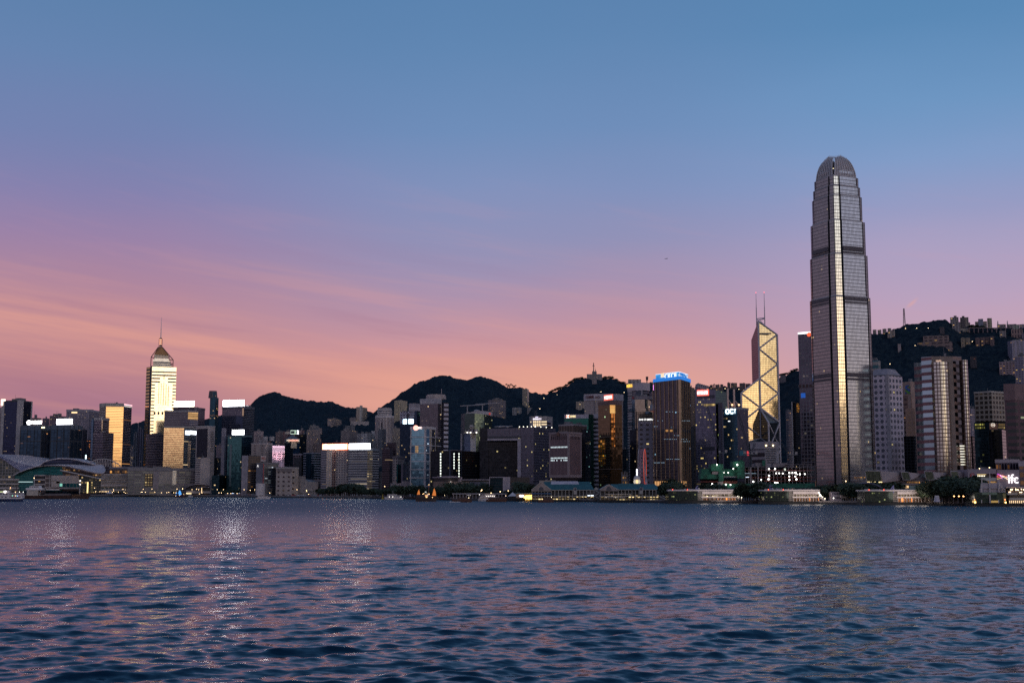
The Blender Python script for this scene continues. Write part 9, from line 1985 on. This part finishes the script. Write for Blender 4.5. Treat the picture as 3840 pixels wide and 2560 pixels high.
lr = thing('lighthouse_marker', 'small white round marker tower at the end of the wooded quay', 'marker', base(19, 608, 1128)); mb = MB(); p = PT(19, 608, 485, 1128); t_ = PT(19, 606, 395, 1128); mb.bar(p, t_, 2.9, 12, 1.9); part(lr, 'shaft', mb, M((.42, .36, .40), .6)); mb = MB(); mb.bar(t_, (t_[0], t_[1], t_[2]+1.6), 2.1, 12, 1.6); part(lr, 'cap', mb, WHT)
mb = MB(); mb.bar(PT(21, 1155, 395, 2498), PT(21, 1270, 195, 2498), .8, 4, .4); r = thing('derrick', 'rust coloured leaning derrick boom on the convention quay', 'derrick', base(21, 1155, 2498)); part(r, 'boom', mb, M((.30, .16, .06), .6)); part(r, 'cab', fr(21, 1135, 378, 1175, 402, 2497, 4), M((.25, .13, .05), .6))
# ---------------------------------------------------------------- boats
def hull(x0, x1, Y, zt, zs, bw, sheer=.5, bow=1, th=.0):
 """hull mesh along X from x0 to x1; bow=+1 right, -1 left; zt deck height amidships, zs extra sheer at the bow"""
 mb = MB(); n = 14; L = x1-x0; rows = []
 for i in range(n+1):
  t = i/n; s = t if bow > 0 else 1-t; x = x0+L*t
  w_ = bw*(min(1, (1-s)*3.2)**.6)*(.82+.18*min(1, s*6)); top = zt+zs*max(0, (s-.55)/.45)**2+.25*zs*max(0, (.2-s)/.2)
  rake = (s**8)*L*.03*bow
  rows.append([(x+rake, Y-w_, top), (x-rake*.4, Y-w_*.75, -.6), (x-rake*.4, Y+w_*.75, -.6), (x+rake, Y+w_, top), (x+rake, Y-w_, top)])
 mb.strip(rows, sm=False); mb.face([rows[0][k] for k in (0, 1, 2, 3)]); mb.face([rows[-1][k] for k in (3, 2, 1, 0)]); return mb
def bx(mb, x0, x1, Y, w_, z0, z1, s=0.): mb.prism([(x0, Y-w_), (x1, Y-w_), (x1, Y+w_), (x0, Y+w_)], z0, z1, top=[(x0+s, Y-w_*.95), (x1-s, Y-w_*.95), (x1-s, Y+w_*.95), (x0+s, Y+w_*.95)] if s else None); return mb
HW = M((.60, .52, .50), .5, name='boat_white', var=.06); HB = M((.015, .03, .10), .4, name='hull_navy'); HR = M((.055, .022, .016), .7, name='rust_hull', var=.4, vs=.3); WN = M((.02, .02, .03), .2, name='dark_window'); WOOD = M((.085, .030, .018), .6, name='varnished_wood', var=.3, vs=.8)
def row_windows(mb, x0, x1, y, z0, z1, n, f=.6):
 for k in range(n): a = x0+(x1-x0)*(k+.5-f/2)/n; c = x0+(x1-x0)*(k+.5+f/2)/n; mb.box(a, c, y-.12, y+.05, z0, z1)
 return mb
def boat(label, v, x0, x1, ywl, name='ferry_boat', cat='boat'):
 px0, py = sv(v, x0, ywl); px1, _ = sv(v, x1, ywl); Y = YW(py); return thing(name, label, cat, ((Xat(px0, Y, 0)+Xat(px1, Y, 0))/2, Y, 0)), Y, Xat(px0, Y, 0), Xat(px1, Y, 0)
def glow(root, pts, r, col, s, nm='deck_light'):
 for p in pts: mb = MB(); mb.ball(p, r, 6); part(root, nm, mb, E(col, s))
# star ferry type, left
r, Y, a, c = boat('white and navy double deck ferry with coloured lights at the picture edge', 24, -110, 515, 585, 'ferry'); L = c-a; S_ = L/32
part(r, 'hull', hull(a, c, Y, 2.6*1.2, 1., 4.6), HB)
mb = MB(); bx(mb, a+1, c-.5, Y, 4.2, 3.2, 6.6); bx(mb, a+1, c-1, Y, 4.2, 7.2, 9.8); part(r, 'lower_deck', mb, HW); mb = MB(); bx(mb, a, c, Y, 4.6, 6.6, 7.2); bx(mb, a, c-.5, Y, 4.5, 9.8, 10.3); part(r, 'deck_slab', mb, HW)
mb = MB(); row_windows(mb, a+L*.55, c-2, Y-4.25, 4.6, 6., 9); row_windows(mb, a+L*.55, c-2, Y-4.25, 7.9, 9.4, 10); row_windows(mb, a+3, a+L*.5, Y-4.25, 8., 9.3, 4, .5); row_windows(mb, a+3, a+L*.5, Y-4.25, 4.6, 5.6, 3, .4); part(r, 'window', mb, WN)
mb = MB(); bx(mb, a+L*.3, a+L*.5, Y, 2.4, 10.3, 12.8); part(r, 'wheelhouse', mb, HW); mb = MB(); mb.bar((a+L*.74, Y, 10), (a+L*.74, Y, 18.5), .55, 8); part(r, 'funnel', mb, M((.04, .02, .03), .5)); mb = MB(); mb.bar((a+L*.42, Y, 12.8), (a+L*.52, Y, 16.5), .1); part(r, 'flagstaff', mb, METAL)
glow(r, [(a+L*.37, Y-3, 11.6)], .95, (.95, 1., .95), 14.); glow(r, [(a+L*.52, Y, 16.4), (a+L*.73, Y-2, 11.)], .4, (1., .5, .25), 6.); glow(r, [(a+L*(.66+.06*k), Y-4.6, 6.9) for k in (0, 2)], .35, (.3, 1., .6), 3.); glow(r, [(a+L*.76, Y-4.6, 6.8)], .35, (1., .25, .2), 3.); glow(r, [(a+L*.84, Y-4.6, 6.6)], .35, (.3, .5, 1.), 3.)
mb = MB(); mb.bar((a+L*.31, Y-3, 10.3), (a+L*.31, Y-3, 8), .12); mb.bar((a+L*.1, Y-3, 11.4), (a+L*.3, Y-3, 11.6), .1); part(r, 'light_string', mb, E((.9, 1., .5), 4))
mb = MB()
for k in range(9): mb.bar((a+L*.1*(k+1), Y-4.9, 1.6), (a+L*.1*(k+1), Y-4.5, 1.6), .7, 8)
part(r, 'tyre_fender', mb, DARK)
# cargo barge
r, Y, a, c = boat('long rusty dark cargo ship with a white bridge house near the stern', 24, 430, 1965, 528, 'cargo_ship', 'ship'); L = c-a
part(r, 'hull', hull(a, c, Y, 5.0, 4.6, 6.5), HR); mb = MB(); bx(mb, a+L*.12, a+L*.28, Y, 5.2, 5.0, 12.6); part(r, 'deckhouse', mb, M((.44, .36, .30), .6, name='cream_deckhouse')); mb = MB(); bx(mb, a+L*.07, a+L*.38, Y, 5.8, 12.6, 13.3); part(r, 'bridge_deck', mb, M((.20, .16, .15), .6))
mb = MB(); bx(mb, a+L*.11, a+L*.34, Y, 5.6, 13.3, 16.4, -1.2); bx(mb, a+L*.15, a+L*.30, Y, 5.0, 16.4, 19.6, 1.); part(r, 'bridge_house', mb, HW); mb = MB(); row_windows(mb, a+L*.16, a+L*.285, Y-5.0, 17.3, 18.8, 5); part(r, 'bridge_window', mb, WN)
mb = MB(); mb.bar((a+L*.20, Y, 19), (a+L*.20, Y, 34), .45); part(r, 'mast', mb, WHT); mb = MB(); mb.bar((a+L*.86, Y, 7), (a+L*.86, Y, 26), .4); mb.box(a+L*.84, a+L*.875, Y-.4, Y+.4, 21, 22.2); mb.box(a+L*.84, a+L*.875, Y-.4, Y+.4, 26, 27.5); part(r, 'foremast', mb, WHT)
mb = MB(); bx(mb, a+L*.38, a+L*.72, Y, 5.6, 5.0, 7.9); part(r, 'hatch_coaming', mb, M((.12, .09, .09), .7)); mb = MB()
for t in (.01, .05, .29, .34, .38): mb.bar((a+L*t, Y-5, 5), (a+L*t, Y-5, 12.6), .35)
part(r, 'deck_post', mb, M((.10, .06, .05), .7))
put_text(r, 'S.D.686', a+L*.835, Y-6.0, 5.6, (1, 0), L*.12, 2.6, M((.32, .16, .06), .6), name='hull_lettering', depth=.3); put_text(r, '4S 5060', a+L*.81, Y-6.0, 2.6, (1, 0), L*.06, 1.3, M((.22, .11, .05), .6), name='hull_lettering', depth=.3)
glow(r, [(a+L*.20, Y-1, 31)], .6, (1., .65, .35), 5); glow(r, [(a+L*.865, Y-1, 21.8), (a+L*.865, Y-1, 27)], .7, (1., .95, .85), 5); glow(r, [(a+L*t, Y-5.5, 10.4) for t in (.015, .07)], .5, (.95, 1., .9), 4)
mb = MB()
for k in range(14): mb.bar((c-L*.02+k*.8-L*.2, Y-7.2-k*.05, .12), (c-L*.2+k*.8+1.3-L*.02, Y-7.3, .18), .16)
part(r, 'bow_wave', mb, M((.5, .5, .52), .8, name='foam'))
# junks
def junk(label, v, x0, x1, ywl, sails, sailmat, hullmat, lights, deckh=3.2):
 r, Y, a, c = boat(label, v, x0, x1, ywl, 'junk_boat'); L = c-a; part(r, 'hull', hull(a, c, Y, deckh, 2.0, L*.11), hullmat); mb = MB(); bx(mb, a+L*.03, a+L*.42, Y, L*.085, deckh, deckh+3.6); bx(mb, a+L*.42, a+L*.75, Y, L*.07, deckh, deckh+2.2); part(r, 'cabin', mb, hullmat); mb = MB(); bx(mb, a+L*.30, a+L*.72, Y, L*.09, deckh+4.8, deckh+5.2); part(r, 'awning', mb, hullmat)
 for (xb, yb, xt, yt_, w0, w1) in sails:
  b0 = PT(v, xb, yb, Y); t0 = PT(v, xt, yt_, Y); mb = MB(); H = t0[2]-b0[2]; mb.bar((t0[0], Y+.3, deckh-1), (t0[0], Y+.3, t0[2]+1.8), .22, 6, .12); part(r, 'mast', mb, DARK)
  mb = MB(); k0 = (Xat(1920+100, Y, 0)-Xat(1920, Y, 0))/100/VW[v][2]; rows = []
  for j in range(9):
   s = j/8; wl = w0*k0*(1-s)**.8+.25*(1-s); wr = w1*k0*(1-s**2.2)+.15; rows.append([(t0[0]-wl+(wl+wr)*m_/6, Y-.5-1.1*math.sin(m_/6*math.pi)*(1-s*.7), b0[2]+H*s) for m_ in range(7)])
  mb.strip(rows); part(r, 'sail', mb, sailmat, weld=True)
  mb = MB()
  for j in range(1, 8): mb.bar(Vector(rows[j][0])-Vector((0, .3, 0)), Vector(rows[j][3])-Vector((0, .3, 0)), .08); mb.bar(Vector(rows[j][3])-Vector((0, .3, 0)), Vector(rows[j][6])-Vector((0, .3, 0)), .08)
  part(r, 'sail_batten', mb, hullmat)
 glow(r, [PT(v, x, y, Y-L*.1) for x, y in lights], .34, (1., .62, .28), 5.); return r, Y, a, c
osail = M((.80, .28, .08), .7, name='orange_sail', emis=(1., .27, .04), estr=.55); bsail = M((.1, .3, .5), .6, name='blue_sail', emis=(.10, .42, 1.), estr=1.3)
r, Y, a, c = junk('dark wooden junk with two glowing orange sails', 22, 760, 1212, 582, [(785, 445, 828, 322, 42, 22), (1125, 455, 1164, 292, 38, 40)], osail, M((.030, .014, .012), .6, name='dark_wood'), [(915, 424), (935, 410), (1033, 418), (1058, 420), (1050, 214), (988, 492), (1005, 488), (1128, 494)], 4.5)
mb = MB(); mb.bar((a+L*0+(c-a)*.62, Y, 5), (a+(c-a)*.62, Y, Zat(sv(22, 0, 214)[1], Y)), .3); part(r, 'mainmast', mb, M((.25, .08, .04), .6)); part(r, 'lit_cabin', bx(MB(), a+(c-a)*.46, a+(c-a)*.58, Y, (c-a)*.1, 5.5, 8.), E((1., .5, .2), .7)); put_text(r, 'AL', a+(c-a)*.49, Y-(c-a)*.095, 11.2, (1, 0), 2.4, 1.6, E((.9, .9, .8), 1.2), name='sign', depth=.2)
junk('small junk with glowing blue sails near the arched roof pier', 14, 274, 440, 348, [(277, 318, 290, 258, 14, 16), (318, 306, 348, 222, 36, 34)], bsail, M((.05, .012, .015), .6, name='red_hull'), [(278, 322), (350, 316), (418, 290)], 3.)
# yachts and workboats
def motor(label, v, x0, x1, ywl, hm, sup, decks, bow=1, lit=(), name='motor_boat', hh=2., mast_=0, wincol=None, lightcol=(1., .8, .5)):
 r, Y, a, c = boat(label, v, x0, x1, ywl, name); L = c-a; B_ = min(L*.13, 4.5); part(r, 'hull', hull(a, c, Y, hh, hh*.5, B_, bow=bow), hm); z = hh
 for (t0, t1, h) in decks:
  part(r, 'superstructure', bx(MB(), a+L*t0, a+L*t1, Y, B_*.8, z, z+h, .35), sup); mb = MB(); row_windows(mb, a+L*t0+.4, a+L*t1-.4, Y-B_*.8, z+h*.42, z+h*.82, max(3, int((t1-t0)*L/1.6)), .7); part(r, 'window', mb, wincol or WN); part(r, 'deck_slab', bx(MB(), a+L*t0-.3, a+L*t1+.3, Y, B_*.88, z+h, z+h+.16), sup); z += h+.16
 if mast_: mb = MB(); mb.bar((a+L*.45, Y, z), (a+L*.45, Y, z+mast_), .14); part(r, 'mast', mb, sup)
 glow(r, [(a+L*t, Y-B_-.2, zz) for t, zz in lit], .36, lightcol, 5.); return r, Y, a, c
motor('white motor yacht underway off the academy', 14, 1690, 1945, 376, HW, HW, [(.12, .8, 2.3), (.2, .58, 2.)], 1, [], 'motor_yacht', 2.2, 2.)
motor('small white boat moored left of the arched roof pier', 14, 495, 582, 344, HW, HW, [(.1, .7, 2.)], -1, [], hh=1.6)
motor('white patrol boat with tyres along its hull', 22, 75, 478, 543, HW, HW, [(.12, .88, 2.6), (.15, .65, 2.1)], -1, [(.26, 4.), (.45, 4.), (.9, 4.)], 'patrol_boat', 2.6, 5., lightcol=C_)
motor('small boat with a white cabin and a red stern by the low pier', 22, 1330, 1580, 545, M((.16, .02, .03), .5), HW, [(.08, .55, 2.1)], -1, [(.25, 6.)], hh=1.8, mast_=3)
r, Y, a, c = motor('brown wooden tour boat with round portholes and a white wake at its bow', 22, 1560, 1995, 600, WOOD, WOOD, [(.28, .95, 2.6)], -1, [(.85, 5.)], 'tour_boat', 2.4, 2.); part(r, 'bow_wave', bx(MB(), a-3, a+(c-a)*.45, Y-4, 1.2, -.2, .7, .5), M((.5, .47, .48), .8, name='foam'))
motor('white double deck ferry passing behind the brown tour boat', 22, 1880, 2010, 560, HW, HW, [(.1, .9, 2.6), (.15, .8, 2.2)], -1, [(.3, 6.5), (.6, 6.5)], 'ferry', 2.4, lightcol=C_)
r, Y, a, c = motor('brightly lit white triple deck party boat', 23, 85, 515, 575, HW, HW, [(.02, .98, 2.6), (.1, .9, 2.4), (.32, .8, 2.)], -1, [(t, 6.2) for t in (.4, .5, .6, .7, .8)]+[(.05, 8.)], 'party_boat', 2., wincol=F('#806850', '#a08050', 2, 1.2, .8, .8, .3, .3, 3., '#ffd8a0', 1.4), lightcol=(1., .93, .85))
motor('dark red wooden ferry low in the water before the party boat', 23, 255, 705, 592, WOOD, WOOD, [(.1, .97, 2.4)], 1, [(.96, 7.)], 'wooden_ferry', 2.6, 1.5, lightcol=(1., .7, .45))
motor('small dark red wooden ferry off the first teal roofed pier', 23, 1395, 1742, 604, WOOD, WOOD, [(.3, .96, 2.8)], 1, [(.86, 5.8)], 'wooden_ferry', 2.4, 1.2)
r, Y, a, c = motor('white cruise boat outlined with warm light strings at the brighter teal pier', 16, 1195, 1622, 452, HW, HW, [(.06, .98, 2.4), (.1, .6, 2.)], 1, [], 'cruise_boat', 2.6); mb = MB(); mb.bar((a+.5, Y-4.6, 3.9), (a+(c-a)*.4, Y-4.7, 2.6), .2); mb.bar((a+(c-a)*.4, Y-4.7, 2.6), (c-.5, Y-4.6, 3.1), .2); mb.bar((a+1, Y-4, 8.), (a+(c-a)*.6, Y-4, 7.3), .2); part(r, 'light_string', mb, E((1., .66, .3), 5.))
YEL = M((.50, .33, .02), .5, name='yellow_paint')
def cat_ferry(label, v, x0, x1, ywl, yt):
 r, Y, a, c = boat(label, v, x0, x1, ywl, 'catamaran_ferry'); L = c-a; H = PT(v, x0, yt, Y)[2]
 part(r, 'hull', hull(a, c, Y, 3.4, .8, 4.6), HB); part(r, 'lower_cabin', bx(MB(), a+.5, a+L*.36, Y, 4.2, 3.4, 3.4+(H-3.4)*.62), M((.40, .33, .16), .6)); mb = MB(); mb.prism([(a+L*.34, Y-4.3), (c-L*.04, Y-4.3), (c-L*.04, Y+4.3), (a+L*.34, Y+4.3)], 3.4, H*.62, top=[(a+L*.34, Y-4.1), (c-L*.16, Y-4.1), (c-L*.16, Y+4.1), (a+L*.34, Y+4.1)]); part(r, 'yellow_cabin', mb, YEL)
 mb = MB(); mb.prism([(a+L*.62, Y-4.4), (c-L*.02, Y-4.4), (c-L*.02, Y+4.4), (a+L*.62, Y+4.4)], 3.5, H*.60, top=[(a+L*.72, Y-4.35), (c-L*.18, Y-4.35), (c-L*.18, Y+4.35), (a+L*.72, Y+4.35)]); part(r, 'white_bow_cabin', mb, HW)
 mb = MB(); mb.prism([(a+L*.36, Y-4.0), (c-L*.14, Y-4.0), (c-L*.14, Y+4.0), (a+L*.36, Y+4.0)], H*.62, H, top=[(a+L*.36, Y-3.8), (c-L*.3, Y-3.8), (c-L*.3, Y+3.8), (a+L*.36, Y+3.8)]); part(r, 'upper_cabin', mb, HW); part(r, 'window', bx(MB(), a+L*.45, c-L*.26, Y, 4.15, H*.68, H*.9), WN)
 mb = MB(); row_windows(mb, a+1, a+L*.34, Y-4.3, 4., 5.4, 4, .55); part(r, 'lit_window', mb, E((1., .85, .5), 1.8)); part(r, 'hull_stripe', bx(MB(), a+L*.52, a+L*.56, Y, 4.75, .3, 3.), HW)
 mb = MB(); mb.bar((a+L*.52, Y, H), (a+L*.52, Y, H+4), .15); part(r, 'mast', mb, HW)
cat_ferry('yellow, white and navy catamaran ferry with lit stern windows, left of the moored pair', 17, 385, 770, 498, 362); cat_ferry('yellow, white and navy catamaran ferry, right one of the moored pair', 17, 905, 1225, 500, 378)
motor('white and blue high sided harbour ferry between two glass piers', 17, 1380, 1640, 502, HB, HW, [(.25, .98, 4.), (.27, .98, 4.)], -1, [(.42, 9.), (.92, 7.)], 'ferry', 3.2, lightcol=C_)
r, Y, a, c = boat('large white and yellow catamaran ferry with dark raked windows at the tallest tower foot', 18, 850, 1440, 520, 'catamaran_ferry'); L = c-a
part(r, 'hull', hull(a, c, Y, 3.4, 1.2, 5.2), HB); part(r, 'stern_deck', bx(MB(), a+.5, a+L*.36, Y, 4.4, 3.4, 12.), M((.38, .31, .33), .6)); mb = MB(); row_windows(mb, a+1, a+L*.34, Y-4.4, 9.5, 11, 6); row_windows(mb, a+1, a+L*.34, Y-4.4, 5.5, 7., 6); part(r, 'window', mb, WN)
mb = MB(); mb.prism([(a+L*.3, Y-4.9), (c-L*.02, Y-4.9), (c-L*.02, Y+4.9), (a+L*.3, Y+4.9)], 6.4, 9.4, top=[(a+L*.34, Y-4.8), (c-L*.14, Y-4.8), (c-L*.14, Y+4.8), (a+L*.34, Y+4.8)]); part(r, 'bow_cabin', mb, HW); part(r, 'yellow_stripe', bx(MB(), a+L*.55, c-L*.05, Y, 5.0, 6.3, 7.1), YEL)
mb = MB(); mb.prism([(a+L*.38, Y-4.4), (c-L*.16, Y-4.4), (c-L*.16, Y+4.4), (a+L*.38, Y+4.4)], 9.4, 12., top=[(a+L*.38, Y-4.2), (c-L*.27, Y-4.2), (c-L*.27, Y+4.2), (a+L*.38, Y+4.2)]); part(r, 'window_band', mb, WN); part(r, 'roof', bx(MB(), a+L*.36, c-L*.27, Y, 4.4, 12., 13.2, 1.2), HW); part(r, 'wheelhouse', bx(MB(), a+L*.44, a+L*.68, Y, 2.6, 13.2, 15.2, .8), M((.06, .05, .07), .3)); mb = MB(); mb.bar((a+L*.54, Y, 15), (a+L*.54, Y, 24), .3); part(r, 'mast', mb, WHT); glow(r, [(a+L*.54, Y-1, 22.5)], .5, (1., .6, .3), 6.); glow(r, [(a+L*.08, Y-5, 6.)], .5, C_, 5)
r, Y, a, c = boat('yellow channel buoy floating left of the patrol boat', 22, 10, 48, 533, 'buoy', 'buoy'); mb = MB(); mb.bar(((a+c)/2, Y, -.5), ((a+c)/2, Y, 1.2), 1.9, 12); part(r, 'float', mb, YEL); mb = MB(); mb.bar(((a+c)/2, Y, 1.2), ((a+c)/2, Y, 7.5), .9, 4, .25); part(r, 'frame', mb, YEL)
